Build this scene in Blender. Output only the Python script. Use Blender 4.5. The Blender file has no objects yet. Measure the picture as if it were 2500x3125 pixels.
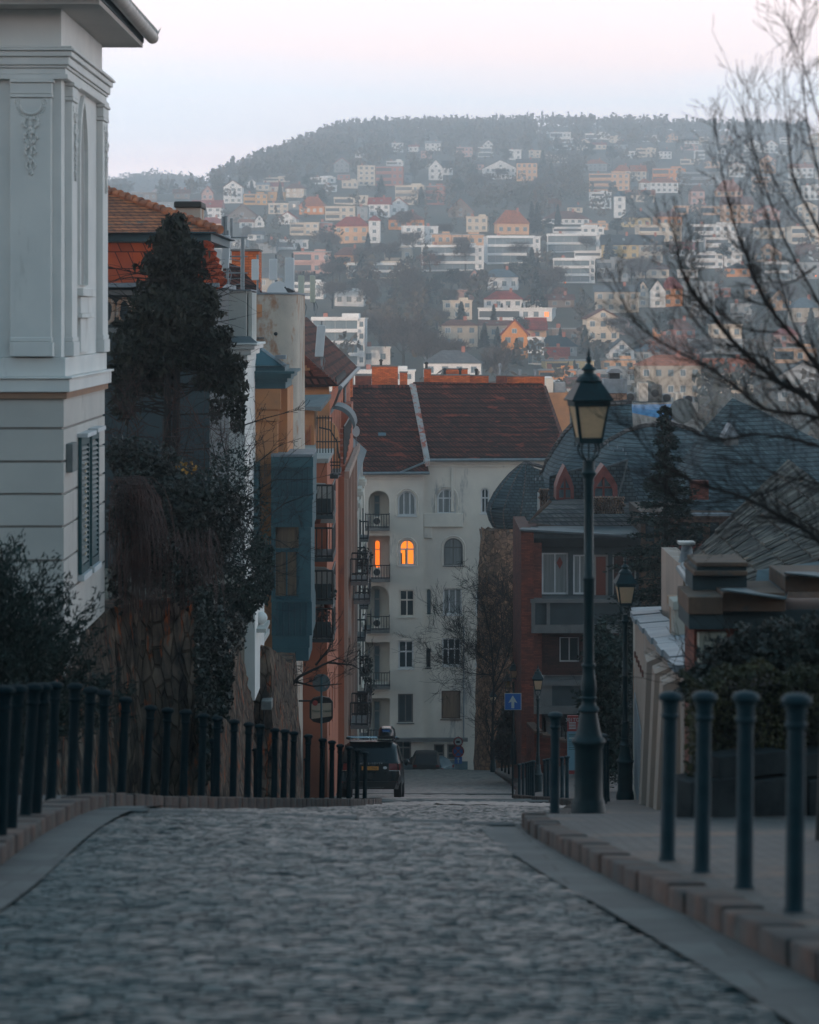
import bpy, math, random
import numpy as np
from mathutils import Vector, Matrix
R = math.radians
random.seed(7); rng = np.random.default_rng(11)
sc = bpy.context.scene
col = sc.collection
# ---------------------------------------------------------------- camera
cam_d = bpy.data.cameras.new('camera'); cam = bpy.data.objects.new('camera', cam_d); col.objects.link(cam)
cam.location = (0, 0, 0); cam.rotation_euler = (R(90), 0, 0)
cam_d.sensor_fit = 'VERTICAL'; cam_d.sensor_height = 36; cam_d.sensor_width = 28.8
cam_d.lens = 8000 / 3125 * 36; cam_d.shift_y = -602.5 / 3125
cam_d.clip_start = 0.5; cam_d.clip_end = 9000
cam_d.dof.use_dof = True; cam_d.dof.focus_distance = 140; cam_d.dof.aperture_fstop = 3.4
sc.camera = cam
# ---------------------------------------------------------------- world, sun, exposure
SUN_EL, SUN_AZ = 4.2, 24     # very low warm sun behind the viewer's left shoulder; an added unseen hill keeps the street in shade
w = bpy.data.worlds.new('World'); sc.world = w; w.use_nodes = True
nt = w.node_tree; N = nt.nodes; L = nt.links; N.clear()
out = N.new('ShaderNodeOutputWorld'); bg = N.new('ShaderNodeBackground'); bg.inputs[1].default_value = 0.1
sky = N.new('ShaderNodeTexSky'); sky.sky_type = 'NISHITA'; sky.sun_disc = False
sky.sun_elevation = R(SUN_EL); sky.sun_rotation = R(180 + SUN_AZ); sky.air_density = 1.5; sky.dust_density = 3
tc = N.new('ShaderNodeTexCoord'); sp = N.new('ShaderNodeSeparateXYZ'); L.new(tc.outputs['Generated'], sp.inputs[0])
no = N.new('ShaderNodeTexNoise'); no.inputs['Scale'].default_value = 3.0; no.inputs['Detail'].default_value = 4
mp = N.new('ShaderNodeMapping'); mp.inputs['Scale'].default_value = (1, 1, 14); L.new(tc.outputs['Generated'], mp.inputs[0]); L.new(mp.outputs[0], no.inputs['Vector'])
ma = N.new('ShaderNodeMath'); ma.operation = 'MULTIPLY_ADD'; ma.inputs[1].default_value = 0.05; L.new(no.outputs[0], ma.inputs[0])
sb = N.new('ShaderNodeMath'); sb.operation = 'SUBTRACT'; sb.inputs[1].default_value = 0.025; L.new(sp.outputs[2], sb.inputs[0]); L.new(sb.outputs[0], ma.inputs[2])
rp = N.new('ShaderNodeValToRGB'); cr = rp.color_ramp
stops = [(0.0, (2.0,1.85,1.85)), (0.036, (2.0,1.75,1.75)), (0.058, (1.26,1.06,1.10)), (0.082, (.98,.99,1.07)), (0.100, (1.14,.92,.90)),
         (0.15, (1.18,.92,.87)), (0.24, (.42,.60,.70)), (0.42, (.155,.275,.36)), (1.0, (.065,.165,.24))]
cr.elements[0].position = stops[0][0]; cr.elements[0].color = (*stops[0][1], 1)
cr.elements[1].position = 1.0; cr.elements[1].color = (*stops[-1][1], 1)
for p, c in stops[1:-1]:
    e = cr.elements.new(p); e.color = (*c, 1)
mz = N.new('ShaderNodeMath'); mz.operation = 'SUBTRACT'; mz.inputs[1].default_value = .13; L.new(ma.outputs[0], mz.inputs[0])
mz2 = N.new('ShaderNodeMath'); mz2.operation = 'MAXIMUM'; mz2.inputs[1].default_value = 0; L.new(mz.outputs[0], mz2.inputs[0])
my = N.new('ShaderNodeMath'); my.operation = 'MAXIMUM'; my.inputs[1].default_value = 0; L.new(sp.outputs[1], my.inputs[0])
mw = N.new('ShaderNodeMath'); mw.operation = 'MULTIPLY'; L.new(mz2.outputs[0], mw.inputs[0]); L.new(my.outputs[0], mw.inputs[1])
mw2 = N.new('ShaderNodeMath'); mw2.operation = 'MULTIPLY_ADD'; mw2.inputs[1].default_value = -.72; L.new(mw.outputs[0], mw2.inputs[0]); L.new(ma.outputs[0], mw2.inputs[2])
L.new(mw2.outputs[0], rp.inputs[0])
sc10 = N.new('ShaderNodeVectorMath'); sc10.operation = 'SCALE'; sc10.inputs['Scale'].default_value = 12.5; L.new(rp.outputs[0], sc10.inputs[0])
mx = N.new('ShaderNodeMixRGB'); mx.inputs[0].default_value = 0.94
L.new(sky.outputs[0], mx.inputs[1]); L.new(sc10.outputs[0], mx.inputs[2]); L.new(mx.outputs[0], bg.inputs[0]); L.new(bg.outputs[0], out.inputs[0])
sun_d = bpy.data.lights.new('sun', 'SUN'); sun_d.energy = 1.8; sun_d.angle = R(3); sun_d.color = (1, .70, .50)
sun = bpy.data.objects.new('sun', sun_d); col.objects.link(sun)
sun.rotation_euler = (R(90 - SUN_EL), 0, R(-SUN_AZ))
vs = sc.view_settings; vs.view_transform = 'Standard'; vs.look = 'None'; vs.exposure = 0.40; vs.gamma = 1; vs.use_curve_mapping = False
sc.render.engine = 'CYCLES'
cy = sc.cycles; cy.max_bounces = 5; cy.diffuse_bounces = 3; cy.glossy_bounces = 2; cy.transmission_bounces = 3; cy.volume_bounces = 1
cy.transparent_max_bounces = 6
try:
    cy.use_denoising = True; cy.denoiser = 'OPENIMAGEDENOISE'
except Exception: pass
# ---------------------------------------------------------------- helpers
F = 5520.0
def at(x, y, d):            # a measured bearing and distance turned into metres
    return Vector(((x - 862.5) * d / F, d, -(y - 662.4) * d / F))
def XW(x, d): return (x - 862.5) * d / F
def ZW(y, d): return -(y - 662.4) * d / F
def interp(t, tab):
    if t <= tab[0][0]: return tab[0][1]
    for (a, b), (c, e) in zip(tab, tab[1:]):
        if t <= c: return b + (e - b) * (t - a) / (c - a)
    return tab[-1][1]
def tag(o, label=None, cat=None, group=None, kind=None):
    if label: o['label'] = label
    if cat: o['category'] = cat
    if group: o['group'] = group
    if kind: o['kind'] = kind
    return o
def thing(name, label, cat, loc=(0, 0, 0), rz=0, group=None, kind=None):
    o = bpy.data.objects.new(name, None); o.empty_display_size = .2; col.objects.link(o)
    o.location = loc; o.rotation_euler = (0, 0, rz)
    return tag(o, label, cat, group, kind)
class MB:
    def __init__(s): s.v = []; s.f = []; s.m = []
    def add(s, vs, fs, m=0):
        b = len(s.v); s.v += [tuple(v) for v in vs]; s.f += [tuple(i + b for i in f) for f in fs]; s.m += [m] * len(fs); return s
    def quad(s, a, b, c, d, m=0): return s.add([a, b, c, d], [(0, 1, 2, 3)], m)
    def box(s, x0, x1, y0, y1, z0, z1, m=0):
        return s.add([(x0,y0,z0),(x1,y0,z0),(x1,y1,z0),(x0,y1,z0),(x0,y0,z1),(x1,y0,z1),(x1,y1,z1),(x0,y1,z1)],
                     [(0,3,2,1),(4,5,6,7),(0,1,5,4),(1,2,6,5),(2,3,7,6),(3,0,4,7)], m)
    def slab(s, p, q, h, t, m=0):       # upright slab from p to q (plan), height h, thickness t
        p = Vector(p); q = Vector(q); d = (q - p); n = Vector((-d.y, d.x, 0)).normalized() * t; u = Vector((0, 0, h))
        return s.hexa([p, q, q + n, p + n, p + u, q + u, q + n + u, p + n + u], m)
    def hexa(s, p, m=0):
        return s.add(p, [(0,3,2,1),(4,5,6,7),(0,1,5,4),(1,2,6,5),(2,3,7,6),(3,0,4,7)], m)
    def prism(s, poly, y0, y1, m=0):    # polygon in xz extruded along y
        n = len(poly); v = [(x, y0, z) for x, z in poly] + [(x, y1, z) for x, z in poly]
        f = [tuple(range(n)), tuple(range(2*n-1, n-1, -1))] + [(i, i+n, (i+1) % n+n, (i+1) % n) for i in range(n)]
        return s.add(v, f, m)
    def prismx(s, poly, x0, x1, m=0):   # polygon in yz extruded along x
        n = len(poly); v = [(x0, y, z) for y, z in poly] + [(x1, y, z) for y, z in poly]
        f = [tuple(range(n)), tuple(range(2*n-1, n-1, -1))] + [(i, (i+1) % n, (i+1) % n+n, i+n) for i in range(n)]
        return s.add(v, f, m)
    def lathe(s, prof, n=16, c=(0, 0, 0), sx=1, sy=1, a0=0, m=0, caps=True):
        v = []; f = []
        for r, z in prof:
            for k in range(n):
                a = a0 + 2 * math.pi * k / n; v.append((c[0] + sx*r*math.cos(a), c[1] + sy*r*math.sin(a), c[2] + z))
        for i in range(len(prof) - 1):
            for k in range(n):
                k2 = (k + 1) % n; f.append((i*n+k, i*n+k2, (i+1)*n+k2, (i+1)*n+k))
        if caps: f.append(tuple(range(n-1, -1, -1))); b = (len(prof)-1)*n; f.append(tuple(range(b, b+n)))
        return s.add(v, f, m)
    def tube(s, pts, rad, n=6, m=0):
        pts = [Vector(p) for p in pts]; v = []; f = []
        if not hasattr(rad, '__len__'): rad = [rad] * len(pts)
        for i, p in enumerate(pts):
            d = (pts[min(i+1, len(pts)-1)] - pts[max(i-1, 0)])
            if d.length < 1e-9: d = Vector((0, 0, 1))
            d.normalize(); up = Vector((0, 0, 1)) if abs(d.z) < .9 else Vector((1, 0, 0))
            a = d.cross(up).normalized(); b = d.cross(a)
            for k in range(n):
                t = 2*math.pi*k/n; v.append(p + (a*math.cos(t) + b*math.sin(t)) * rad[i])
        for i in range(len(pts)-1):
            for k in range(n):
                k2 = (k+1) % n; f.append((i*n+k, i*n+k2, (i+1)*n+k2, (i+1)*n+k))
        f.append(tuple(range(n))); f.append(tuple(range((len(pts)-1)*n+n-1, (len(pts)-1)*n-1, -1)))
        return s.add(v, f, m)
    def sphere(s, c, r, n=10, k=6, sz=1, m=0):
        return s.lathe([(max(1e-3, r*math.sin(math.pi*i/k)), -r*sz*math.cos(math.pi*i/k)) for i in range(k+1)], n, c, m=m)
    def holes(s, x0, x1, z0, z1, hs, y=0, dep=.25, m=0, mr=None):   # wall at plane y facing -y with recessed openings
        mr = m if mr is None else mr
        X = sorted({x0, x1, *[h[0] for h in hs], *[h[1] for h in hs]}); Z = sorted({z0, z1, *[h[2] for h in hs], *[h[3] for h in hs]})
        X = [x for x in X if x0 <= x <= x1]; Z = [z for z in Z if z0 <= z <= z1]
        for a, b in zip(X, X[1:]):
            for c, d in zip(Z, Z[1:]):
                mxx, mz = (a+b)/2, (c+d)/2
                if any(h[0] < mxx < h[1] and h[2] < mz < h[3] for h in hs): continue
                s.quad((a,y,c), (b,y,c), (b,y,d), (a,y,d), m)
        for h in hs:
            a, b, c, d = h[:4]; ar = len(h) > 4 and h[4]; dd = h[5] if len(h) > 5 else dep
            zs = d - ((b-a)/2 if ar else 0)
            s.quad((a,y,c), (a,y+dd,c), (b,y+dd,c), (b,y,c), mr)
            s.quad((a,y,c), (a,y,zs), (a,y+dd,zs), (a,y+dd,c), mr); s.quad((b,y,c), (b,y+dd,c), (b,y+dd,zs), (b,y,zs), mr)
            if ar:
                r = (b-a)/2; cx = (a+b)/2; K = 10
                P = [(cx - r*math.cos(math.pi*i/K), zs + r*math.sin(math.pi*i/K)) for i in range(K+1)]
                for (p, q) in zip(P, P[1:]):
                    s.quad((p[0],y,p[1]), (p[0],y+dd,p[1]), (q[0],y+dd,q[1]), (q[0],y,q[1]), mr)
                    s.quad((p[0],y,p[1]), (q[0],y,q[1]), (q[0],y,d), (p[0],y,d), m)
            else: s.quad((a,y,d), (b,y,d), (b,y+dd,d), (a,y+dd,d), mr)
        return s
    def build(s, name, mats, parent=None, smooth=False, bevel=0, label=None, cat=None, group=None, kind=None):
        me = bpy.data.meshes.new(name); me.from_pydata(s.v, [], s.f)
        if not isinstance(mats, (list, tuple)): mats = [mats]
        for mt in mats: me.materials.append(mt)
        if len(mats) > 1: me.polygons.foreach_set('material_index', s.m)
        if smooth: me.polygons.foreach_set('use_smooth', [True]*len(s.f))
        me.update(); o = bpy.data.objects.new(name, me); col.objects.link(o)
        if parent: o.parent = parent
        if bevel:
            b = o.modifiers.new('bevel', 'BEVEL'); b.width = bevel; b.segments = 2; b.limit_method = 'ANGLE'
        if smooth and hasattr(me, 'set_sharp_from_angle'): me.set_sharp_from_angle(angle=R(38))
        return tag(o, label, cat, group, kind)
def npmesh(name, V, Fq, mats, parent=None, **k):     # numpy quads
    V = np.asarray(V, np.float32); Fq = np.asarray(Fq, np.int32); n = Fq.shape[1]
    me = bpy.data.meshes.new(name); me.vertices.add(len(V)); me.vertices.foreach_set('co', V.ravel())
    me.loops.add(Fq.size); me.loops.foreach_set('vertex_index', Fq.ravel())
    me.polygons.add(len(Fq)); me.polygons.foreach_set('loop_start', np.arange(0, Fq.size, n, dtype=np.int32))
    me.update(calc_edges=True)
    if not isinstance(mats, (list, tuple)): mats = [mats]
    for mt in mats: me.materials.append(mt)
    o = bpy.data.objects.new(name, me); col.objects.link(o)
    if parent: o.parent = parent
    return tag(o, **k)
def kids(o): return [c for c in bpy.data.objects if c.parent == o]
TREE = {}
def copy_tree(o, parent=None, ch=None):
    c = o.copy(); col.objects.link(c); c.parent = parent
    for k in TREE.setdefault(o.name, list(o.children)): copy_tree(k, c)
    return c
def leaves(P, size, rg=rng, aspect=1.0, D=None, spread=.6):
    """quads centred on P; D gives each its long direction"""
    P = np.asarray(P); n = len(P); s = (rg.uniform(.6, 1.3, n) * size)[:, None]
    if D is None: D = rg.normal(size=(n, 3))
    else: D = np.asarray(D) + rg.normal(size=(n, 3)) * spread
    D = D / (np.linalg.norm(D, axis=1, keepdims=True) + 1e-9)
    B = np.cross(D, rg.normal(size=(n, 3))); B /= (np.linalg.norm(B, axis=1, keepdims=True) + 1e-9)
    a = D * s * aspect; b = B * s
    V = np.stack([P - a*.5 - b*.35, P - a*.2 + b*.5, P + a*.6 + b*.1, P + a*.15 - b*.5], 1).reshape(-1, 3)
    return V, np.arange(4*n).reshape(n, 4)
def blob_points(n, c, r, rg=rng, shell=.5, lump=.25, seed=0):
    d = rg.normal(size=(n, 3)); d /= np.linalg.norm(d, axis=1, keepdims=True)
    ph = np.array([seed*1.3, seed*2.1, seed*.7])
    l = 1 + lump*(np.sin(d[:,0]*5+ph[0]) * np.sin(d[:,1]*4+ph[1]) + .6*np.sin(d[:,2]*7+ph[2]+d[:,0]*6))
    rad = (shell + (1-shell)*rg.random(n)**.5) * l
    return np.asarray(c) + d * rad[:, None] * np.asarray(r)
def text_mesh(name, s, size, mat, parent, loc, rot=(R(90), 0, 0), ext=.004, align='CENTER', spacing=1.0):
    c = bpy.data.curves.new(name, 'FONT'); c.body = s; c.size = size; c.extrude = ext; c.align_x = align; c.space_character = spacing
    t = bpy.data.objects.new('tmp', c); col.objects.link(t); dg = bpy.context.evaluated_depsgraph_get(); dg.update()
    me = bpy.data.meshes.new_from_object(t.evaluated_get(dg)); bpy.data.objects.remove(t); me.name = name
    me.materials.clear(); me.materials.append(mat)
    o = bpy.data.objects.new(name, me); col.objects.link(o); o.parent = parent; o.location = loc; o.rotation_euler = rot
    return o
# ---------------------------------------------------------------- materials
def mat(name, c1, c2=None, scale=1.0, rough=.8, bump=.0, pat=None, pc=None, ps=(1, 1), mort=.02, metal=0, bs=None, island=0, stain=None, vec='Object', stretch=(1,1,1), spec=.5, horiz='xy', pscale=1, trans=0):
    m = bpy.data.materials.new(name); m.use_nodes = True; t = m.node_tree; N = t.nodes; L = t.links
    b = N['Principled BSDF']; b.inputs['Roughness'].default_value = rough; b.inputs['Metallic'].default_value = metal
    b.inputs['Specular IOR Level'].default_value = spec
    c2 = c2 or tuple(x*.8 for x in c1)
    tc = N.new('ShaderNodeTexCoord'); V = tc.outputs[vec]
    mp = N.new('ShaderNodeMapping'); mp.inputs['Scale'].default_value = stretch; L.new(V, mp.inputs[0])
    no = N.new('ShaderNodeTexNoise'); no.inputs['Scale'].default_value = scale; no.inputs['Detail'].default_value = 5; no.inputs['Roughness'].default_value = .6
    L.new(mp.outputs[0], no.inputs['Vector'])
    rp = N.new('ShaderNodeValToRGB'); rp.color_ramp.elements[0].position = .35; rp.color_ramp.elements[1].position = .65
    rp.color_ramp.elements[0].color = (*c2, 1); rp.color_ramp.elements[1].color = (*c1, 1); L.new(no.outputs[0], rp.inputs[0])
    colr = rp.outputs[0]; hgt = no.outputs[0]
    if pat == 'brick':
        se = N.new('ShaderNodeSeparateXYZ'); L.new(V, se.inputs[0])
        cb = N.new('ShaderNodeCombineXYZ')
        if horiz == 'xy':
            ad = N.new('ShaderNodeMath'); ad.operation = 'ADD'; L.new(se.outputs[0], ad.inputs[0]); L.new(se.outputs[1], ad.inputs[1]); L.new(ad.outputs[0], cb.inputs[0])
            L.new(se.outputs[2], cb.inputs[1])
        elif horiz == 'flat': L.new(se.outputs[0], cb.inputs[0]); L.new(se.outputs[1], cb.inputs[1])
        else: L.new(se.outputs[{'x':0,'y':1,'z':2}[horiz[0]]], cb.inputs[0]); L.new(se.outputs[{'x':0,'y':1,'z':2}[horiz[1]]], cb.inputs[1])
        br = N.new('ShaderNodeTexBrick'); br.inputs['Scale'].default_value = 1; br.inputs['Brick Width'].default_value = ps[0]; br.inputs['Row Height'].default_value = ps[1]
        br.inputs['Mortar Size'].default_value = mort; br.inputs['Mortar Smooth'].default_value = .3; br.inputs['Color1'].default_value = (1,1,1,1)
        br.inputs['Color2'].default_value = (.52,.52,.55,1); br.inputs['Mortar'].default_value = (*(pc or (.25,.25,.25)), 1)
        L.new(cb.outputs[0], br.inputs['Vector'])
        mu = N.new('ShaderNodeMixRGB'); mu.blend_type = 'MULTIPLY'; mu.inputs[0].default_value = 1; L.new(colr, mu.inputs[1]); L.new(br.outputs[0], mu.inputs[2]); colr = mu.outputs[0]
        mm = N.new('ShaderNodeMath'); mm.operation = 'MULTIPLY_ADD'; mm.inputs[1].default_value = -1.5; L.new(br.outputs['Fac'], mm.inputs[0]); L.new(no.outputs[0], mm.inputs[2]); hgt = mm.outputs[0]
    if pat in ('rubble', 'scale'):
        vo = N.new('ShaderNodeTexVoronoi'); vo.feature = 'DISTANCE_TO_EDGE'; vo.inputs['Scale'].default_value = pscale
        vc = N.new('ShaderNodeTexVoronoi'); vc.inputs['Scale'].default_value = pscale
        L.new(mp.outputs[0], vo.inputs['Vector']); L.new(mp.outputs[0], vc.inputs['Vector'])
        r2 = N.new('ShaderNodeValToRGB'); r2.color_ramp.elements[0].position = mort; r2.color_ramp.elements[1].position = mort*2.2
        r2.color_ramp.elements[0].color = (*(pc or (.1,.1,.1)), 1); r2.color_ramp.elements[1].color = (1,1,1,1); L.new(vo.outputs[0], r2.inputs[0])
        hs = N.new('ShaderNodeSeparateColor'); L.new(vc.outputs['Color'], hs.inputs[0])
        r3 = N.new('ShaderNodeValToRGB'); r3.color_ramp.elements[0].color = (.45,.42,.42,1); r3.color_ramp.elements[1].color = (1.1,1.0,.95,1); L.new(hs.outputs[0], r3.inputs[0])
        for o in (r3.outputs[0], r2.outputs[0]):
            mu = N.new('ShaderNodeMixRGB'); mu.blend_type = 'MULTIPLY'; mu.inputs[0].default_value = 1; L.new(colr, mu.inputs[1]); L.new(o, mu.inputs[2]); colr = mu.outputs[0]
        hgt = r2.outputs[0]
    if stain:   # (colour, scale, threshold)
        n2 = N.new('ShaderNodeTexNoise'); n2.inputs['Scale'].default_value = stain[1]; n2.inputs['Detail'].default_value = 6; n2.inputs['Roughness'].default_value = .7
        mp2 = N.new('ShaderNodeMapping'); mp2.inputs['Scale'].default_value = stain[3] if len(stain) > 3 else (1,1,1); L.new(V, mp2.inputs[0]); L.new(mp2.outputs[0], n2.inputs['Vector'])
        r4 = N.new('ShaderNodeValToRGB'); r4.color_ramp.elements[0].position = stain[2]; r4.color_ramp.elements[1].position = min(1, stain[2]+.08); L.new(n2.outputs[0], r4.inputs[0])
        mi = N.new('ShaderNodeMixRGB'); L.new(r4.outputs[0], mi.inputs[0]); L.new(colr, mi.inputs[1]); mi.inputs[2].default_value = (*stain[0], 1); colr = mi.outputs[0]
    if island:
        ge = N.new('ShaderNodeNewGeometry'); r5 = N.new('ShaderNodeMapRange'); r5.inputs[3].default_value = 1-island; r5.inputs[4].default_value = 1+island
        L.new(ge.outputs['Random Per Island'], r5.inputs[0])
        mu = N.new('ShaderNodeVectorMath'); mu.operation = 'SCALE'; L.new(colr, mu.inputs[0]); L.new(r5.outputs[0], mu.inputs['Scale']); colr = mu.outputs[0]
    L.new(colr, b.inputs['Base Color'])
    if bump:
        bp = N.new('ShaderNodeBump'); bp.inputs['Strength'].default_value = bump; bp.inputs['Distance'].default_value = bs or .02
        L.new(hgt, bp.inputs['Height']); L.new(bp.outputs[0], b.inputs['Normal'])
    return m
def emit(name, c, s):
    m = bpy.data.materials.new(name); m.use_nodes = True; b = m.node_tree.nodes['Principled BSDF']
    b.inputs['Base Color'].default_value = (*[x*.5 for x in c], 1); b.inputs['Emission Color'].default_value = (*c, 1); b.inputs['Emission Strength'].default_value = s
    return m
M = {}
M['villa'] = mat('villa_plaster', (.74,.72,.69), (.66,.65,.63), 1.2, .85, .12, stain=((.55,.53,.50), 1.3, .60, (1,1,.22)))
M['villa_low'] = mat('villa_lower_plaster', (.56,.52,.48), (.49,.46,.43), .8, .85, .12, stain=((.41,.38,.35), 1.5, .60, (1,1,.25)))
M['ochre_line'] = mat('ledge_shadow_ochre', (.36,.20,.12), (.28,.17,.12), 3)  # orange-brown, with the shadow under the ledge put into the colour
M['groove'] = mat('groove_plaster', (.30,.27,.25), rough=.9)
M['dark_metal'] = mat('dark_green_metal', (.010,.034,.040), (.007,.024,.029), 6, .45, .05, metal=0, spec=.25)
M['bollard'] = mat('black_painted_iron', (.006,.019,.024), (.004,.013,.017), 9, .65, .05, spec=.05)
M['bollard_g'] = mat('grey_painted_iron', (.015,.040,.050), (.010,.028,.036), 9, .55, .06, spec=.15)
M['zinc'] = mat('zinc_sheet', (.24,.275,.30), (.16,.185,.21), 2, .6, .05, metal=.15)
M['gutter'] = mat('pale_gutter_metal', (.55,.50,.46), (.42,.38,.35), 5, .5)
M['shutter'] = mat('green_shutter_paint', (.010,.075,.085), (.008,.055,.065), 4, .5)
M['shutter_lit'] = mat('lit_slat_tan', (.60,.48,.32), rough=.6)  # pale tan painted in for the lit slats of the shutter
M['white_paint'] = mat('white_paint', (.62,.64,.65), (.52,.54,.56), 3, .6)
M['plaque'] = mat('grey_box', (.20,.21,.20), (.14,.15,.15), 6)
M['rockwall'] = mat('old_rubble_wall', (.24,.19,.15), (.030,.031,.032), 3.2, .95, 1.0, pat='rubble', pc=(.55,.53,.50), pscale=5.5, mort=.035, stretch=(1,1,.42), spec=.1, stain=((.30,.075,.025), 2.4, .565, (1.6,1.6,.4)), bs=.10)
M['rubble'] = mat('golden_rubble_stone', (.46,.27,.17), (.22,.13,.09), 4.5, .9, .9, pat='rubble', pc=(.42,.38,.36), pscale=3.1, mort=.03, bs=.08, stain=((.22,.20,.18), 1.2, .60))
M['brick'] = mat('red_brick', (.27,.065,.035), (.14,.040,.027), 1.6, .85, .5, pat='brick', pc=(.45,.45,.42), ps=(.25,.075), mort=.008)
M['brick_shade'] = mat('shaded_red_brick', (.11,.035,.025), (.06,.022,.018), 1.6, .85, .5, pat='brick', pc=(.4,.4,.38), ps=(.25,.075), mort=.008)  # copy of the red brick, darkened for the shade under the balconies
M['brick_or'] = mat('orange_brick', (.74,.19,.045), (.58,.13,.038), 1.3, .85, .4, pat='brick', pc=(.45,.4,.38), ps=(.3,.09), mort=.012, stain=((.25,.10,.06), 1.2, .62))
M['plaster_w'] = mat('grey_white_plaster', (.68,.63,.55), (.55,.51,.46), .35, .9, .1, stain=((.27,.27,.27), .6, .60, (1,1,.25)))
M['plaster_g'] = mat('grey_plaster', (.36,.35,.33), (.27,.27,.26), .5, .9, .1, stain=((.20,.19,.19), .8, .6, (1,1,.3)))
M['plaster_peel'] = mat('peeling_plaster', (.50,.44,.37), (.38,.34,.30), 1.0, .95, .5, stain=((.34,.19,.12), 1.1, .52, (1,1,.5)), bs=.04)
M['plaster_pale'] = mat('pale_patched_plaster', (.46,.46,.43), (.36,.37,.36), .7, .9, .2, stain=((.50,.45,.38), .6, .60))
M['plaster_r'] = mat('salmon_streaked_plaster', (.42,.30,.24), (.33,.25,.21), 1.6, .9, .25, stretch=(1,1,.12), stain=((.50,.47,.44), 2.2, .60, (1,1,.12)), bs=.03)
M['ochre'] = mat('ochre_plaster', (.56,.25,.11), (.43,.20,.10), 1, .85, .1, stain=((.34,.20,.12), 1.4, .62))
M['terra'] = mat('terracotta_plaster', (.46,.15,.080), (.36,.12,.070), .8, .88, .15, stain=((.20,.09,.07), .9, .6, (1,1,.3)))
M['teal_sheet'] = mat('teal_standing_seam', (.036,.110,.132), (.026,.080,.100), 1.2, .5, .05)
M['teal_dark'] = mat('dark_teal_trim', (.025,.08,.10), (.02,.06,.08), 2, .5)
M['tile_or'] = mat('orange_roof_tile', (.74,.21,.065), (.42,.12,.045), 2.2, .8, .6, pat='brick', pc=(.10,.05,.04), ps=(.22,.085), mort=.012, stain=((.14,.11,.09), 2.6, .58))
M['tile_man'] = mat('mansard_orange_tile', (.62,.10,.022), (.48,.07,.02), 1.5, .75, .5, pat='brick', pc=(.10,.03,.02), ps=(.32,.42), mort=.014, stain=((.16,.04,.02), 3.0, .66))
M['tile_br'] = mat('brown_roof_tile', (.19,.052,.032), (.085,.036,.029), .9, .9, .7, spec=.15, pat='brick', pc=(.15,.14,.14), ps=(.26,.30), mort=.05, stain=((.24,.052,.030), 1.5, .56, (.5,1,1.5)), bs=.06)
M['ridge'] = mat('ridge_tile', (.50,.17,.07), (.20,.08,.05), 3, .8, .2)
M['rust'] = mat('rusty_flashing', (.38,.36,.34), (.30,.28,.27), 2, .8, .1, stain=((.36,.07,.03), 1.4, .50))
M['slate'] = mat('blue_slate', (.105,.155,.168), (.060,.097,.110), .8, .8, .9, spec=.15, pat='brick', pc=(.25,.28,.3), ps=(.30,.18), mort=.03, bs=.05)
M['slate_l'] = mat('weathered_slate_edge', (.24,.20,.175), (.13,.12,.12), 1.4, .8, .9, spec=.15, pat='brick', pc=(.3,.3,.3), ps=(.30,.17), mort=.03, bs=.05)
M['lead'] = mat('grey_lead', (.11,.135,.145), (.075,.095,.105), 1.5, .7, .1)
M['red_wood'] = mat('red_painted_wood', (.21,.030,.018), (.15,.022,.015), 5, .6)
M['concrete'] = mat('grey_concrete', (.17,.17,.165), (.12,.125,.125), 1, .9, .2, stain=((.08,.085,.085), 1, .58, (1,1,.3)))
M['brown_conc'] = mat('brown_concrete_coping', (.15,.085,.055), (.085,.055,.042), 3.5, .9, .5, stain=((.07,.062,.055), 2.5, .56))
M['base_stone'] = mat('dark_base_stone', (.036,.042,.044), (.016,.020,.022), 3, .9, .4, spec=.1)
M['dark_clad'] = mat('dark_cladding', (.028,.050,.058), (.02,.037,.043), 2, .6)
M['black'] = mat('near_black', (.006,.010,.012), rough=.6)
M['glass'] = mat('dark_window_glass', (.018,.035,.042), (.014,.028,.034), 2, .12)
M['glass_curt'] = mat('net_curtained_glass', (.24,.26,.26), (.15,.17,.175), 9, .35, stretch=(1,1,.06))
M['glass_blue'] = mat('blue_grey_glass', (.12,.18,.21), (.08,.13,.155), 1, .15)
M['curtain'] = mat('brown_curtain', (.22,.15,.10), (.13,.09,.065), 14, .9, stretch=(1,1,.04))
M['curt_red'] = mat('red_curtain', (.08,.030,.022), (.045,.018,.014), 14, .9, stretch=(1,1,.04))
M['planks'] = mat('weathered_shingle_board', (.15,.125,.105), (.060,.055,.052), 2.0, .95, .9, spec=.1, island=.55, stain=((.24,.12,.065), 1.6, .62))
M['kerb'] = mat('worn_kerb_stone', (.095,.048,.034), (.036,.036,.036), 4.5, .85, .9, island=.10, bs=.04, stain=((.085,.088,.082), 2.2, .60))
M['flag'] = mat('pale_gutter_slab', (.095,.105,.100), (.060,.070,.070), 9, .75, .2, pat='brick', pc=(.4,.4,.4), ps=(.9,.55), mort=.012, horiz='flat', bs=.01)
M['road'] = mat('cobbled_road_bed', (.050,.055,.058), (.035,.040,.043), 6, .9, .4)
M['cobble'] = mat('worn_basalt_sett', (.029,.050,.050), (.013,.028,.030), 14, .36, .15, island=.50, stain=((.060,.048,.038), 1.2, .64), bs=.008)
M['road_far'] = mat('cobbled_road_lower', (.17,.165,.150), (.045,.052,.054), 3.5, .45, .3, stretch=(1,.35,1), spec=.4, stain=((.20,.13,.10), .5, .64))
M['walk'] = mat('stone_sett_pavement', (.095,.086,.078), (.058,.060,.060), .9, .7, .8, pat='brick', pc=(.35,.35,.35), ps=(.20,.13), mort=.02, horiz='flat', stain=((.13,.070,.045), .9, .55), bs=.03)
M['ground'] = mat('winter_ground', (.12,.085,.055), (.065,.062,.046), .02, 1.0)
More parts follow.
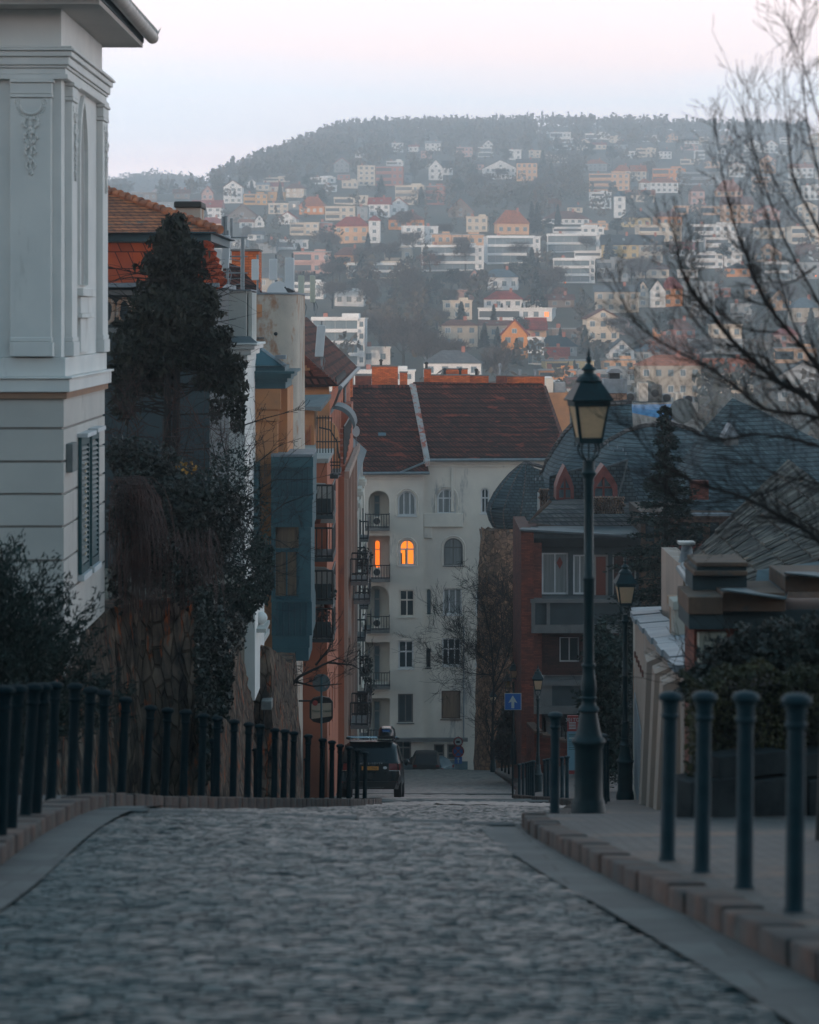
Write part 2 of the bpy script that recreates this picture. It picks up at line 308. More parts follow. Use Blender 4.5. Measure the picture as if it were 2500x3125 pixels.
M['foliage_dk'] = mat('dark_evergreen', (.020,.038,.030), (.012,.024,.021), .8, .8, island=.45)
M['cypress'] = mat('brownish_cypress', (.028,.026,.015), (.013,.018,.013), .9, .85, island=.5)
M['ivy'] = mat('ivy_leaf', (.013,.026,.021), (.020,.019,.014), 1.2, .6, island=.5)
M['hedge'] = mat('olive_hedge_leaf', (.050,.042,.012), (.022,.026,.012), 2.2, .8, island=.5)
M['redtwig'] = mat('reddish_twig', (.060,.020,.014), (.030,.014,.012), 2, .8, island=.4)
M['bark'] = mat('dark_bark', (.022,.020,.018), (.013,.014,.014), 5, .9, .3)
M['bark_r'] = mat('reddish_bark', (.022,.013,.010), (.012,.010,.009), 5, .9, .2)
M['far_bare'] = mat('bare_grey_crown', (.085,.060,.044), (.055,.044,.036), .3, .95, island=.35)
M['far_con'] = mat('far_conifer', (.018,.034,.026), (.012,.024,.021), .3, .9, island=.4)
M['far_or'] = mat('rusty_autumn_crown', (.24,.075,.028), (.13,.050,.025), .3, .9, island=.35)
M['far_wood'] = mat('hill_forest', (.036,.045,.034), (.11,.070,.042), .02, 1.0, island=.5)
M['blue_sign'] = mat('blue_sign_face', (.010,.105,.36), (.009,.095,.33), 3, .5)
M['sign_white'] = mat('sign_white', (.40,.46,.45), (.36,.42,.42), 3, .5)
M['cream_sign'] = mat('cream_sign_board', (.34,.31,.25), (.29,.27,.22), 3, .7)
M['sign_red'] = mat('sign_red', (.28,.03,.03), rough=.5)
M['sign_grey'] = mat('sign_back_grey', (.14,.16,.16), (.12,.135,.14), 3, .6)
M['sign_teal'] = mat('poster_pale_blue', (.16,.30,.36), (.12,.25,.32), 1, .5)
M['beer_green'] = mat('sign_green', (.02,.085,.06), rough=.5)
M['car_paint'] = mat('dark_blue_car_paint', (.004,.012,.016), (.003,.010,.013), 1, .25, spec=.35)
M['car_glass'] = mat('tinted_car_glass', (.004,.012,.015), rough=.12, spec=.3)
M['car_plastic'] = mat('black_car_plastic', (.008,.012,.014), rough=.6)
M['tail'] = mat('tail_lamp_lens', (.16,.012,.014), (.12,.01,.012), 8, .15)
M['plate'] = mat('yellow_plate', (.55,.22,.02), rough=.5)
M['chrome'] = mat('bright_metal', (.6,.62,.64), rough=.25, metal=.9)
M['tyre'] = mat('tyre_rubber', (.008,.009,.010), rough=.85)
M['antenna_w'] = mat('white_antenna_shell', (.60,.62,.63), (.52,.55,.57), 1, .55)
M['antenna_g'] = mat('pale_green_antenna', (.50,.52,.44), (.44,.46,.39), 1, .55)
M['galv'] = mat('galvanised_steel', (.20,.23,.25), (.14,.17,.18), 4, .5, metal=.3)
M['tarp'] = mat('blue_tarpaulin', (.015,.19,.40), (.012,.14,.32), 1.2, .5, .3)
M['yellow_leaf'] = mat('yellow_leaf', (.35,.18,.03), rough=.8, island=.4)
M['bird'] = mat('pigeon_feather', (.06,.065,.07), (.04,.04,.045), 20)
M['bulb'] = mat('amber_bulb', (.35,.05,.012), rough=.4)
def frosted(name, c):
    m = bpy.data.materials.new(name); m.use_nodes = True; t = m.node_tree; N = t.nodes; L = t.links; N.clear()
    o = N.new('ShaderNodeOutputMaterial'); d = N.new('ShaderNodeBsdfDiffuse'); tr = N.new('ShaderNodeBsdfTranslucent'); x = N.new('ShaderNodeMixShader'); x.inputs[0].default_value = .55
    n = N.new('ShaderNodeTexNoise'); n.inputs['Scale'].default_value = 6; r = N.new('ShaderNodeValToRGB'); r.color_ramp.elements[0].color = (*[a*.8 for a in c], 1); r.color_ramp.elements[1].color = (*c, 1)
    L.new(n.outputs[0], r.inputs[0]); L.new(r.outputs[0], d.inputs[0]); L.new(r.outputs[0], tr.inputs[0]); L.new(d.outputs[0], x.inputs[1]); L.new(tr.outputs[0], x.inputs[2]); L.new(x.outputs[0], o.inputs[0]); return m
M['frost'] = frosted('frosted_lantern_glass', (.86,.66,.46))
M['lit'] = emit('lit_room', (1.0,.19,.012), 1.0); M['lit2'] = emit('lit_room_bright', (1.0,.24,.02), 1.05)
M['lamp_dot'] = emit('small_orange_lamp', (1.0,.22,.02), 1.3); M['lit_dim'] = emit('dim_warm_room', (.10,.022,.010), .12)
WC = {'white':(.80,.79,.77),'cream':(.68,.58,.46),'pink':(.60,.36,.30),'orange':(.70,.27,.06),'ochre':(.66,.36,.12),'peach':(.70,.42,.24),'grey':(.30,.32,.33),
      'brown':(.20,.15,.12),'brick':(.40,.14,.09),'yellow':(.58,.44,.20),'dark':(.08,.10,.11),'beige':(.42,.37,.30)}
RC = {'red':(.52,.055,.025),'orange':(.62,.17,.055),'brown':(.26,.085,.05),'grey':(.16,.17,.18),'white':(.5,.52,.53),'blue':(.12,.20,.25),'dark':(.035,.055,.065),'teal':(.02,.07,.09)}
HW = {k: mat('house_wall_'+k, v, tuple(x*.82 for x in v), .25, .9) for k, v in WC.items()}
HR = {k: mat('house_roof_'+k, v, tuple(x*.7 for x in v), .3, .85, .4, pat='brick', pc=(.5,.5,.5), ps=(.5,.4), mort=.06, bs=.05) for k, v in RC.items()}
# ================================================================= ground, road, kerbs
ZT = [(-60, 6.8), (0, -1.24), (19, -3.79), (23, -4.33), (30, -5.66), (50, -9.38), (60, -11.2), (85, -15.7), (92, -17.0), (123, -21.95), (150, -26.25), (157, -27.25), (160, -28.3), (164, -29.4), (175, -29.9), (400, -30)]
def zs(y): return sum(interp(y + k*.75, ZT) for k in (-2, -1, 0, 1, 2)) / 5
KLT = [(-20, -2.2), (8, -2.3), (12, -2.38), (15.3, -2.45), (18, -2.66), (22, -2.76), (26, -2.68), (29, -2.43), (33, -2.02), (38, -1.56), (43, -1.18), (50, -.74), (55, -.58), (57.5, -.62), (59, -1.0), (61, -2.2), (66, -3.1), (170, -3.6)]
KRT = [(-20, 2.2), (8, 1.74), (10.2, 1.59), (13.2, 1.33), (17, 1.08), (20.5, .93), (22.5, .95), (25, 1.15), (30, 1.65), (40, 2.5), (50, 3.0), (62, 3.3), (82, 3.25), (92, 3.7), (105, 4.3), (123, 4.6), (150, 4.9), (170, 5.6)]
def sm(y, T, h=.9): return sum(interp(y + k*h, T) for k in (-2, -1, 0, 1, 2)) / 5
def KL(y): return sm(y, KLT)
def KR(y): return sm(y, KRT)
def tl(y): return interp(y, [(13, 0), (18, -.05), (22, -.13), (25, -.19), (30, -.19), (44, -.02), (50, 0)])
def hR(y): return interp(y, [(0, 0), (60, 0), (82, .25), (112, 1.25), (128, 1.25), (150, .3), (170, 0)])
def strip(name, xa, xb, y0, y1, dy, dz, mt, nx=6, **k):
    Y = np.arange(y0, y1 + dy*.5, dy); V = []; q = []
    for y in Y:
        a, b = xa(y), xb(y)
        for i in range(nx + 1):
            t = i / nx; V.append((a + (b-a)*t, y, zs(y) + (dz(t, y) if callable(dz) else dz)))
    n = nx + 1
    for j in range(len(Y) - 1):
        for i in range(nx): q.append((j*n+i, j*n+i+1, (j+1)*n+i+1, (j+1)*n+i))
    return npmesh(name, V, q, mt, **k)
strip('road', lambda y: KL(y)+.02, lambda y: KR(y)-.02, -20, 46, .5, lambda t, y: .03*math.sin(math.pi*t) - .018 + tl(y)*t, M['road'], kind='structure')
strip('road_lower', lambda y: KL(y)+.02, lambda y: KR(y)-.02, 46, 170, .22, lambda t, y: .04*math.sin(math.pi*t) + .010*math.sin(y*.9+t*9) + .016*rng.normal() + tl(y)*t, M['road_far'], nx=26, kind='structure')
strip('pavement_left', lambda y: KL(y)-9, lambda y: KL(y)-.20, -20, 66, .6, lambda t, y: .125, M['walk'], kind='structure')
strip('pavement_right', lambda y: KR(y)+.17, lambda y: KR(y)+7, -20, 170, .6, lambda t, y: .125 + tl(y) + hR(y)*min(1, t*2.2), M['walk'], nx=8, kind='structure')
# setts of the near road: every stone is real geometry in one surface
def setts():
    V = []; q = []
    y = 7.0; row = 0
    while y < 46:
        dy = .060 + .018*rng.random(); x0, x1 = KL(y) + .36, KR(y) - .36
        x = x0 - rng.random()*.1; ph = row*.37
        while x < x1 - .05:
            wd = .09 + .09*rng.random(); a, b = x+.004, x+wd-.006; c, d = y+.004, y+dy-.006
            wob = .02*math.sin(x*2.1 + ph) + .006*rng.normal()
            h = .008 + .004*rng.random() + .005*math.sin(x*3.1+y*1.7); tx = rng.normal()*.002; ty = rng.normal()*.003
            f_ = lambda px: min(1, max(0, (px-KL(y))/(KR(y)-KL(y)))); t = lambda px: .03*math.sin(math.pi*f_(px)) + tl(y)*f_(px)
            base = len(V); mxx, my = (a+b)/2, (c+d)/2
            for jj, yy in enumerate((c, my, d)):
                for ii, xx in enumerate((a, mxx, b)):
                    e = (ii == 1) + (jj == 1)
                    V.append((xx, yy+wob, zs(yy) + t(xx) - .012 + (0 if e == 0 else .007 if e == 1 else .010) + h + (ii-1)*tx + (jj-1)*ty))
            for jj in range(2):
                for ii in range(2): q.append((base+jj*3+ii, base+jj*3+ii+1, base+jj*3+ii+4, base+jj*3+ii+3))
            for (p0, p1) in ((0, 1), (1, 2)):    # front skirt
                k = len(V); V.append((V[base+p0][0], V[base+p0][1], V[base+p0][2]-.03)); V.append((V[base+p1][0], V[base+p1][1], V[base+p1][2]-.03))
                q.append((base+p0, k, k+1, base+p1))
            x += wd
        y += dy; row += 1
    o = npmesh('road_setts', V, q, M['cobble'], kind='structure')
    o.data.polygons.foreach_set('use_smooth', [True]*len(q))
setts()
def stones_along(name, T, side, w0, w1, y0, y1, ln, top, mt, bot=-.25, jit=.01):
    V = []; q = []; y = y0
    while y < y1:
        l = ln*(.8+.5*rng.random()); ya, yb = y+.008, min(y+l, y1)-.008; dzz = rng.normal()*jit; dx = rng.normal()*jit
        P = []
        for zz in (bot, top + dzz):
            for (xo, yy) in ((w0, ya), (w1, ya), (w1, yb), (w0, yb)):
                P.append((T(yy) + side*(xo) + dx, yy, zs(yy) + zz + (tl(yy) if side*(1 if T is KR else -1) != 0 and T is KR else 0)))
        # bevelled top inner edge
        b = len(V); V += P; q += [(b+4, b+5, b+6, b+7), (b, b+1, b+5, b+4), (b+1, b+2, b+6, b+5), (b+2, b+3, b+7, b+6), (b+3, b, b+4, b+7)]
        y += l
    return npmesh(name, V, q, mt, kind='structure')
k1 = stones_along('kerb_left', KL, -1, -.02, .24, 2, 58.5, .55, .14, M['kerb'], jit=.005)
k2 = stones_along('kerb_right', KR, 1, -.02, .18, 2, 165, .42, .14, M['kerb'], jit=.005)
for k in (k1, k2):
    b = k.modifiers.new('bevel', 'BEVEL'); b.width = .014; b.segments = 2
strip('gutter_left', lambda y: KL(y)+.02, lambda y: KL(y)+.36, 4, 27, .25, .024, M['flag'], nx=1, kind='structure')
strip('gutter_right', lambda y: KR(y)-.36, lambda y: KR(y)-.02, 4, 27, .25, lambda t, y: .024+tl(y), M['flag'], nx=1, kind='structure')
dr = MB(); x = KL(22.6)+.05
while x < KR(22.6)-.1:
    u_ = tl(22.5)*(x-KL(22.5))/(KR(22.5)-KL(22.5)); dr.box(x+.006, min(x+.45, KR(22.6)-.06)-.006, 22.45, 22.60, zs(22.55)-.1+u_, zs(22.5)+.028+u_); x += .45
dr.build('road_drain_kerb', M['flag'], bevel=.01, kind='structure')
for yy, a, b in ((66.5, -3.0, 3.1), (60.2, -1.6, 3.2), (97, -3.2, 3.8)):
    MB().box(a, b, yy, yy+.22, zs(yy)-.3, zs(yy)+.05).build('road_kerb_line', M['flag'], kind='structure')
# ---------------------------------------------------------------- terrain out to the horizon
YT = [(172, 1640), (200, 1490), (300, 1214), (450, 981), (600, 828), (700, 729), (850, 597), (1000, 508), (1200, 442), (1500, 368), (1900, 308), (2300, 256), (2500, 262), (4000, 420)]
SIL = [(-900, 412), (220, 403), (420, 396), (450, 379), (520, 355), (620, 312), (700, 277), (760, 265), (850, 257), (1000, 256), (1160, 253), (1350, 260), (1725, 272), (2700, 290)]
def eY(d):     # elevation ratio of the hillside at distance d
    y = interp(math.log(d), [(math.log(a), b) for a, b in YT]); return -(y - 662.4) / F
def hz(x, y):
    if y < 172: return zs(y) - .5
    u = x / y; px = 862.5 + u*F; e = eY(y)
    s = -(interp(px, SIL) + 9 - 662.4)/F - .0006
    k = 700.0; m = -math.log(math.exp(-k*e) + math.exp(-k*s)) / k if y > 420 else e   # soft minimum
    if y > 2300: m = min(m, s) - (y-2300)*1e-5
    z = y*m + (math.sin(x*.021+y*.013)*1.2 + math.sin(x*.05-y*.037)*.6)*min(1, (y-172)/500)
    return z
Ys = list(np.arange(-58, 175, 6)) + [172*1.018**k for k in range(1, 155)]
Us = np.linspace(-1, 1, 121); V = []; q = []
for y in Ys:
    hw = 90 + abs(y)*.42
    for u in Us:
        x = u*hw; V.append((x, y, hz(x, y)))
n = len(Us)
for j in range(len(Ys)-1):
    for i in range(n-1): q.append((j*n+i, j*n+i+1, (j+1)*n+i+1, (j+1)*n+i))
o = npmesh('hillside_terrain', V, q, M['ground'], kind='structure'); o.data.polygons.foreach_set('use_smooth', [True]*len(q))
# second hill far to the left
V = []; q = []; H = [(-400, 400), (120, 398), (225, 390), (270, 378), (330, 373), (400, 380), (450, 396), (700, 470)]
HX = H
for j in range(12):
    d = 2420 + j*25; k = math.sin(math.pi*min(1, j/7)/2) if j < 7 else 1-(j-7)*.08
    for i in range(80):
        px = -400 + i*1100/79; e = -(interp(px, H) - 662.4)/F
        V.append(((px-862.5)*d/F, d, -20 + (e*2595 + 20 + 4*math.sin(i*1.3))*k))
for j in range(11):
    for i in range(79): q.append((j*80+i, j*80+i+1, (j+1)*80+i+1, (j+1)*80+i))
npmesh('distant_hill', V, q, M['far_wood'], kind='structure')
def on_hill(px, py):     # ground point seen in that direction
    lo, hi = 300., 2300.
    for _ in range(40):
        m = (lo+hi)/2; x = (px-862.5)*m/F; z = hz(x, m)
        if 662.4 - z/m*F > py: lo = m
        else: hi = m
    d = (lo+hi)/2; x = (px-862.5)*d/F
    return Vector((x, d, hz(x, d)))
# unseen hill added behind the viewer to block the low sun from the street
V = []; q = []
for j, (y, z) in enumerate(((-14, -1), (-18, 3), (-24, 9), (-34, 14.5), (-46, 15.5), (-58, 10), (-63, 2))):
    for i in range(61): x = -150+i*5; V.append((x, y+1.5*math.sin(i*1.3), z+.8*math.sin(i*.9+j)))
for j in range(6):
    for i in range(60): q.append((j*61+i, j*61+i+1, (j+1)*61+i+1, (j+1)*61+i))
npmesh('shade_hill', V, q, M['ground'], kind='structure')
# ================================================================= bollards
def make_bollard(post, cap):
    t = thing('bollard', '', 'bollard')
    p = MB().lathe([(.052, -.12), (.052, .02), (.046, .03), (.043, .5), (.041, .84), (.050, .85), (.052, .86), (.050, .87), (.045, .875), (.046, .91), (.052, .945)], 18)
    p.build('post', post, t, smooth=True)
    c = MB().lathe([(.054, .945), (.066, .952), (.072, .965), (.072, .975), (.064, .988), (.045, .998), (.02, 1.004), (.002, 1.005)], 18)
    c.build('cap', cap, t, smooth=True)
    return t
bl0 = make_bollard(M['bollard'], M['bollard']); bl1 = make_bollard(M['bollard_g'], M['bollard_g'])
used = set()
ORD = ['zeroth','first','second','third','fourth','fifth','sixth','seventh','eighth','ninth','tenth','eleventh','twelfth','thirteenth','fourteenth','fifteenth','sixteenth','seventeenth','eighteenth','nineteenth']
TENS = {20:('twenty','twentieth'),30:('thirty','thirtieth'),40:('forty','fortieth'),50:('fifty','fiftieth'),60:('sixty','sixtieth'),70:('seventy','seventieth'),80:('eighty','eightieth'),90:('ninety','ninetieth')}
def ordn(n):
    if n < 20: return ORD[n]
    a, b = TENS[n//10*10]; return b if n % 10 == 0 else a + '-' + ORD[n % 10]
def place_bollard(src, x, y, z, lab, grp, s=1.0, lean=0):
    o = src if src not in used else copy_tree(src); used.add(src)
    o.location = (x, y, z); o.rotation_euler = (0, R(lean), 0); o.scale = (s, s, s)
    tag(o, lab, 'bollard', grp); return o
LB = [(20,215,0,885),(80,205,45,840),(150,215,110,800),(190,212,155,790),(243,255,222,772),(330,257,313,757),(399,280,380,752),(459,290,450,748),(552,312,530,744),
 (663,340,635,742),(736,353,722,745),(834,353,823,738),(893,365,882,735),(962,383,955,742),(1028,400,1022,745),(1092,417,1085,750),(1149,430,1142,755),(1207,448,1203,757),
 (1262,461,1255,765),(1324,472,1318,768),(1368,487,1362,770),(1416,509,1412,776),(1457,528,1455,785),(1493,546,1488,788),(1533,563,1530,795),(1569,577,1566,798),(1604,594,1600,801)]
for i, (tx, ty, bx, by) in enumerate(LB):
    h = (by-ty)/1.4375; d = 8000/h*.985
    if i == 0: d = 17.0
    X = (bx/1.4375-1250)/8000*d; X = min(X, KL(d)-.16)
    if i < 4: X = (bx/1.4375-1250)/8000*d
    lean = math.degrees(math.atan((tx-bx)/(by-ty)))
    place_bollard(bl0, X, d, zs(d)+.115, f'black iron bollard with rounded cap, {ordn(i+1)} from the left in the curved row', 'bollards along the left kerb', lean=lean)
for j, (x, top, d) in enumerate(((935, 545, 41), (1122, 550, 48), (1345, 590, 62))):
    X = (x/1.4375-1250)/8000*d
    place_bollard(bl0, X, d, zs(d)+.115, f'shorter black bollard behind the curved row, {["nearest the stone wall", "in the middle", "nearest the parked car"][j]}', 'bollards on the far edge of the left pavement', s=.95)
for j, (x, y, d, lab) in enumerate(((2425, 2790, 11.94, 'grey iron bollard at the far right of the picture, nearest to the viewer'), (2272, 2720, 13.2, 'grey iron bollard, second from the right in the near row'),
        (2142, 2660, 14.4, 'grey iron bollard, third from the right in the near row'), (2037, 2612, 15.4, 'grey iron bollard, leftmost of the four near ones before the hedge'),
        (1693, 2474, 25.2, 'single grey iron bollard left of the tall street lamp'))):
    X = (x-1250)/8000*d
    place_bollard(bl1, X, d, zs(d)+.115+tl(d), lab, 'grey bollards along the right kerb', lean=[.5, .4, .9, 1.1, .3][j])
far = [(1585, 83), (1597, 80), (1608, 78), (1615, 76), (1622, 74), (1628, 72.5), (1663, 69.5), (1673, 67.5), (1684, 66), (1692, 64.5), (1716, 63.2), (1731, 61.8)]
for j, (x, d) in enumerate(far):
    X = (x-1250)/8000*d
    place_bollard(bl1, X, d, zs(d)+.12, f'grey bollard in the far right row by the small lamp, {ordn(j+1)} from the left', 'bollards round the far right kerb', s=1.0)
for j, (x, d) in enumerate(((1843, 40), (1852, 43))):
    place_bollard(bl1, (x-1250)/8000*d, d, zs(d)+.12, ['grey bollard half hidden directly behind the tall lamp base', 'second grey bollard just right of the tall lamp base'][j], 'bollards behind the tall lamp')
for j, (x, d) in enumerate(((1532, 140), (1542, 135), (1553, 130))):
    place_bollard(bl0, (x-1250)/8000*d, d, zs(d)+.4, f'dark bollard near the stone tower foot, {ordn(j+1)} from the left', 'dark bollards by the stone tower')
# ================================================================= street lamps
def make_lamp():
    t = thing('street_lamp', '', 'street lamp')
    b = MB().lathe([(.168, -.35), (.168, 0), (.168, .10), (.158, .115), (.158, .14), (.148, .16), (.139, .19), (.137, .65), (.148, .69), (.164, .715), (.167, .735), (.160, .75), (.142, .765), (.124, .80),
                (.104, .90), (.088, 1.0), (.086, 1.012), (.104, 1.022), (.108, 1.037), (.098, 1.055), (.074, 1.08), (.068, 1.12), (.074, 1.14), (.080, 1.155), (.070, 1.17), (.074, 1.20), (.079, 1.25), (.074, 1.31), (.062, 1.38), (.057, 1.44), (.064, 1.455), (.073, 1.468), (.066, 1.485)], 24)
    b.build('base', M['dark_metal'], t, smooth=True)
    MB().lathe([(.056, 1.485), (.053, 1.52), (.050, 2.29), (.056, 2.30), (.061, 2.32), (.056, 2.34), (.049, 2.35), (.046, 3.22), (.055, 3.25), (.050, 3.28), (.058, 3.31), (.076, 3.335), (.078, 3.35), (.060, 3.37), (.056, 3.40), (.058, 3.46), (.04, 3.48)], 20).build('pole', M['dark_metal'], t, smooth=True)
    br = MB()
    for k in range(4):
        a = math.pi/4 + k*math.pi/2; c, s = math.cos(a), math.sin(a)
        P = [(.03, 3.45), (.06, 3.48), (.10, 3.52), (.125, 3.56), (.125, 3.60), (.112, 3.63), (.125, 3.66)]
        br.tube([(r*c, r*s, z) for r, z in P], .011, 6)
    br.tube([(0, 0, 3.45), (0, 0, 3.67)], .009, 6)
    br.build('bracket', M['dark_metal'], t, smooth=True)
    f = MB(); q0, q1, z0, z1 = .112, .172, 3.66, 4.05
    for k in range(4):
        a = k*math.pi/2; Rm = Matrix.Rotation(a, 3, 'Z')
        def T(x, y, z): return tuple(Rm @ Vector((x, y, z)))
        tw = .016
        f.hexa([T(-q0-tw*.2, -q0-tw*.2, z0), T(-q0+tw*1.6, -q0-tw*.2, z0), T(-q0+tw*1.6, -q0+tw, z0), T(-q0-tw*.2, -q0+tw, z0), T(-q1-tw*.2, -q1-tw*.2, z1), T(-q1+tw*1.8, -q1-tw*.2, z1), T(-q1+tw*1.8, -q1+tw, z1), T(-q1-tw*.2, -q1+tw, z1)])
        f.hexa([T(-q0, -q0-.004, z0-.01), T(q0, -q0-.004, z0-.01), T(q0, -q0+.016, z0-.01), T(-q0, -q0+.016, z0-.01), T(-q0, -q0-.008, z0+.035), T(q0, -q0-.008, z0+.035), T(q0, -q0+.012, z0+.035), T(-q0, -q0+.012, z0+.035)])
        f.hexa([T(-q1, -q1-.003, z1-.05), T(q1, -q1-.003, z1-.05), T(q1, -q1+.014, z1-.05), T(-q1, -q1+.014, z1-.05), T(-q1-.004, -q1-.008, z1), T(q1+.004, -q1-.008, z1), T(q1, -q1+.014, z1), T(-q1, -q1+.014, z1)])
        f.lathe([(.001, 0), (.012, .02), (.006, .05)], 6, T(-q0, -q0, z0-.06))
    f.box(-q0, q0, -q0, q0, z0-.02, z0-.008)
    fr = f.build('lantern_frame', M['dark_metal'], t)
    for k in range(4):
        a = k*math.pi/2; Rm = Matrix.Rotation(a, 3, 'Z')
        g = MB(); g.quad(*[tuple(Rm @ Vector(v)) for v in ((-q0+.012, -q0+.006, z0+.03), (q0-.012, -q0+.006, z0+.03), (q1-.02, -q1+.006, z1-.04), (-q1+.02, -q1+.006, z1-.04))]); g.build('pane', M['frost'], fr)
    MB().sphere((0, 0, 3.90), .022, 10, 6, 1.4).build('bulb', M['bulb'], fr, smooth=True)
    r = MB()
    s2 = math.sqrt(2); A = math.pi/4
    r.lathe([(.172*s2, 4.05), (.205*s2, 4.052), (.207*s2, 4.068), (.200*s2, 4.075), (.108*s2, 4.232), (.112*s2, 4.24)], 4, a0=A)
    r.lathe([(.125, 4.238), (.130, 4.25), (.122, 4.262), (.108, 4.285), (.075, 4.31), (.052, 4.325), (.05, 4.345), (.07, 4.352), (.074, 4.362), (.045, 4.39), (.026, 4.41), (.014, 4.42)], 20)
    r.box(-.04, .04, -.17, -.10, 4.10, 4.112)
    rf = r.build('lantern_roof', M['dark_metal'], t)
    MB().lathe([(.012, 4.415), (.024, 4.43), (.030, 4.455), (.026, 4.475), (.012, 4.49), (.017, 4.50), (.010, 4.53), (.001, 4.58)], 14).build('finial', M['dark_metal'], rf, smooth=True)
    return t
lamp = make_lamp()
for i, (x, yb, d, dz, lab) in enumerate(((1797, 2487, 25.6, 0, 'tall dark green street lamp nearest the viewer, with frosted lantern and bulbous base'),
        (1908, 2449, 49.0, 0, 'dark street lamp beside the buttressed salmon wall, second tall one from the right'),
        (1642, 2442, 91, 0, 'small distant street lamp standing among the far right row of bollards'),
        (1815, 0, 71, 0, 'street lamp half hidden directly behind the tallest lamp post'),
        (1567, 0, 122, 1.1, 'distant street lamp rising behind the blue arrow sign'),
        (1548, 0, 137, .9, 'distant dark street lamp in shade left of the blue arrow sign'),
        (1505, 0, 152, .25, 'tiny distant street lamp in front of the stone tower'),
        (1484, 0, 164, 1.3, 'farthest tiny street lamp at the foot of the stone tower'))):
    o = lamp if i == 0 else copy_tree(lamp)
    o.location = ((x-1250)/8000*d, d, zs(d)+.12+dz+tl(d)); o.rotation_euler = (0, 0, R([8, 4, -3, 0, 5, 2, 8, 3][i])); tag(o, lab, 'street lamp', 'street lamps down the street')
    if i == 3: o.location.z = ZW(1345, d) - 4.5
# ================================================================= building helpers (world coordinates, moved under each thing's base)
def wmap(mb, fn): mb.v = [tuple(fn(*v)) for v in mb.v]; return mb
def wb(mb, name, mats, parent, fn=None, **k):
    r = parent
    while r.parent: r = r.parent
    o = Vector(r.location)
    if fn: wmap(mb, fn)
    mb.v = [(x-o.x, y-o.y, z-o.z) for x, y, z in mb.v]
    return mb.build(name, mats, parent, **k)
def side(X0): return lambda x, y, z: (X0 - y, x, z)         # facade facing +X (street side of the left row)
def sideL(X0): return lambda x, y, z: (X0 + y, -x, z)       # facade facing -X
def win(parent, x0, x1, z0, z1, y, arch=False, cols=2, trans=.72, frame='white_paint', pane='glass', fn=None, name='window', th=.06, lab=None, sill=None):
    f = MB(); zs_ = z1 - ((x1-x0)/2 if arch else 0); cx = (x0+x1)/2; r = (x1-x0)/2
    f.box(x0, x0+th, y-.03, y+.03, z0, zs_); f.box(x1-th, x1, y-.03, y+.03, z0, zs_); f.box(x0+th, x1-th, y-.03, y+.03, z0, z0+th)
    if arch:
        K = 10
        for i in range(K):
            a, b = math.pi*i/K, math.pi*(i+1)/K
            P = [(cx-r*math.cos(t)*s, zs_+r*math.sin(t)*s) for t in (a, b) for s in (1, 1-th/r)]
            f.hexa([(P[0][0], y-.03, P[0][1]), (P[1][0], y-.03, P[1][1]), (P[1][0], y+.03, P[1][1]), (P[0][0], y+.03, P[0][1]), (P[2][0], y-.03, P[2][1]), (P[3][0], y-.03, P[3][1]), (P[3][0], y+.03, P[3][1]), (P[2][0], y+.03, P[2][1])])
    else: f.box(x0+th, x1-th, y-.03, y+.03, z1-th, z1)
    for c in range(1, cols):
        x = x0 + (x1-x0)*c/cols; h = z1-th
        if arch: h = zs_ + math.sqrt(max(0, r*r-(x-cx)**2)) - th*.6
        f.box(x-th*.4, x+th*.4, y-.025, y+.025, z0+th, h)
    if trans: zt = z0+(z1-z0)*trans; f.box(x0+th, x1-th, y-.028, y+.028, zt-th*.45, zt+th*.45)
    if sill: f.box(x0-.08, x1+.08, y-sill, y-.03, z0-.07, z0-.005)
    o = wb(f, name, M[frame], parent, fn)
    p = MB()
    if arch:
        K = 12; pts = [(x0, z0), (x1, z0), (x1, zs_)] + [(cx+r*math.cos(math.pi*i/K), zs_+r*math.sin(math.pi*i/K)) for i in range(1, K)] + [(x0, zs_)]
        p.add([(a, y+.01, b) for a, b in pts], [tuple(range(len(pts)))])
    else: p.quad((x0, y+.01, z0), (x1, y+.01, z0), (x1, y+.01, z1), (x0, y+.01, z1))
    wb(p, 'pane', M[pane], o, fn)
    if lab: o['label'] = lab
    return o
def railing(parent, pts, z, h=1.0, sp=.13, r=.012, name='railing', mt='black', fn=None):
    m = MB()
    for (a, b) in zip(pts, pts[1:]):
        a = Vector(a); b = Vector(b); n = max(1, int((b-a).length/sp))
        for zz in (z+.06, z+h): m.tube([(a.x, a.y, zz), (b.x, b.y, zz)], r*1.5, 4)
        for i in range(n+1):
            p = a.lerp(b, i/n); m.tube([(p.x, p.y, z), (p.x, p.y, z+h)], r, 4)
    return wb(m, name, M[mt], parent, fn)
# ================================================================= white villa on the left
v = thing('villa', 'white stucco villa with pilasters and green shutters at the upper left', 'house', (-5.0, 37.9, -4.9))
m = MB()
X0, YF, YB = -5.0, 37.9, 43.0
for z0, z1 in ((-5.6, -4.56), (-4.54, -4.06), (-4.04, -3.57), (-3.55, -3.08), (-3.06, -2.61), (-2.59, -2.14), (-2.12, -1.66), (-1.64, -1.22)):
    m.box(-9.5, X0, YF, YB, z0+.012, z1-.006)
wb(m, 'lower_wall', M['villa_low'], v)
wb(MB().box(-9.5, X0-.03, YF+.03, YB-.03, -5.6, -1.1), 'joint_core', M['groove'], v)
m = MB(); m.box(-9.5, X0+.10, YF-.10, YB+.1, -1.12, -.93); m.box(-9.5, X0+.14, YF-.14, YB+.14, -.93, -.895); m.box(-9.5, X0+.03, YF-.03, YB+.03, -.895, -.62)
wb(m, 'belt_course', M['villa'], v, bevel=.012)
m = MB(); m.box(-9.5, X0+.05, YF-.05, YB+.05, -1.215, -1.125); wb(m, 'shadow_moulding', M['ochre_line'], v)
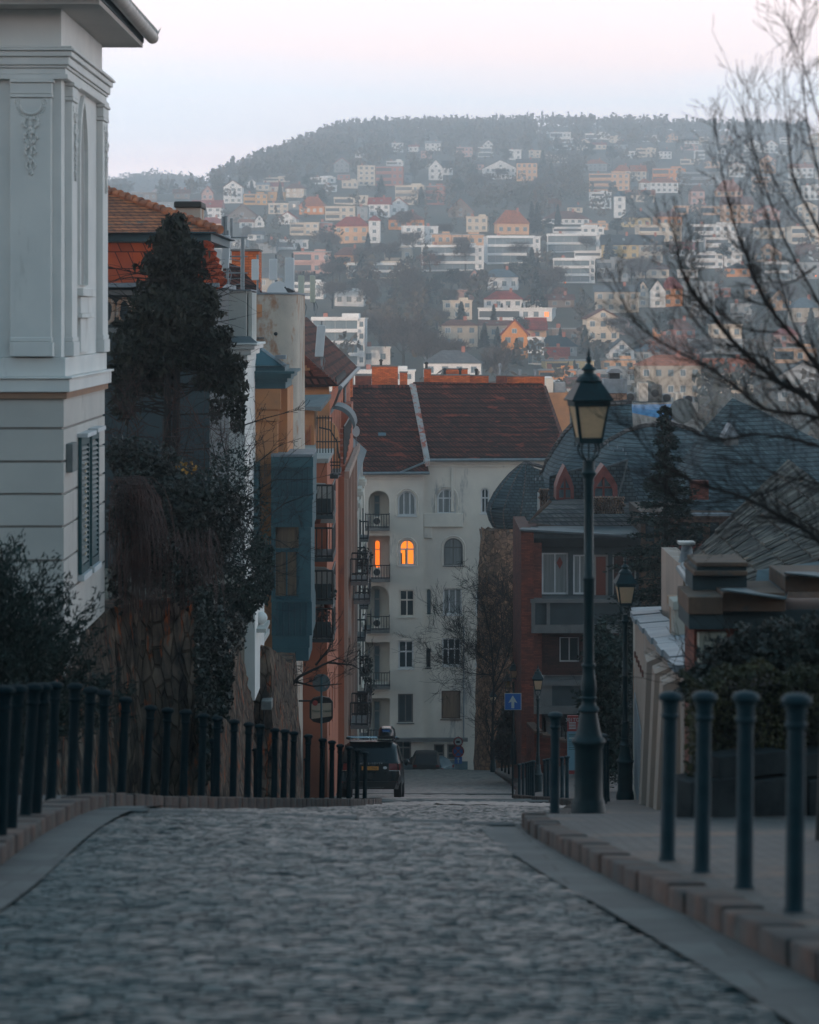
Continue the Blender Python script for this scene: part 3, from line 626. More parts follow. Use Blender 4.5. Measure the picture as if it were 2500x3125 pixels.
m = MB(); m.box(-9.5, X0-.04, YF+.04, YB-.02, -.615, 4.42)
wb(m, 'upper_wall', M['villa'], v)
m = MB()
for (dz0, dz1, e) in ((3.40, 3.47, .07), (3.475, 3.56, .03), (3.565, 3.60, .06), (3.605, 3.72, .09), (3.725, 3.80, .13), (3.805, 3.84, .17), (3.845, 3.875, .14)):
    m.box(-9.5, X0+e, YF-e, YB+e*.5, dz0, dz1)
wb(m, 'cornice', M['villa'], v, bevel=.01)
# pilasters of the front and the side
def pilaster(x0, x1, y0, y1, nx, ny):
    p = MB(); p.box(x0, x1, y0, y1, -.60, 3.12); ex = .035
    for a, b, e in ((3.13, 3.18, .02), (3.185, 3.34, .012), (3.345, 3.395, .04), (-.605, -.40, .03), (-.395, -.33, .015)):
        p.box(x0-(e if nx <= 0 else 0), x1+e, y0-e, y1+(e if ny > 0 else 0), a+.001, b)
    return wb(p, 'pilaster', M['villa'], v, bevel=.008)
pl = pilaster(-5.76, -5.17, 37.80, 37.95, 1, 0)
pilaster(-5.05, -4.935, 38.35, 38.95, 1, 1); pilaster(-5.05, -4.935, 42.2, 42.9, 1, 1); pilaster(-7.4, -6.6, 37.80, 37.95, 1, 0)
# stucco garland on the front pilaster, leaves and scrolls in relief
def garland(cx, cy, cz, fn=None, sx=1):
    g = MB()
    for k in range(15):
        a = math.pi*(1.05+.9*k/14); g.sphere((cx+.155*sx*math.cos(a), cy-.015, cz+.13*math.sin(a)+.02), .022, 6, 4)
        g.sphere((cx+.205*sx*math.cos(a), cy+.005, cz+.18*math.sin(a)+.02), .020, 6, 4)
    for sgn in (-1, 1):
        for k in range(10):
            a = k*.62; r = .065-.005*k; g.sphere((cx+sgn*sx*(.19+r*math.cos(a)*.6), cy, cz+.06+r*math.sin(a)), .019-.001*k, 6, 4)
    z = cz-.17
    for k in range(26):
        w_ = .10*abs(math.sin(k*.50+.4))*(1-k/40)+.012
        for s in (-1, 0, 1): g.sphere((cx+s*w_*sx+random.uniform(-.01, .01), cy-.015+random.uniform(-.01, .01), z+random.uniform(-.01, .01)), random.uniform(.022, .038)*(1-k/60), 5, 4)
        z -= .032
    return wb(g, 'stucco_garland', M['villa'], v, fn, smooth=True)
garland(-5.46, 37.80, 3.0); garland(38.64, 0, 2.95, side(-4.935), .8); garland(42.55, 0, 2.95, side(-4.935), .8)
# niche with pointed arch on the side wall
nm = MB()
P = [(39.65, .45), (40.75, .45), (40.75, 2.6), (40.62, 2.95), (40.42, 3.2), (40.2, 3.36), (39.98, 3.2), (39.78, 2.95), (39.65, 2.6)]
I = [(a+(40.2-a)*.22, .52+(b-.52)*.965) for a, b in P]
n_ = len(P)
for i in range(n_):
    j = (i+1) % n_; nm.hexa([(P[i][0], 0, P[i][1]), (P[j][0], 0, P[j][1]), (I[j][0], 0, I[j][1]), (I[i][0], 0, I[i][1]), (P[i][0], -.06, P[i][1]), (P[j][0], -.06, P[j][1]), (I[j][0], -.06, I[j][1]), (I[i][0], -.06, I[i][1])])
wb(nm, 'niche_frame', M['villa'], v, side(-5.04))
wb(MB().add([(a, -.005, b) for a, b in [(40.2+(p[0]-40.2)*.62, .6+(p[1]-.6)*.93) for p in P]], [tuple(range(n_))]), 'niche', M['plaster_g'], v, side(-5.04))
m = MB(); m.box(39.4, 41.0, -.14, 0, .28, .40); m.box(39.5, 40.9, -.09, 0, .02, .27); m.box(39.45, 40.95, -.12, 0, -.05, .015); m.box(39.75, 40.65, -.06, 0, -.58, -.055)
wb(m, 'niche_console', M['villa'], v, side(-5.04), bevel=.01)
# closed shutters, box on the wall
for a, b, zt in ((39.5, 40.5, -1.86), (40.8, 41.75, -1.84)):
    s_ = MB(); s_.box(a, a+.09, -.06, -.01, -3.92, zt); s_.box(b-.09, b, -.06, -.01, -3.92, zt); s_.box(a+.09, b-.09, -.058, -.01, -3.92, -3.80); s_.box(a+.09, b-.09, -.058, -.01, zt-.12, zt)
    o = wb(s_, 'shutter', M['shutter'], v, side(X0))
    sl = MB(); z = -3.78; k = 0
    while z < zt-.16:
        sl.add([(a+.09, -.055, z), (b-.09, -.055, z), (b-.09, -.012, z+.05), (a+.09, -.012, z+.05), (a+.09, -.062, z+.008), (b-.09, -.062, z+.008), (b-.09, -.019, z+.058), (a+.09, -.019, z+.058)], [(0,3,2,1),(4,5,6,7),(0,1,5,4),(1,2,6,5),(2,3,7,6),(3,0,4,7)], 0); z += .075; k += 1
    wb(sl, 'slats', M['shutter'], o, side(X0))
    wb(MB().box(a-.05, b+.05, -.16, 0, zt+.01, zt+.07), 'window_hood', M['white_paint'], v, side(X0)); wb(MB().box(a, b, -.10, 0, -4.02, -3.93), 'window_sill', M['white_paint'], v, side(X0))
wl = MB()
for k in range(14): wl.box(39.93, 40.02, -.068, -.056, -2.30-k*.105, -2.26-k*.105)
wb(wl, 'lit_slat_gaps', M['shutter_lit'], v, side(X0))
wb(MB().box(38.15, 38.75, -.10, 0, -2.30, -1.88), 'meter_box', M['plaque'], v, side(X0), bevel=.01)
# eaves, gutter
m = MB(); m.box(-9.8, -4.42, 37.35, 43.45, 4.425, 4.50); wb(m, 'soffit', M['villa_low'], v)
m = MB(); m.box(-9.8, -4.405, 37.25, 43.5, 4.505, 4.68); m.hexa([(-9.8, 37.2, 4.685), (-4.35, 37.2, 4.685), (-4.35, 43.55, 4.685), (-9.8, 43.55, 4.685), (-9.8, 40, 6.2), (-7, 40, 6.2), (-7, 41, 6.2), (-9.8, 41, 6.2)])
wb(m, 'roof', M['teal_dark'], v)
g = MB(); g.tube([(-4.27, 36.4, 4.66), (-4.27, 43.55, 4.60)], .105, 14)
for k in range(17): g.tube([(-4.27, 36.6+k*.42, 4.66), (-4.27, 36.65+k*.42, 4.66)], .112, 14)
g.sphere((-4.27, 43.55, 4.60), .104, 12, 6); g.tube([(-4.2, 43.6, 4.66), (-4.13, 43.62, 4.78)], [.02, .004], 5)
wb(g, 'eaves_gutter', M['gutter'], v, smooth=True)
# ================================================================= rubble retaining wall and what grows on it
def wallstrip(pts, zb, zt, thick, nseg=14, amp=.03, batter=.25):
    m = MB(); V = []; q = []
    P = []
    for (a, b) in zip(pts, pts[1:]):
        n = max(2, int((Vector(b)-Vector(a)).length/.35))
        P += [Vector(a).lerp(Vector(b), i/n) for i in range(n)]
    P.append(Vector(pts[-1])); K = nseg
    for i, p in enumerate(P):
        d = (P[min(i+1, len(P)-1)]-P[max(i-1, 0)]); nrm = Vector((d.y, -d.x)).normalized()
        b_, t_ = zb(p), zt(p)
        for k in range(K+1):
            u = k/K; off = batter*(1-u) + .5*amp*(math.sin(i*1.7+k*2.3)+math.sin(i*.6-k*1.1)+random.uniform(-1, 1)*.7)
            V.append((p.x+nrm.x*off, p.y+nrm.y*off, b_+(t_-b_)*u))
        V.append((p.x-nrm.x*thick, p.y-nrm.y*thick, t_+.02))
    n = K+2
    for i in range(len(P)-1):
        for k in range(n-1): q.append((i*n+k, (i+1)*n+k, (i+1)*n+k+1, i*n+k+1))
    m.add(V, q); return m
rw = thing('retaining_wall', 'tall weathered rubble retaining wall with orange stains below the villa', 'wall', (-5, 36, -8))
wb(wallstrip([(-9, 30.5), (-5.6, 31.5), (-5.05, 37), (-4.93, 43.4), (-4.6, 44.6), (-3.72, 45.4)], lambda p: zs(p.y)-.2, lambda p: -4.87 if p.y > 34 else -4.4, .6), 'wall_face', M['rockwall'], rw)
iw = thing('garden_wall', 'dark ivy grown rock wall running back beside the left pavement', 'wall', (-3.75, 50, -9))
wb(wallstrip([(-3.72, 45.4), (-3.66, 52), (-3.74, 62)], lambda p: zs(p.y)-.3, lambda p: interp(p.y, [(45, -4.9), (52, -6.2), (57, -7.2), (62, -9.0)]), 1.5, amp=.05), 'wall_face', M['rockwall'], iw)
wb(MB().box(-9, -3.9, 45.6, 62, -12, -6.0), 'earth_bank', M['ground'], iw)
rk = thing('rubble_pier', 'brown rubble stone pier below the white garden wall on the left', 'wall', (-3.5, 68, -11))
wb(wallstrip([(-4.6, 63.9), (-3.42, 64.2), (-3.28, 72), (-3.3, 76)], lambda p: zs(p.y)-.3, lambda p: interp(p.y, [(64, -8.1), (72, -9.6), (76, -9.8)]), 1.0, amp=.04), 'wall_face', M['rockwall'], rk)
# white garden wall with ball finial and pale coping
gw = thing('garden_pier', 'white garden wall with stone ball on its pale coping', 'wall', (-4.0, 62, -11))
wb(MB().box(XW(500, 62), XW(537, 62), 62, 66, ZW(1475, 62), ZW(1250, 62)), 'white_wall', M['villa'], gw)
c = MB(); c.box(XW(535, 63), XW(562, 63), 62.6, 64.4, ZW(1328, 63), ZW(1320, 63)); c.hexa([(XW(538, 64), 62.2, ZW(1372, 64)), (XW(541, 64), 62.2, ZW(1375, 64)), (XW(568, 70), 70, ZW(1335, 70)), (XW(540, 70), 70, ZW(1332, 70)), (XW(538, 64), 62.2, ZW(1364, 64)), (XW(541, 64), 62.2, ZW(1367, 64)), (XW(568, 70), 70, ZW(1324, 70)), (XW(540, 70), 70, ZW(1321, 70))])
wb(c, 'coping', M['plaster_pale'], gw)
b_ = MB(); b_.sphere((XW(548, 63), 63.4, ZW(1305, 63)), .155, 14, 9); b_.lathe([(.12, -.24), (.08, -.2), (.06, -.13)], 12, (XW(548, 63), 63.4, ZW(1305, 63))); wb(b_, 'stone_ball', M['villa'], gw, smooth=True)
# ================================================================= orange mansard house behind the conifer
mh = thing('mansard_house', 'house with orange tiled mansard roof rising behind the tall cypress', 'house', (-7.5, 66, -6))
d = 66.0
def q3(m, pts, mi=0): m.add(pts, [tuple(range(len(pts)))], mi)
e = MB()   # upper roof slope: hip running down to the right
A = at(212, 398, d+2.0); Bq = at(465, 488, d-1.1); C = at(212, 490, d-1.3)
q3(e, [at(60, 492, d-1.3), C, Bq, A, at(60, 398, d+2)])
q3(e, [Bq, at(458, 492, d+7), at(330, 440, d+7), A])
wb(e, 'roof', M['tile_or'], mh)
rd = MB(); n = 17
for i in range(n):
    p = A.lerp(Bq, i/n); q_ = A.lerp(Bq, (i+1)/n); rd.tube([p+Vector((0, -.02, .02)), q_+Vector((0, -.02, .05))], [.085, .115], 8)
wb(rd, 'ridge_tiles', M['ridge'], mh, smooth=True)
s_ = MB(); s_.box(XW(60, d), XW(462, d), d-1.2, d+6, ZW(494, d), ZW(491, d)); s_.box(XW(60, d), XW(450, d), d-.9, d+6, ZW(510, d), ZW(494, d)-.003); wb(s_, 'eaves', M['teal_dark'], mh)
ma_ = MB(); q3(ma_, [at(60, 596, d-1.2), at(452, 596, d-1.2), at(428, 511, d-.7), at(60, 511, d-.7)]); q3(ma_, [at(452, 596, d-1.2), at(476, 600, d+4), at(440, 511, d+4), at(428, 511, d-.7)])
wb(ma_, 'mansard', M['tile_man'], mh)
rd = MB(); A = at(430, 513, d-.8); Bq = at(462, 600, d-1.15)
for i in range(6):
    rd.tube([A.lerp(Bq, i/6), A.lerp(Bq, (i+1)/6)+Vector((.03, -.04, .03))], [.14, .20], 8)
wb(rd, 'hip_tiles', M['tile_man'], mh, smooth=True)
bs_ = MB(); bs_.box(XW(60, d), XW(470, d), d-1.5, d+5, ZW(606, d), ZW(597, d)); wb(bs_, 'flashing', M['zinc'], mh)
wl_ = MB(); wl_.box(XW(60, d), XW(448, d), d-1.0, d+6, -16, ZW(606, d)-.004); wb(wl_, 'wall', M['dark_clad'], mh)
mo = MB(); mo.box(XW(60, d), XW(458, d), d-1.3, d-1.0, ZW(622, d), ZW(612, d)); mo.box(XW(60, d), XW(452, d), d-1.2, d-1.0, ZW(700, d), ZW(690, d)); wb(mo, 'string_course', M['concrete'], mh)
for i, px in enumerate((225, 261, 298, 334, 370)):     # oval openings with ornate rings
    r_ = MB(); cx, cz = XW(px, d-1.2), ZW(655, d-1.2); K = 20
    for k in range(K):
        a, b = 2*math.pi*k/K, 2*math.pi*(k+1)/K; wv = 1+.10*math.sin(k*math.pi/2.5)
        r_.tube([(cx+.165*math.cos(a)*wv, d-1.1, cz+.30*math.sin(a)), (cx+.165*math.cos(b)*wv, d-1.1, cz+.30*math.sin(b))], .055, 6)
    wb(r_, 'oval_ring', M['plaster_peel'], mh, smooth=True)
ch = thing('chimney', 'grey stone chimney with mossy cap behind the orange roof', 'chimney', at(396, 480, 72))
m = MB(); m.box(XW(370, 72), XW(422, 72), 72, 73.4, ZW(500, 72), ZW(438, 72)); wb(m, 'shaft', M['plaster_peel'], ch)
m = MB(); m.box(XW(367, 72), XW(425, 72), 71.9, 73.5, ZW(438, 72)+.003, ZW(424, 72)); wb(m, 'cap', M['ivy'], ch, bevel=.04)
# ================================================================= white house with block above the cornice
wh = thing('white_house', 'narrow pale house with blocky parapet and moulded cornice behind the cypress', 'house', (-5, 73, -12))
d = 73.0
wb(MB().box(XW(440, d), XW(516, d), d, d+6, -16, ZW(760, d)).box(XW(372, d), XW(440, d)-.003, d+.2, d+6, -16, ZW(800, d)), 'wall', M['villa'], wh)
m = MB()
for (a, b, e_) in ((760, 748, 6), (748-.2, 736, 14), (736-.2, 728, 22), (728-.2, 722, 27)): m.box(XW(440, d), XW(516+e_, d), d-e_*.012, d+4, ZW(a, d), ZW(b, d)-.002)
wb(m, 'cornice', M['villa'], wh, bevel=.02)
q3(m2 := MB(), [at(440, 722, d-.3), at(543, 722, d-.3), at(527, 708, d+.4), at(440, 708, d+.4)]); wb(m2, 'cornice_lead', M['lead'], wh)
wb(MB().box(XW(430, d+.5), XW(519, d+.5), d+.5, d+3, ZW(722, d), ZW(612, d)).box(XW(519, d)+.004, XW(527, d), d+.8, d+3, ZW(722, d), ZW(615, d)), 'parapet_block', M['plaster_pale'], wh)
wb(MB().box(XW(428, d+.5), XW(529, d+.5), d+.42, d+3.1, ZW(612, d)+.003, ZW(609, d)), 'coping', M['zinc'], wh)
# ================================================================= rounded plaster stair tower with shutters
st = thing('stair_tower', 'peeling beige plaster tower with rounded corner under the white antennas', 'tower', (-4, 82, -14))
d = 82.0; xa, xb, zt = XW(524, d), XW(626, d), ZW(620, d)
prof = [(xa, d), (xb-.75, d)] + [(xb-.75+.75*math.sin(t*math.pi/20), d+.75-.75*math.cos(t*math.pi/20)) for t in range(1, 11)] + [(xb, d+6), (xa, d+6)]
def plan(m, P, z0, z1):
    n = len(P); return m.add([(x, y, z0) for x, y in P]+[(x, y, z1) for x, y in P], [tuple(range(n-1, -1, -1)), tuple(range(n, 2*n))]+[(i, (i+1) % n, (i+1) % n+n, i+n) for i in range(n)])
wb(plan(MB(), prof, -20, zt), 'wall', M['plaster_peel'], st, smooth=True)
wb(plan(MB(), [(x*1.0+(.05 if i > 1 else 0), y-.05) for i, (x, y) in enumerate(prof)], zt+.003, zt+.06), 'coping', M['zinc'], st)
s1 = MB(); s1.box(XW(529, d), XW(540, d), d-.04, d-.005, ZW(668, d), ZW(641, d)); s1.box(XW(541, d), XW(552, d), d-.04, d-.005, ZW(668, d), ZW(641, d)); wb(s1, 'wooden_shutters', M['ochre'], st)
wb(MB().box(XW(529, d), XW(557, d), d-.15, d-.005, ZW(713, d), ZW(710, d)).box(XW(556, d), XW(572, d), d-.05, d-.006, ZW(770, d), ZW(757, d)), 'ledge', M['concrete'], st)
wb(MB().sphere((XW(581, d), d-.01, ZW(703, d)), .06, 8, 5), 'vent_hole', M['black'], st)
# teal skylight roof, orange wall with teal cornice, teal standing-seam bay
tl = thing('teal_roofed_house', 'orange walled house with teal metal cornice, pyramid skylight and seamed bay', 'house', (-4, 78, -14))
d = 78.0
m = MB(); ap = at(520, 712, d+1.4)
q3(m, [at(500, 770, d-.1), at(598, 770, d-.1), ap, at(490, 712, d+1.4)]); q3(m, [at(598, 770, d-.1), at(606, 768, d+2.8), ap]); wb(m, 'skylight_roof', M['teal_sheet'], tl)
m = MB(); m.tube([ap, at(600, 770, d-.12)], .05, 6); m.box(XW(580, d), XW(602, d), d-.1, d+.6, ZW(756, d), ZW(748, d)); wb(m, 'ridge_trim', M['zinc'], tl)
wb(MB().box(XW(500, d), XW(600, d), d, d+3, ZW(786, d), ZW(771, d)), 'skylight_base', M['teal_sheet'], tl)
m = MB()
for a, b, xe, o_ in ((786, 781, 622, .55), (796, 786.3, 614, .42), (804, 796.3, 606, .3), (818, 804.3, 602, .2)): m.box(XW(500, d), XW(xe, d), d-o_, d+4, ZW(a, d), ZW(b, d))
wb(m, 'metal_cornice', M['teal_sheet'], tl)
m = MB(); m.box(XW(500, d), XW(585, d), d, d+8, -18, ZW(818, d)-.003); m.box(XW(585, d)+.003, XW(604, d), d+.5, d+8, -18, ZW(818, d)-.003)
m.box(XW(516, d), XW(592, d), d-.2, d, ZW(862, d), ZW(818, d)-.004); m.box(XW(516, d), XW(588, d), d-.12, d, ZW(886, d), ZW(863, d)); wb(m, 'wall', M['ochre'], tl, bevel=.01)
sm_ = MB(); sm_.box(XW(517, d), XW(548, d), d-.9, d-.004, ZW(1155, d), ZW(972, d)); wb(sm_, 'side_bay', M['teal_sheet'], tl)
d = 79.0; xa, xb = XW(571, d), XW(659, d)
m = MB(); y0 = d-1.6
SE = [MB(), MB()]
def seams(m, xa, xb, z0, z1, y, n):
    m.box(xa, xb, y, y+3, z0, z1); m = SE[n == 7]
    for k in range(1, n): x = xa+(xb-xa)*k/n; m.box(x-.022, x+.022, y-.06, y-.001, z0+.01, z1-.01)
d2 = y0
X_ = lambda x: XW(x, d2); Z_ = lambda y: ZW(y, d2)
seams(m, X_(571), X_(659), Z_(1046), Z_(985), y0, 8); seams(m, X_(571), X_(658), Z_(1110), Z_(1052), y0, 4); seams(m, X_(572), X_(657), Z_(1338), Z_(1268), y0, 7)
m.box(X_(571), X_(660), y0-.06, y0+3, Z_(984.5), Z_(962)); m.box(X_(571), X_(660), y0-.05, y0+3, Z_(1051.8), Z_(1046.2)); m.box(X_(573), X_(652), y0+.02, y0+3, Z_(1364), Z_(1338.3))
m.box(X_(571), X_(656), y0-.05, y0+3, Z_(1268-.3), Z_(1262)); m.box(X_(629), X_(655), y0, y0+3, Z_(1262.3), Z_(1110.3)); m.box(X_(571), X_(580), y0, y0+3, Z_(1262.3), Z_(1110.3))
m.prism([(X_(573), Z_(1364.3)), (X_(573), Z_(1462)), (X_(582), Z_(1462)), (X_(622), Z_(1392)), (X_(650), Z_(1392)), (X_(650), Z_(1364.3))], y0+.04, y0+3)
wb(m, 'seamed_bay', M['teal_sheet'], tl); wb(SE[0], 'standing_seams', M['teal_dark'], tl); wb(SE[1], 'standing_seams', M['teal_dark'], tl)
wb(MB().box(X_(571), X_(658), y0-.1, y0+3, Z_(961.7), Z_(956)), 'bay_roof', M['zinc'], tl)
m = MB(); m.quad((X_(580), y0+.2, Z_(1262)), (X_(629), y0+.2, Z_(1262)), (X_(629), y0+.2, Z_(1110)), (X_(580), y0+.2, Z_(1110))); wo = wb(m, 'bay_window', M['curtain'], tl)
wb(MB().box(X_(602), X_(605), y0+.1, y0+.17, Z_(1256), Z_(1163)).box(X_(580), X_(629), y0+.1, y0+.18, Z_(1163), Z_(1155)).box(X_(580), X_(629), y0+.1, y0+.19, Z_(1262), Z_(1256)).box(X_(624), X_(629), y0+.1, y0+.18, Z_(1255), Z_(1165)), 'frame', M['teal_sheet'], wo)
# ================================================================= antennas and pigeon on the stair tower
def antenna(x0, x1, yt, yb, d, lab, mt='antenna_w', pole=None, dish=False, tilt=0):
    t = thing('roof_antenna', lab, 'antenna', at((x0+x1)/2, yb, d), group='mobile phone antennas on the left roofs')
    cx = XW((x0+x1)/2, d); w_ = (x1-x0)*d/F/2; z0, z1 = ZW(yb, d), ZW(yt, d)
    m = MB(); m.box(cx-w_, cx+w_, d-.09, d+.07, z0, z1)
    if tilt: wmap(m, lambda x, y, z: (x+(z-z0)*tilt, y, z))
    wb(m, 'panel', M[mt], t, bevel=.025)
    p = MB(); pb = ZW(pole or (yb+40), d); px_ = cx+w_*.6; p.tube([(px_, d+.16, pb), (px_, d+.16, z1+.15)], .035, 8)
    p.box(px_-.05, px_+.05, d+.05, d+.2, z0+.2, z0+.26); p.box(px_-.05, px_+.05, d+.05, d+.2, z1-.26, z1-.2)
    p.tube([(px_, d+.1, z0+.1), (px_+.12, d+.1, z0-.15), (px_+.05, d+.1, z0-.45), (px_, d+.15, pb)], .014, 5)
    wb(p, 'mast', M['galv'], t); return t
antenna(465, 482, 496, 565, 74, 'white panel antenna leaning right beside the orange roof corner', tilt=.06, pole=620)
antenna(530, 545, 546, 590, 84, 'short grey white box antenna left of the round dish', pole=620)
antenna(567, 584, 545, 590, 84, 'square white antenna box above the dish', pole=620)
antenna(600, 620, 543, 610, 84, 'tallest wide white panel antenna right of the dish', pole=622)
antenna(628, 641, 580, 637, 88, 'pale greenish slim antenna, left of the two on the mast', 'antenna_g', pole=770)
antenna(653, 664, 580, 637, 90, 'pale greenish slim antenna, right of the two on the mast', 'antenna_g', pole=655)
antenna(663, 681, 685, 751, 92, 'white cylinder like antenna standing on the brown tiled roof', tilt=.08, pole=770)
t = thing('antenna_mast', 'grey steel lattice mast carrying crossbars left of the brick chimney', 'mast', at(507, 610, 78))
m = MB(); cx = XW(511, 78); m.tube([(cx, 78, ZW(620, 78)), (cx, 78, ZW(500, 78))], .06, 8)
for yy in (500, 540, 575): m.tube([(cx-.5, 78, ZW(yy, 78)), (cx+.15, 78, ZW(yy, 78))], .025, 6)
for xx in (470, 476, 488): m.tube([(XW(xx, 78), 77.9, ZW(500, 78)), (XW(xx, 78), 77.9, ZW(455+(xx % 7), 78))], .045, 8)
for k in range(6): m.tube([(cx-.06, 77.95, ZW(610-k*12, 78)), (cx-.35, 77.9, ZW(616-k*14, 78)), (cx-.6, 77.95, ZW(598-k*9, 78))], .012, 5)
wb(m, 'pole', M['galv'], t)
t = thing('satellite_dish', 'white round dish seen over the tower parapet near the pigeon', 'dish', at(590, 618, 84))
m = MB(); m.lathe([(.01, 0), (.2, -.02), (.36, -.07), (.38, -.075)], 20, (0, 0, 0)); wmap(m, lambda x, y, z: (x+XW(587, 84), 84+z, y+ZW(617, 84))); wb(m, 'reflector', M['antenna_w'], t, smooth=True)
m = MB(); m.tube([(XW(587, 84), 84.02, ZW(617, 84)), (XW(587, 84), 84.3, ZW(625, 84))], .03, 6); wb(m, 'bracket', M['galv'], t)
bd = thing('pigeon', 'small grey pigeon standing on the tower parapet', 'bird', at(609, 619, 82.2))
c = at(609, 614, 82.2)
m = MB()
prof_ = [(-.17, .012, .0), (-.12, .03, .005), (-.05, .065, .02), (.02, .075, .035), (.07, .055, .06), (.10, .034, .095), (.115, .036, .125), (.135, .026, .13), (.155, .006, .122)]
V = []; q = []
for i, (x, r, z) in enumerate(prof_):
    for k in range(8): a = k*math.pi/4; V.append((c.x-x, c.y+r*math.cos(a)*.8, c.z+z+r*math.sin(a)))
for i in range(len(prof_)-1):
    for k in range(8): q.append((i*8+k, i*8+(k+1) % 8, (i+1)*8+(k+1) % 8, (i+1)*8+k))
m.add(V, q); m.tube([(c.x, c.y-.02, c.z-.03), (c.x-.01, c.y-.02, c.z-.10)], .006, 4); m.tube([(c.x, c.y+.03, c.z-.03), (c.x-.01, c.y+.03, c.z-.10)], .006, 4)
wb(m, 'body', M['bird'], bd, smooth=True)
# brick chimney and dark roof behind the antennas
t = thing('brick_chimney', 'orange brick chimney stack with stepped slope behind the antenna mast', 'chimney', at(515, 600, 92))
wb(MB().box(XW(488, 92), XW(546, 92), 92, 93.5, ZW(640, 92), ZW(529, 92)), 'stack', M['brick_or'], t); wb(MB().box(XW(486, 92), XW(548, 92), 91.9, 93.6, ZW(529, 92)+.003, ZW(525, 92)), 'cap', M['concrete'], t)
t = thing('dark_roof', 'dark tiled lean-to roof in front of the orange brick chimney', 'roof', at(480, 640, 88))
m = MB(); q3(m, [at(468, 640, 87), at(575, 640, 87), at(505, 562, 90), at(470, 548, 90)]); q3(m, [at(470, 548, 90), at(505, 562, 90), at(505, 640, 90.2), at(470, 640, 90.2)]); wb(m, 'roof', M['tile_br'], t)
# ================================================================= left street row beyond the bay
# ochre and terracotta house with brown tiled roof
oh = thing('terracotta_house', 'tall terracotta and ochre house with brown tiled roof and grey gutter', 'house', (-3.2, 100, -18))
XF = -3.05; d = 100.0; ze = -2.72
fs = side(XF)
H = [(100+2.6+k*2.9, 100+3.6+k*2.9, z0, z0+1.75) for k in range(11) for z0 in (-5.6, -9.0, -12.4, -15.8)]
m = MB().holes(100, 135, -26, ze-.3, [h + (False, .22) for h in H], y=0, dep=.22)
wb(m, 'street_wall', M['terra'], oh, fs)
for k, h in enumerate(H): win(oh, h[0], h[1], h[2], h[3], .16, fn=fs, frame='white_paint', th=.07)
m = MB(); xg = XW(628, 100); m.add([(xg-1, 99.98, -26), (XF, 99.98, -26), (XF, 99.98, ze-.2), (XW(690, 100), 99.98, ZW(790, 100)), (XW(628, 100), 99.98, ZW(750, 100)), (xg-1, 99.98, ZW(745, 100))], [(0, 1, 2, 3, 4, 5)])
wb(m, 'gable_wall', M['ochre'], oh)
st_ = MB()
for k in range(11):
    x = 632+k*6.2; y = 752+k*5.1; st_.box(XW(x-4, 99.9), XW(x+16, 99.9), 99.82, 99.97, ZW(y+7, 99.9), ZW(y+1, 99.9))
wb(st_, 'stepped_brick_edge', M['brick'], oh)
m = MB(); rg = [at(640, 706, 104), at(640, 706, 125)]
q3(m, [(XF+.35, 99.6, ze), (XF+.35, 136, ze), (XF-2.2, 134, ze+2.6), (XF-2.2, 101, ze+2.3)]); q3(m, [(XF-2.2, 101, ze+2.3), (XF-2.2, 134, ze+2.6), (XF-6, 134, ze+.2), (XF-6, 101, ze+.1)])
q3(m, [(XF+.35, 99.6, ze), (XF-2.2, 101, ze+2.3), (XF-6, 99.7, ze-.3)])
wb(m, 'roof', M['tile_br'], oh)
g = MB(); g.tube([(XF+.42, 99.5, ze-.06), (XF+.42, 136, ze-.06)], .09, 8); g.tube([(XF+.4, 101, ze-.1), (XF+.1, 101.4, ze-.9), (XF-.4, 100.2, ze-1.8), (XF-.45, 99.9, -9)], .07, 8); g.tube([(XF+.4, 119, ze-.1), (XF+.1, 119.3, ze-.6), (XF+.1, 119.4, -9)], .07, 8)
wb(g, 'gutter', M['galv'], oh, smooth=True)
m = MB()
for k in range(26): y = 101+k*.55; m.tube([(XF+.25, y, ze+.05), (XF+.2, y+.05, ze+.30)], [.05, .02], 5)
wb(m, 'snow_guard', M['black'], oh)
lt = thing('lean_to_roof', 'small dark roof slab over an ochre wall below the terracotta house', 'roof', at(640, 850, 95))
m = MB(); m.hexa([tuple(at(*p)) for p in ((624, 862, 95), (676, 866, 94), (698, 838, 97), (624, 838, 97), (624, 855, 95), (676, 857, 94), (698, 830, 97), (624, 832, 97))]); wb(m, 'slab', M['lead'], lt)
wb(MB().box(XW(620, 95.5), XW(662, 95.5), 95.5, 99, -14, ZW(864, 95.5)), 'wall', M['ochre'], lt)
m = MB()
for x in (641, 646, 652): m.box(XW(x, 95.4), XW(x+2, 95.4), 95.4, 95.49, ZW(960, 95.4), ZW(912+(x-641)*-1.5, 95.4))
wb(m, 'slit_recess', M['terra'], lt)
# salmon house with balconies and barrel terrace
bh = thing('salmon_house', 'salmon plastered house with rounded balcony walls and a caged terrace', 'house', (-2.9, 86, -16))
XF = -2.72; fs = side(XF)
H = [(86.5+2.2+k*3.1, 86.5+3.2+k*3.1, z0, z0+1.6) for k in range(3) for z0 in (-8.0, -11.2, -14.4)]
m = MB().holes(86.5, 100, -21, -4.9, [h+(False, .2) for h in H]); wb(m, 'street_wall', M['terra'], bh, fs)
for h in H: win(bh, *h, .15, fn=fs, th=.07)
wb(MB().quad((-6, 86.5, -21), (XF, 86.5, -21), (XF, 86.5, -4.9), (-6, 86.5, -4.9)), 'end_wall', M['terra'], bh)
wb(MB().box(-6, XF+.05, 86.4, 100, -4.9+.003, -4.75), 'terrace_slab', M['plaster_g'], bh)
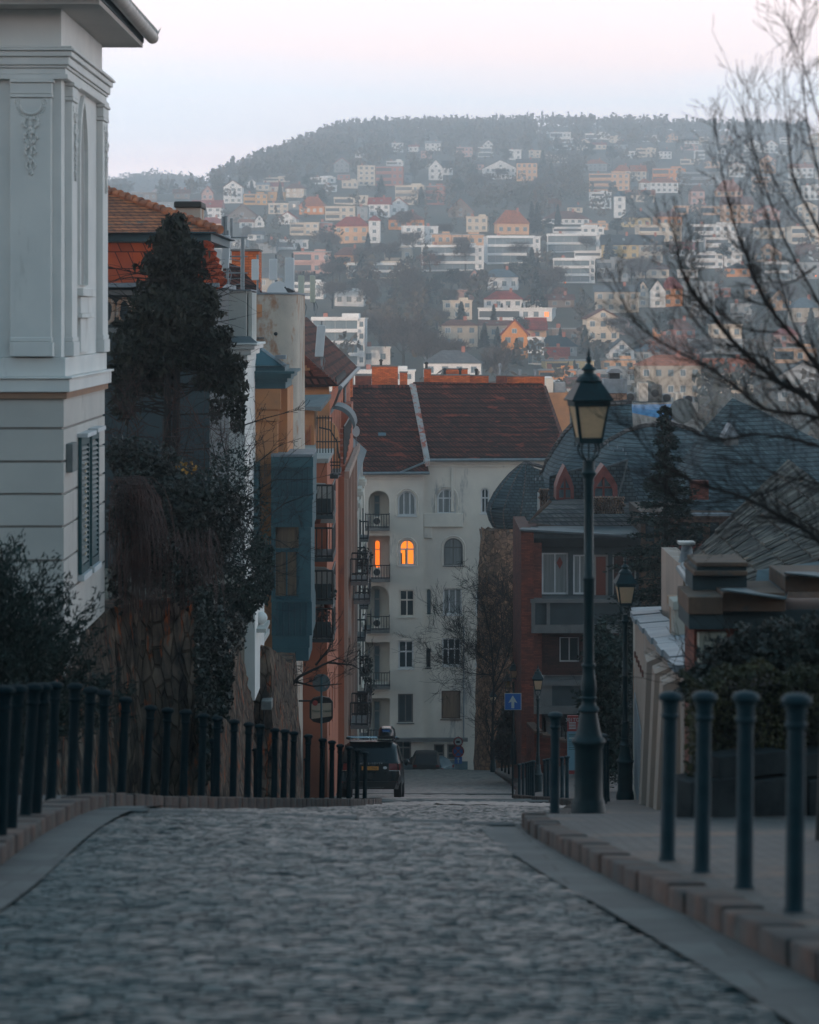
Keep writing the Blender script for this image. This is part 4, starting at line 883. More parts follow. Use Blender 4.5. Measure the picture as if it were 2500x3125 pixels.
# barrel vaulted terracotta wall behind the cage
K = 12; pts = [(XW(668, 93), ZW(1000, 93))]+[(XW(690, 93)+.42*math.cos(math.pi*(1-k/K)), ZW(930, 93)+.75*math.sin(math.pi*(1-k/K))*1.0) for k in range(K+1)]+[(XW(715, 93), ZW(1000, 93))]
m = MB(); m.prism(pts, 93, 93.3); wb(m, 'arched_screen', M['ochre'], bh)
m = MB(); R0 = [(XW(700, 95)+.75*math.cos(math.pi/2*(1-k/8)), ZW(905, 95)+.75*math.sin(math.pi/2*(1-k/8))) for k in range(9)]
for (a, b) in zip(R0, R0[1:]): m.hexa([(a[0], 95, a[1]), (b[0], 95, b[1]), (b[0], 99, b[1]), (a[0], 99, a[1]), (a[0]+.08, 95, a[1]+.12), (b[0]+.08, 95, b[1]+.12), (b[0]+.08, 99, b[1]+.12), (a[0]+.08, 99, a[1]+.12)])
wb(m, 'curved_roof', M['lead'], bh)
cg = MB()
for k in range(9):
    x = 668+k*6; h = 875 if k < 5 else 875+(k-4)**2*5; cg.tube([(XW(x, 90), 90, ZW(995, 90)), (XW(x, 90), 90, ZW(h, 90))], .018, 5)
for yy in (880, 930, 973, 980, 998): cg.tube([(XW(666, 90), 90, ZW(yy, 90)), (XW(700 if yy < 900 else 717, 90), 90, ZW(yy, 90))], .022, 5)
cg.tube([(XW(672, 90), 90, ZW(900, 90)), (XW(695, 90), 90, ZW(905, 90)), (XW(710, 90), 90, ZW(930, 90)), (XW(714, 90), 90, ZW(965, 90))], .025, 5)
wb(cg, 'terrace_cage', M['black'], bh)
wb(MB().box(XW(663, 89.5), XW(712, 89.5), 89.5, 94, ZW(1008, 89.5), ZW(999, 89.5)), 'balcony_slab', M['dark_clad'], bh)
for k, (yt, mt) in enumerate(((1025, 'plaster_g'), (1115, 'dark_clad'), (1205, 'plaster_g'), (1285, 'dark_clad'))):     # stacked balconies with side screens
    y0 = 83.2; m = MB(); x0, x1 = XW(656, y0), XW(700, y0)+.05
    if k % 2 == 0:
        pr = [(x0, ZW(yt+85, y0))] + [(x1, ZW(yt+85, y0)), (x1, ZW(yt+18, y0)), (x1-.12, ZW(yt+8, y0)), (x1-.35, ZW(yt, y0)), (x0, ZW(yt-1, y0))]
        m.prism(pr, y0+1.6, y0+1.75); wb(m, 'side_screen', M['plaster_g'], bh)
    wb(MB().box(x0, x1-.02, y0, y0+3.2, ZW(yt+68, y0), ZW(yt+60, y0)), 'balcony_slab', M['dark_clad'], bh)
    railing(bh, [(x0, y0, 0), (x1-.05, y0, 0), (x1-.05, y0+3.1, 0)], ZW(yt+60, y0), .95, .16, .02)
    if k != 1: wb(MB().box(x0+.05, x1-.1, y0+.05, y0+.1, ZW(yt+58, y0), ZW(yt+25, y0)), 'balcony_panel', M['dark_clad'], bh)
for k, (x, y) in enumerate(((668, 1088), (690, 1265), (676, 1310))):
    p = at(x, y, 83.6); t = thing('potted_plant', ['leafy dark shrub in a pot on the upper balcony', 'small plant on the balcony rail near the green poles', 'red flower box on the lower balcony'][k], 'plant', p)
    V, q = leaves(blob_points(160, (0, 0, .25), (.28, .25, .28), seed=k), .09); npmesh('foliage', V, q, M['ivy'] if k < 2 else M['redtwig'], t)
    MB().lathe([(.10, -.02), (.14, .2), (.15, .2), (.12, .18)], 10, (0, 0, -.2)).build('pot', M['brick'], t)
# balconies and facade steps further down the terracotta front (x 700-760)
pf = thing('pink_house', 'narrow pink plastered front with pilaster strips between the cage terrace and grey house', 'house', (-2.6, 104, -20))
fs = side(-2.50)
m = MB().holes(100.3, 122, -26, -6.2, [(103, 104.2, -15, -12.5), (108, 109.2, -15, -12.5), (113, 114.2, -15, -12.5), (103, 104.2, -20, -17.8), (110, 111.2, -20, -17.8)])
m.quad((100.3, 3, -26), (100.3, 0, -26), (100.3, 0, -6.2), (100.3, 3, -6.2)); m.quad((100.3, 0, -6.2), (122, 0, -6.2), (122, 3, -6.2), (100.3, 3, -6.2)); wb(m, 'street_wall', M['terra'], pf, fs)
for h in ((103, 104.2, -15, -12.5), (108, 109.2, -15, -12.5), (113, 114.2, -15, -12.5), (103, 104.2, -20, -17.8), (110, 111.2, -20, -17.8)): win(pf, *h, .15, fn=fs)
m = MB()
for y in (100.3, 106, 112, 118): m.box(y, y+.5, -.14, -.003, -26, -6.3)
m.box(100.3, 122, -.2, -.005, -6.29, -6.0); wb(m, 'pilaster_strips', M['plaster_r'], pf, fs)
m = MB()
for k, (y, z) in enumerate(((104, -10.6), (110, -12), (104, -16.3), (112, -17.5))): m.box(y, y+2.6, -.85, -.16, z-.15, z)
wb(m, 'balcony', M['concrete'], pf, fs)
for k, (y, z) in enumerate(((104, -10.6), (110, -12), (104, -16.3), (112, -17.5))): railing(pf, [(y, -.16, 0), (y, -.83, 0), (y+2.6, -.83, 0), (y+2.6, -.16, 0)], z, .9, .2, .022, fn=fs)
bt = thing('roof_terrace', 'jagged parapet roof terrace stepping up beside the white dish', 'terrace', at(735, 940, 112))
m = MB(); XX = XW(738, 112)
for k in range(7): m.box(-3.2+.0*k, -2.55, 104+k*1.9, 105.9+k*1.9-.01, -7, -6.0+k*.16)
m.box(-3.6, -2.6, 117, 121, -7, -4.0)
wb(m, 'parapet', M['terra'], bt)
railing(bt, [(-2.6, 104, 0), (-2.6, 117, 0)], -5.95, 1.5, .3, .025)
ds = thing('satellite_dish', 'small white round dish on the terrace beside the brown roof', 'dish', at(750, 908, 112))
m = MB(); m.lathe([(.01, 0), (.1, -.01), (.19, -.05), (.20, -.055)], 16); wmap(m, lambda x, y, z: (x*.8+XW(750, 112), 112+z, y*1.2+ZW(908, 112))); wb(m, 'reflector', M['antenna_w'], ds, smooth=True)
wb(MB().tube([(XW(750, 112), 112.1, ZW(908, 112)), (XW(750, 112), 112.2, ZW(940, 112))], .03, 6), 'pole', M['galv'], ds)
# grey blue house with oriels
gh = thing('grey_blue_house', 'grey blue narrow house with stacked oriels and planted balconies before the white block', 'house', (-2.8, 140, -24))
fs = side(-2.95)
H = [(125+k*4.2, 126.2+k*4.2, z0, z0+1.9) for k in range(9) for z0 in (-11.5, -15, -18.5, -22, -25.5)]
m = MB().holes(122.5, 166, -30, -8.6, H); m.quad((122.5, 4, -30), (122.5, 0, -30), (122.5, 0, -8.6), (122.5, 4, -8.6)); wb(m, 'street_wall', M['plaster_g'], gh, fs)
for h in H: win(gh, *h, .15, fn=fs)
q3(m := MB(), [(-2.7, 122, -8.6), (-2.7, 166, -8.6), (-5, 165, -6.4), (-5, 123, -6.4)]); q3(m, [(-2.7, 122, -8.6), (-5, 123, -6.4), (-5.5, 122, -8.6)]); wb(m, 'roof', M['lead'], gh)
for j, yb in enumerate((127.5, 135.5, 144.5, 153)):
    m = MB(); m.box(yb, yb+2.6, -.3, -.003, -29, -9.6)
    for z in (-10, -13.6, -17.2, -20.8, -24.4): m.box(yb-.08, yb+2.68, -.4, -.32, z, z+.25); m.box(yb-.1, yb-.003, -.38, -.01, z, z+.25)
    wb(m, 'oriel', M['glass_blue'] if j == 9 else M['plaster_w'], gh, fs)
    for z in (-13.2, -16.8, -20.4, -24.0):
        wb(MB().box(yb-.012, yb-.002, -.26, -.05, z, z+1.9), 'oriel_window', M['glass'], gh, fs)
for j, (yb, z) in enumerate(((131, -12.6), (131, -16.2), (131, -19.8), (131, -23.4), (140, -12), (140, -15.6), (140, -19.2), (140, -22.8), (149, -14.5), (149, -18), (149, -21.6), (149, -25))):
    wb(MB().box(yb, yb+3, -.75, -.003, z-.14, z), 'balcony', M['concrete'], gh, fs); railing(gh, [(yb, -.02, 0), (yb, -.73, 0), (yb+3, -.73, 0)], z, .95, .22, .025, fn=fs)
for k, (yb, z) in enumerate(((131, -12.4), (140, -19), (131, -19.7), (149, -21.4))):
    t = thing('balcony_plant', f'trailing dark plant on the {["upper", "third", "middle", "lower"][k]} balcony of the grey blue house', 'plant', (-2.4, yb+1, z), group='balcony plants on the grey blue house')
    V, q = leaves(blob_points(220, (0, 0, .1), (.45, 1.2, .55), seed=k), .14); npmesh('foliage', V, q, M['ivy'], t)
# ================================================================= end building
eb = thing('apartment_block', 'large grey white apartment block with arched windows closing the street', 'building', (0, 169, -29))
D = 169.0; ex = lambda x: XW(x, D); ez = lambda y: ZW(y, D)
W_ = [(838, 876, 1086, 1034, 1, 'white_paint', 'glass_curt', 3, .0), (841, 874, 1191, 1136, 1, 'white_paint', 'lit2', 2, .62), (841, 873, 1299, 1242, 0, 'plaster_w', 'glass', 2, .62), (839, 871, 1408, 1349, 0, 'white_paint', 'glass', 2, .6), (838, 870, 1522, 1461, 0, 'concrete', 'dark_clad', 2, 0),
      (921, 960, 1083, 1030, 1, 'white_paint', 'glass_curt', 3, .62), (935, 975, 1192, 1134, 1, 'concrete', 'glass_curt', 2, .65), (933, 973, 1296, 1240, 0, 'white_paint', 'glass_curt', 3, 0), (931, 971, 1404, 1345, 0, 'white_paint', 'glass', 3, .6), (930, 970, 1516, 1456, 0, 'brown_conc', 'curtain', 1, 0),
      (898, 909, 1297, 1241, 1, 'plaster_w', 'glass_blue', 1, 0), (898, 907, 1407, 1367, 0, 'dark_clad', 'glass', 1, 0),
      (1013, 1031, 1082, 1028, 1, 'white_paint', 'glass', 2, .6), (1015, 1036, 1190, 1142, 0, 'white_paint', 'glass', 2, .6), (1002, 1030, 1296, 1245, 0, 'white_paint', 'glass', 2, .6), (1002, 1030, 1404, 1350, 0, 'white_paint', 'glass', 2, .6),
      (832, 866, 1602, 1557, 0, 'concrete', 'glass', 2, .6), (914, 936, 1602, 1569, 0, 'concrete', 'glass', 1, .4), (942, 962, 1602, 1569, 0, 'concrete', 'glass', 1, .4)]
BAL = [(776, 820, 1108, 1033, 1), (774, 821, 1215, 1128, 0), (770, 820, 1322, 1233, 1), (765, 821, 1440, 1352, 0), (765, 821, 1560, 1470, 0)]
H = [(ex(a), ex(b), ez(c), ez(dd), ar, .32) for a, b, c, dd, ar, *_ in W_] + [(ex(a), ex(b), ez(c), ez(dd), ar, 1.4) for a, b, c, dd, ar in BAL]
ZB = -32
m = MB().holes(ex(750), ex(892), ZB, ez(996), [h for h in H if h[0] < ex(880)], y=D)
m.holes(ex(892), ex(1200), ZB, ez(968), [(h[0], h[1], h[2], h[3], h[4], h[5]) for h in H if h[0] >= ex(880)], y=D+.35)
m.quad((ex(892), D, ZB), (ex(892), D+.35, ZB), (ex(892), D+.35, ez(996)), (ex(892), D, ez(996)))
m.quad((ex(1200), D+.35, ZB), (ex(1200), D+12, ZB), (ex(1200), D+12, ez(968)), (ex(1200), D+.35, ez(968)))
m.box(ex(750), ex(1200), D+2, D+12.5, ZB, ez(1000))
wb(m, 'facade', M['plaster_w'], eb)
for i, (a, b, c, dd, ar, fr, pn, cols, tr) in enumerate(W_):
    y = D+.2 + (.35 if a > 885 else 0)
    lab = {1: 'brightly lit orange arched window', 7: 'window with closed white roller blind', 9: 'brown shuttered window'}.get(i)
    o = win(eb, ex(a), ex(b), ez(c), ez(dd), y, bool(ar), cols, tr, fr, pn, th=.10 if b-a > 15 else .05, lab=lab, sill=.28)
    if ar and b-a > 30:      # raised arch moulding
        mm = MB(); cx = ex((a+b)/2); r = (ex(b)-ex(a))/2+.14; zc = ez(dd)-r+.14; K = 12; P = [(cx-r*math.cos(math.pi*k/K), y-.22, zc+r*math.sin(math.pi*k/K)) for k in range(K+1)]
        mm.tube([(cx-r, y-.22, ez(c))]+P+[(cx+r, y-.22, ez(c))], .05, 4); wb(mm, 'arch_moulding', M['plaster_w'], eb)
# person-like silhouette inside is left as curtain folds of the lit room
mm = MB(); mm.box(ex(853.5), ex(857), D+.235-.03, D+.24-.03, ez(1189), ez(1158)); mm.box(ex(843), ex(847), D+.2, D+.206, ez(1189), ez(1165)); wb(mm, 'lit_room_curtain', M['curtain'], eb)
for i, (a, b, c, dd, ar) in enumerate(BAL):
    wb(MB().quad((ex(a)-.2, D+1.38, ez(c)), (ex(b)+.2, D+1.38, ez(c)), (ex(b)+.2, D+1.38, ez(dd)+.1), (ex(a)-.2, D+1.38, ez(dd)+.1)), 'loggia_wall', M['plaster_w'], eb)
    x0 = 787 if i != 1 else 788
    win(eb, ex(x0), ex(x0+13), ez(c-2), ez(dd+12), D+1.3, i == 1, 1, .72, 'plaster_g', 'lit' if i == 1 else 'glass_blue', name='balcony_door', lab='lit orange balcony door' if i == 1 else None)
    wb(MB().box(ex(a-6), ex(b+1), D-1.0, D-.005, ez(c)-.22, ez(c)-.02), 'balcony_slab', M['concrete'], eb)
    railing(eb, [(ex(a-6), D-.05, 0), (ex(a-6), D-.95, 0), (ex(b), D-.95, 0), (ex(b), D-.05, 0)], ez(c)-.02, .86, .17, .02)
    if i in (0, 1, 2): wb(MB().box(ex(786), ex(802), D-.6, D-.3, ez(c-3), ez(c-21)), 'air_conditioner', M['plaster_w'], eb); wb(MB().lathe([(.22, 0), (.22, .02)], 16).lathe([(.06, .02), (.06, .03)], 8), 'fan', M['black'], eb, lambda x, y, z, i=i, c=c: (x+ex(794), D-.6-z-.002, y+ez(c-12)))
m = MB()
for (x0, x1, y0, y1, dy) in ((750, 892, 1010, 1004, 0), (750, 892, 1000, 996.5, 0), (893, 1200, 978, 968.5, .35), (893, 1200, 984, 981, .35)): m.box(ex(x0), ex(x1), D-.10+dy, D+dy-.004, ez(y0), ez(y1))
m.box(ex(892)+.01, ex(975), D+.10, D+.34, ez(1110), ez(1081)); m.box(ex(892)+.02, ex(910), D+.2, D+.345, ez(1134), ez(1110.5)); m.box(ex(950), ex(957), D+.26, D+.345, ez(1078), ez(984.5))
wb(m, 'cornice', M['plaster_w'], eb, bevel=.03)
m = MB(); ar_ = [(831, 1565), (905, 1560), (960, 1556), (985, 1548)]
m.box(ex(828), ex(985), D-.35, D-.006, ez(1560), ez(1553)); wb(m, 'shop_canopy', M['concrete'], eb)
wb(MB().box(ex(750), ex(985), D-.05, D-.004, ZB, ez(1603)), 'plinth', M['glass_blue'], eb)
m = MB(); yr = D+7.5
q3(m, [at(700, 996, D-.5), at(904, 996, D-.5), at(870, 815, yr), at(700, 815, yr)]); q3(m, [at(896, 968, D-.1), at(1192, 968, D-.1), at(1140, 812, yr), at(872, 808, yr)])
q3(m, [at(1192, 968, D-.1), at(1205, 968, D+12), at(1150, 812, yr+3), at(1140, 812, yr)]); q3(m, [at(700, 815, yr), at(870, 815, yr), at(890, 990, D+14), at(690, 990, D+14)]); q3(m, [at(872, 808, yr), at(1140, 812, yr), at(1200, 968, D+14), at(890, 968, D+14)])
wb(m, 'roof', M['tile_br'], eb)
m = MB(); m.hexa([tuple(at(*p)) for p in ((896, 983, D-.6), (905, 980, D-.3), (875, 813, yr), (864, 815, yr-.1), (896, 972, D-.7), (906, 969, D-.5), (875, 806, yr), (862, 808, yr-.2))]); wb(m, 'fire_wall_flashing', M['rust'], eb)
m = MB(); m.tube([at(870, 808, yr), at(1141, 811, yr)], .14, 6); m.tube([at(1141, 811, yr), at(1193, 968, D-.1)], .12, 6); m.tube([at(724, 814, yr), at(862, 814, yr)], .14, 6); wb(m, 'roof_ridge', M['tile_br'], eb)
m = MB(); m.tube([at(752, 997, D-.62), at(905, 996, D-.62)], .10, 8); m.tube([at(902, 969, D-.3), at(1192, 968, D-.3)], .10, 8); m.tube([at(838, 997, D-.6), at(898, 972, D-.4), at(904, 966, D-.3)], .07, 6); wb(m, 'gutter', M['galv'], eb, smooth=True)
for i, (x, y) in enumerate(((806, 920), (993, 908), (1127, 911))):
    u = (996-y)/181; dd = D-.5+u*8; p = at(x, y, dd); m = MB(); m.hexa([tuple(p+Vector(o)) for o in ((-.25, -.1, -.28), (.25, -.1, -.28), (.2, .3, .15), (-.3, .3, .15), (-.25, -.2, -.18), (.25, -.2, -.18), (.2, .2, .28), (-.3, .2, .28))]); wb(m, 'roof_hatch', M['glass_blue'], eb)
wb(MB().tube([(ex(977), D+.3, ez(1560)), (ex(977), D+.3, ez(1320))], .05, 6), 'downpipe', M['zinc'], eb)
# brick chimney stacks behind the ridge
for i, (a, b, yt, yb, dd, c) in enumerate(((783, 838, 770, 818, 184, 'long orange brick chimney stack, leftmost behind the brown roof'), (842, 858, 783, 822, 181, 'short orange brick chimney with flat top near the roof seam'), (893, 908, 776, 815, 183, 'slim brick chimney left of the long low stack'),
        (908, 990, 789, 815, 182, 'long low orange brick stack on the ridge of the brown roof'), (935, 985, 776, 800, 188, 'raised brick stack with grey cap behind the long low one'), (990, 1029, 790, 815, 182.5, 'orange brick stack joining the right end of the long low one'),
        (1046, 1067, 790, 815, 181, 'dark red brick chimney with silver flue'), (1068, 1147, 791, 845, 182, 'wide orange brick firewall chimney at the right roof end'), (748, 782, 790, 818, 178, 'small dark brick chimney on a zinc base'), (700, 742, 792, 822, 172, 'low orange brick chimney above the terracotta house end'))):
    t = thing('brick_chimney', c, 'chimney', at((a+b)/2, yb, dd), group='brick chimneys behind the brown roof')
    wb(MB().box(XW(a, dd), XW(b, dd), dd, dd+1.6, ZW(yb+14, dd), ZW(yt+2, dd)), 'stack', M['brick_or' if i not in (6, 8) else 'brick'], t)
    wb(MB().box(XW(a-1, dd), XW(b+1, dd), dd-.06, dd+1.66, ZW(yt+2, dd)+.004, ZW(yt, dd)), 'cap', M['concrete'], t)
    if i in (0, 2, 3, 5, 6, 7):
        p = MB()
        for k in range(1 + (i in (7, 3))):
            x = XW(a+(b-a)*(.35+.4*k), dd); h = .75 if i == 6 else .4; p.lathe([(.1, 0), (.09, h*.7), (.15, h*.75), (.13, h), (.02, h+.06)], 8, (x, dd+.6, ZW(yt, dd)+.005))
        wb(p, 'flue', M['zinc' if i in (6, 7) else 'black'], t)
# ================================================================= right side: stone tower, slate roofs, brick and concrete block
def surf(m, top, bot, bulge=0, nt=8, mi=0, ns=1):
    """ruled surface between two polylines of points (same count), bulging outwards"""
    n = len(top); base = len(m.v); V = []
    for i in range(n):
        a, b = Vector(top[i]), Vector(bot[i])
        for k in range(nt+1):
            u = k/nt; p = a.lerp(b, u); s = math.sin(math.pi*u); V.append(p + Vector((0, -bulge*s, bulge*.45*s)))
    q = [(i*(nt+1)+k, i*(nt+1)+k+1, (i+1)*(nt+1)+k+1, (i+1)*(nt+1)+k) for i in range(n-1) for k in range(nt)]
    return m.add(V, q, mi)
tw = thing('stone_tower', 'tapering golden rubble stone tower carrying a ribbed slate dome', 'tower', at(1055, 1617, 158))
d = 158.0; cx = XW(1058, d+1.5); m = MB(); V = []; q = []; nn = 28; KK = 30
for k in range(KK+1):
    u = k/KK; z = -28.2+(ZW(1120, d)+28.2)*u; r = 1.75-.38*u
    for a in range(nn):
        t = 2*math.pi*a/nn; rr = r+random.uniform(-.06, .06); V.append((cx+rr*math.cos(t), d+1.6+rr*math.sin(t), z+(random.uniform(-.05, .22) if k == KK else 0)))
for k in range(KK):
    for a in range(nn): q.append((k*nn+a, k*nn+(a+1) % nn, (k+1)*nn+(a+1) % nn, (k+1)*nn+a))
m.add(V, q+[tuple(KK*nn+a for a in range(nn))]); wb(m, 'shaft', M['rubble'], tw)
m = MB(); zb = ZW(1116, d); cx2 = XW(1088, d+1.6); prof = [(1.30, 0), (1.62, .45), (1.90, 1.05), (1.86, 1.45), (1.62, 2.1), (1.26, 2.75), (.86, 3.3), (.42, 3.75), (.08, 4.02)]
m.lathe(prof, 11, (cx2, d+1.9, zb), a0=.2); wmap(m, lambda x, y, z: (x+max(0, z-zb)*.17-.1, y, z)); wb(m, 'slate_dome', M['slate'], tw)
m = MB()
for k in range(11):
    a = .2+2*math.pi*k/11; P = [(cx2+r*math.cos(a)*1.005+z*.17-.1, d+1.9+r*math.sin(a)*1.005, zb+z) for r, z in prof]
    m.tube(P, .05, 5)
m.tube([(cx2+.5, d+1.9, zb+4.0), (XW(1158, d), d+1.5, ZW(990, d))], .12, 6); wb(m, 'dome_ribs', M['slate_l'], tw)
q3(m := MB(), [(cx2+.5, d+.4, zb+3.9), (XW(1158, d), d+.3, ZW(996, d)), (XW(1158, d), d+.3, zb), (cx2+.6, d+.2, zb)]); wb(m, 'connecting_roof', M['slate'], tw)
# big curving slate roofs with gothic dormers
sr = thing('slate_roofed_house', 'house with swooping blue slate roofs and two red gothic dormers', 'house', at(1230, 1110, 126))
def pl_(*p, d): return [at(x, y, d) for x, y in p]
m = MB()
surf(m, pl_((1139, 1001), (1152, 972), (1170, 942), (1190, 912), (1212, 888), (1240, 868), (1275, 852), (1330, 846), d=139), pl_((1150, 1060), (1170, 1060), (1190, 1060), (1205, 1060), (1220, 1060), (1245, 1060), (1280, 1060), (1330, 1060), d=131), 1.0)
surf(m, pl_((1224, 1010), (1236, 975), (1256, 950), (1285, 927), (1320, 908), (1360, 897), (1410, 893), (1455, 905), (1500, 930), (1550, 975), (1590, 1020), d=134), pl_((1228, 1062), (1242, 1062), (1262, 1064), (1290, 1066), (1322, 1066), (1362, 1066), (1410, 1066), (1455, 1066), (1500, 1066), (1550, 1066), (1595, 1066), d=127), 1.3)
wb(m, 'slate_roof', M['slate'], sr, smooth=True)
m = MB()
for P in (pl_((1139, 1001), (1152, 972), (1170, 942), (1190, 912), (1212, 888), (1240, 868), (1275, 852), (1330, 846), d=138.8), pl_((1224, 1010), (1236, 975), (1256, 950), (1285, 927), (1320, 908), (1360, 897), (1410, 893), (1455, 905), (1500, 930), (1550, 975), d=133.8)): wb(MB().tube(P, .17, 6), 'weathered_verge', M['slate_l'], sr, smooth=True)

q3(m := MB(), pl_((1156, 1060), (1157, 1003), (1225, 985), (1228, 1060), d=129.5)); wb(m, 'front_slates', M['slate'], sr); q3(m := MB(), pl_((1225, 1062), (1226, 1000), (1320, 968), (1345, 1062), d=126.5)); wb(m, 'front_slates', M['slate'], sr)
m = MB(); m.tube(pl_((1157, 1003), (1228, 984), d=129.4), .07, 5); m.tube(pl_((1226, 1000), (1322, 967), d=126.4), .07, 5); m.tube(pl_((1322, 967), (1312, 1010), (1300, 1050), d=126.4), .05, 5); wb(m, 'hip_flashing', M['lead'], sr)
m = MB(); surf(m, pl_((1160, 1056), (1200, 1050), (1250, 1052), (1340, 1060), d=126.2), pl_((1112, 1101), (1170, 1108), (1240, 1110), (1340, 1112), d=122.5), .5); wb(m, 'apron_roof', M['slate_l'], sr, smooth=True)
m = MB(); m.tube(pl_((1160, 1054), (1135, 1078), (1111, 1102), (1170, 1110), (1240, 1112), (1340, 1114), d=122.4), .09, 6); wb(m, 'apron_gutter', M['brown_conc'], sr)
def gothic(cx, yb, hw, yt, d, s=1.0):
    R_ = lambda k: [(cx-hw*k, yb), (cx-hw*k*.97, yb-(yb-yt)*.38*k), (cx-hw*k*.68, yb-(yb-yt)*.62*k), (cx-hw*k*.28, yb-(yb-yt)*.84*k), (cx, yb-(yb-yt)*k), (cx+hw*k*.28, yb-(yb-yt)*.84*k), (cx+hw*k*.68, yb-(yb-yt)*.62*k), (cx+hw*k*.97, yb-(yb-yt)*.38*k), (cx+hw*k, yb)]
    o, i_ = R_(1), R_(.66); f = MB()
    for a in range(8):
        f.hexa([tuple(at(*o[a], d)), tuple(at(*o[a+1], d)), tuple(at(*i_[a+1], d)), tuple(at(*i_[a], d)), *[tuple(at(*o[a], d)+Vector((0, 2.2, 0))), tuple(at(*o[a+1], d)+Vector((0, 2.2, 0))), tuple(at(*i_[a+1], d)+Vector((0, .5, 0))), tuple(at(*i_[a], d)+Vector((0, .5, 0)))]])
    fo = wb(f, 'dormer', M['red_wood'], sr)
    g = MB(); g.add([at(x, y, d)+Vector((0, .35, 0)) for x, y in i_], [tuple(range(9))]); wb(g, 'pane', M['glass_blue'], fo)
    b = MB(); z0, z1 = ZW(yb, d), ZW(yb-(yb-yt)*.62, d); x0, x1 = XW(cx-hw*.66, d), XW(cx+hw*.66, d); xm = (x0+x1)/2
    b.box(xm-.05, xm+.05, d+.25, d+.33, z0, z1); b.box(x0, x1, d+.24, d+.34, z0+(z1-z0)*.5-.04, z0+(z1-z0)*.5+.04); b.box(x0-.1, x1+.1, d+.2, d+.33, z0-.02, z0+.08); wb(b, 'mullions', M['red_wood'], fo)
gothic(1190, 1052, 19, 981, 126.6); gothic(1272, 1049, 29, 979, 124.4)
def rocks(name, x0, x1, y0, y1, d, parent, dep=.6, step=7):
    m = MB(); y = y1
    while y > y0:
        x = x0+random.uniform(-3, 1)
        while x < x1:
            w_ = random.uniform(.7, 1.5)*step; p = at(x+w_/2, y-step/2, d+random.uniform(-.06, .06)); s = w_*d/F/2; h = step*d/F/2*random.uniform(.8, 1.1)
            m.lathe([(s*.5, -h), (s, -h*.4), (s*1.02, h*.4), (s*.55, h)], 6, p, sy=dep/max(s, .05)*.6, a0=random.random()); x += w_*.95
        y -= step*.85
    return wb(m, name, M['rubble'], parent)
rocks('stone_pier', 1136, 1152, 1032, 1080, 127, sr, step=5); rocks('stone_crest', 1240, 1312, 1050, 1082, 121.8, sr, step=6)
m = MB()
for (x, y) in ((1263, 955), (1280, 940), (1292, 952), (1300, 945), (1312, 950), (1318, 958), (1250, 962), (1128, 1012), (1137, 1011), (1150, 1016)): m.tube([at(x, y, 129 if x > 1200 else 155), at(x, y-6, 129 if x > 1200 else 155)], .035, 4)
wb(m, 'snow_hooks', M['zinc'], sr)
wb(MB().box(XW(1150, 131), XW(1600, 131), 131, 140, -26, ZW(1062, 131)), 'wall', M['plaster_g'], sr)
# brick and concrete block
kb = thing('brick_block', 'brown brick and concrete house with flat roof, wide curtained windows and balcony bands', 'building', at(1200, 1614, 118))
d = 118.0; x_ = lambda x: XW(x, d); z_ = lambda y: ZW(y, d)
wb(MB().box(x_(1095), x_(1121), d-1.4, d+8, -22.5, z_(1116)).box(x_(1121)+.003, x_(1139), d-.9, d+6, -22.5, z_(1119)), 'brick_pillar', M['brick'], kb)
m = MB(); m.hexa([tuple(at(*p)) for p in ((1094, 1118, 116.4), (1345, 1132, 116.4), (1345, 1112, 126), (1110, 1108, 126), (1094, 1114, 116.4), (1345, 1128, 116.4), (1345, 1108, 126), (1110, 1104, 126))]); wb(m, 'flat_roof', M['lead'], kb)
m = MB(); m.prismx([(d-1.3, z_(1119)), (d-1.3, z_(1128)), (d-.5, z_(1150)), (d+3, z_(1150)), (d+3, z_(1119))], x_(1122), x_(1345)); wb(m, 'fascia', M['dark_clad'], kb)
m = MB(); H = [(x_(1141), x_(1197), z_(1252), z_(1164), 0, .3), (x_(1207), x_(1236), z_(1252), z_(1168), 0, .3), (x_(1251), x_(1281), z_(1262), z_(1168), 0, .3), (x_(1290), x_(1340), z_(1262), z_(1168), 0, .3)]
m.holes(x_(1139), x_(1345), z_(1264), z_(1150), H, y=d); wb(m, 'upper_wall', M['dark_clad'], kb)
win(kb, *H[0][:4], d+.15, cols=2, trans=0, pane='glass_curt', th=.08); win(kb, *H[1][:4], d+.15, cols=2, trans=0, pane='glass_curt', th=.08); win(kb, *H[2][:4], d+.15, cols=1, trans=0, pane='lit_dim', frame='plaster_g', th=.10, lab='balcony door with dim warm light inside'); win(kb, *H[3][:4], d+.15, cols=2, trans=0, pane='curt_red', frame='plaster_g', th=.07, lab='window with reddish curtains')
q3(m := MB(), [at(x, y, d+.1) for x, y in ((1179, 1172), (1185, 1185), (1179, 1198), (1172, 1185))]); wb(m, 'window_ornament', M['red_wood'], kb)
m = MB(); m.box(x_(1114), x_(1345), d-1.5, d+.2, z_(1262), z_(1254)); m.box(x_(1116), x_(1345), d-1.45, d+.2, z_(1325), z_(1308)); m.box(x_(1148), x_(1155), d-1.42, d-1.2, z_(1308)+.003, z_(1262)-.003); m.box(x_(1116), x_(1124), d-1.42, d-1.2, z_(1308)+.003, z_(1262)-.003)
m.box(x_(1125), x_(1345), d-1.2, d+.2, z_(1436), z_(1425)); m.box(x_(1120), x_(1345), d-1.2, d+.2, z_(1495), z_(1479)); m.box(x_(1120), x_(1160), d-1.1, d-.9, z_(1479)+.003, z_(1436)-.003)
wb(m, 'concrete_bands', M['concrete'], kb)
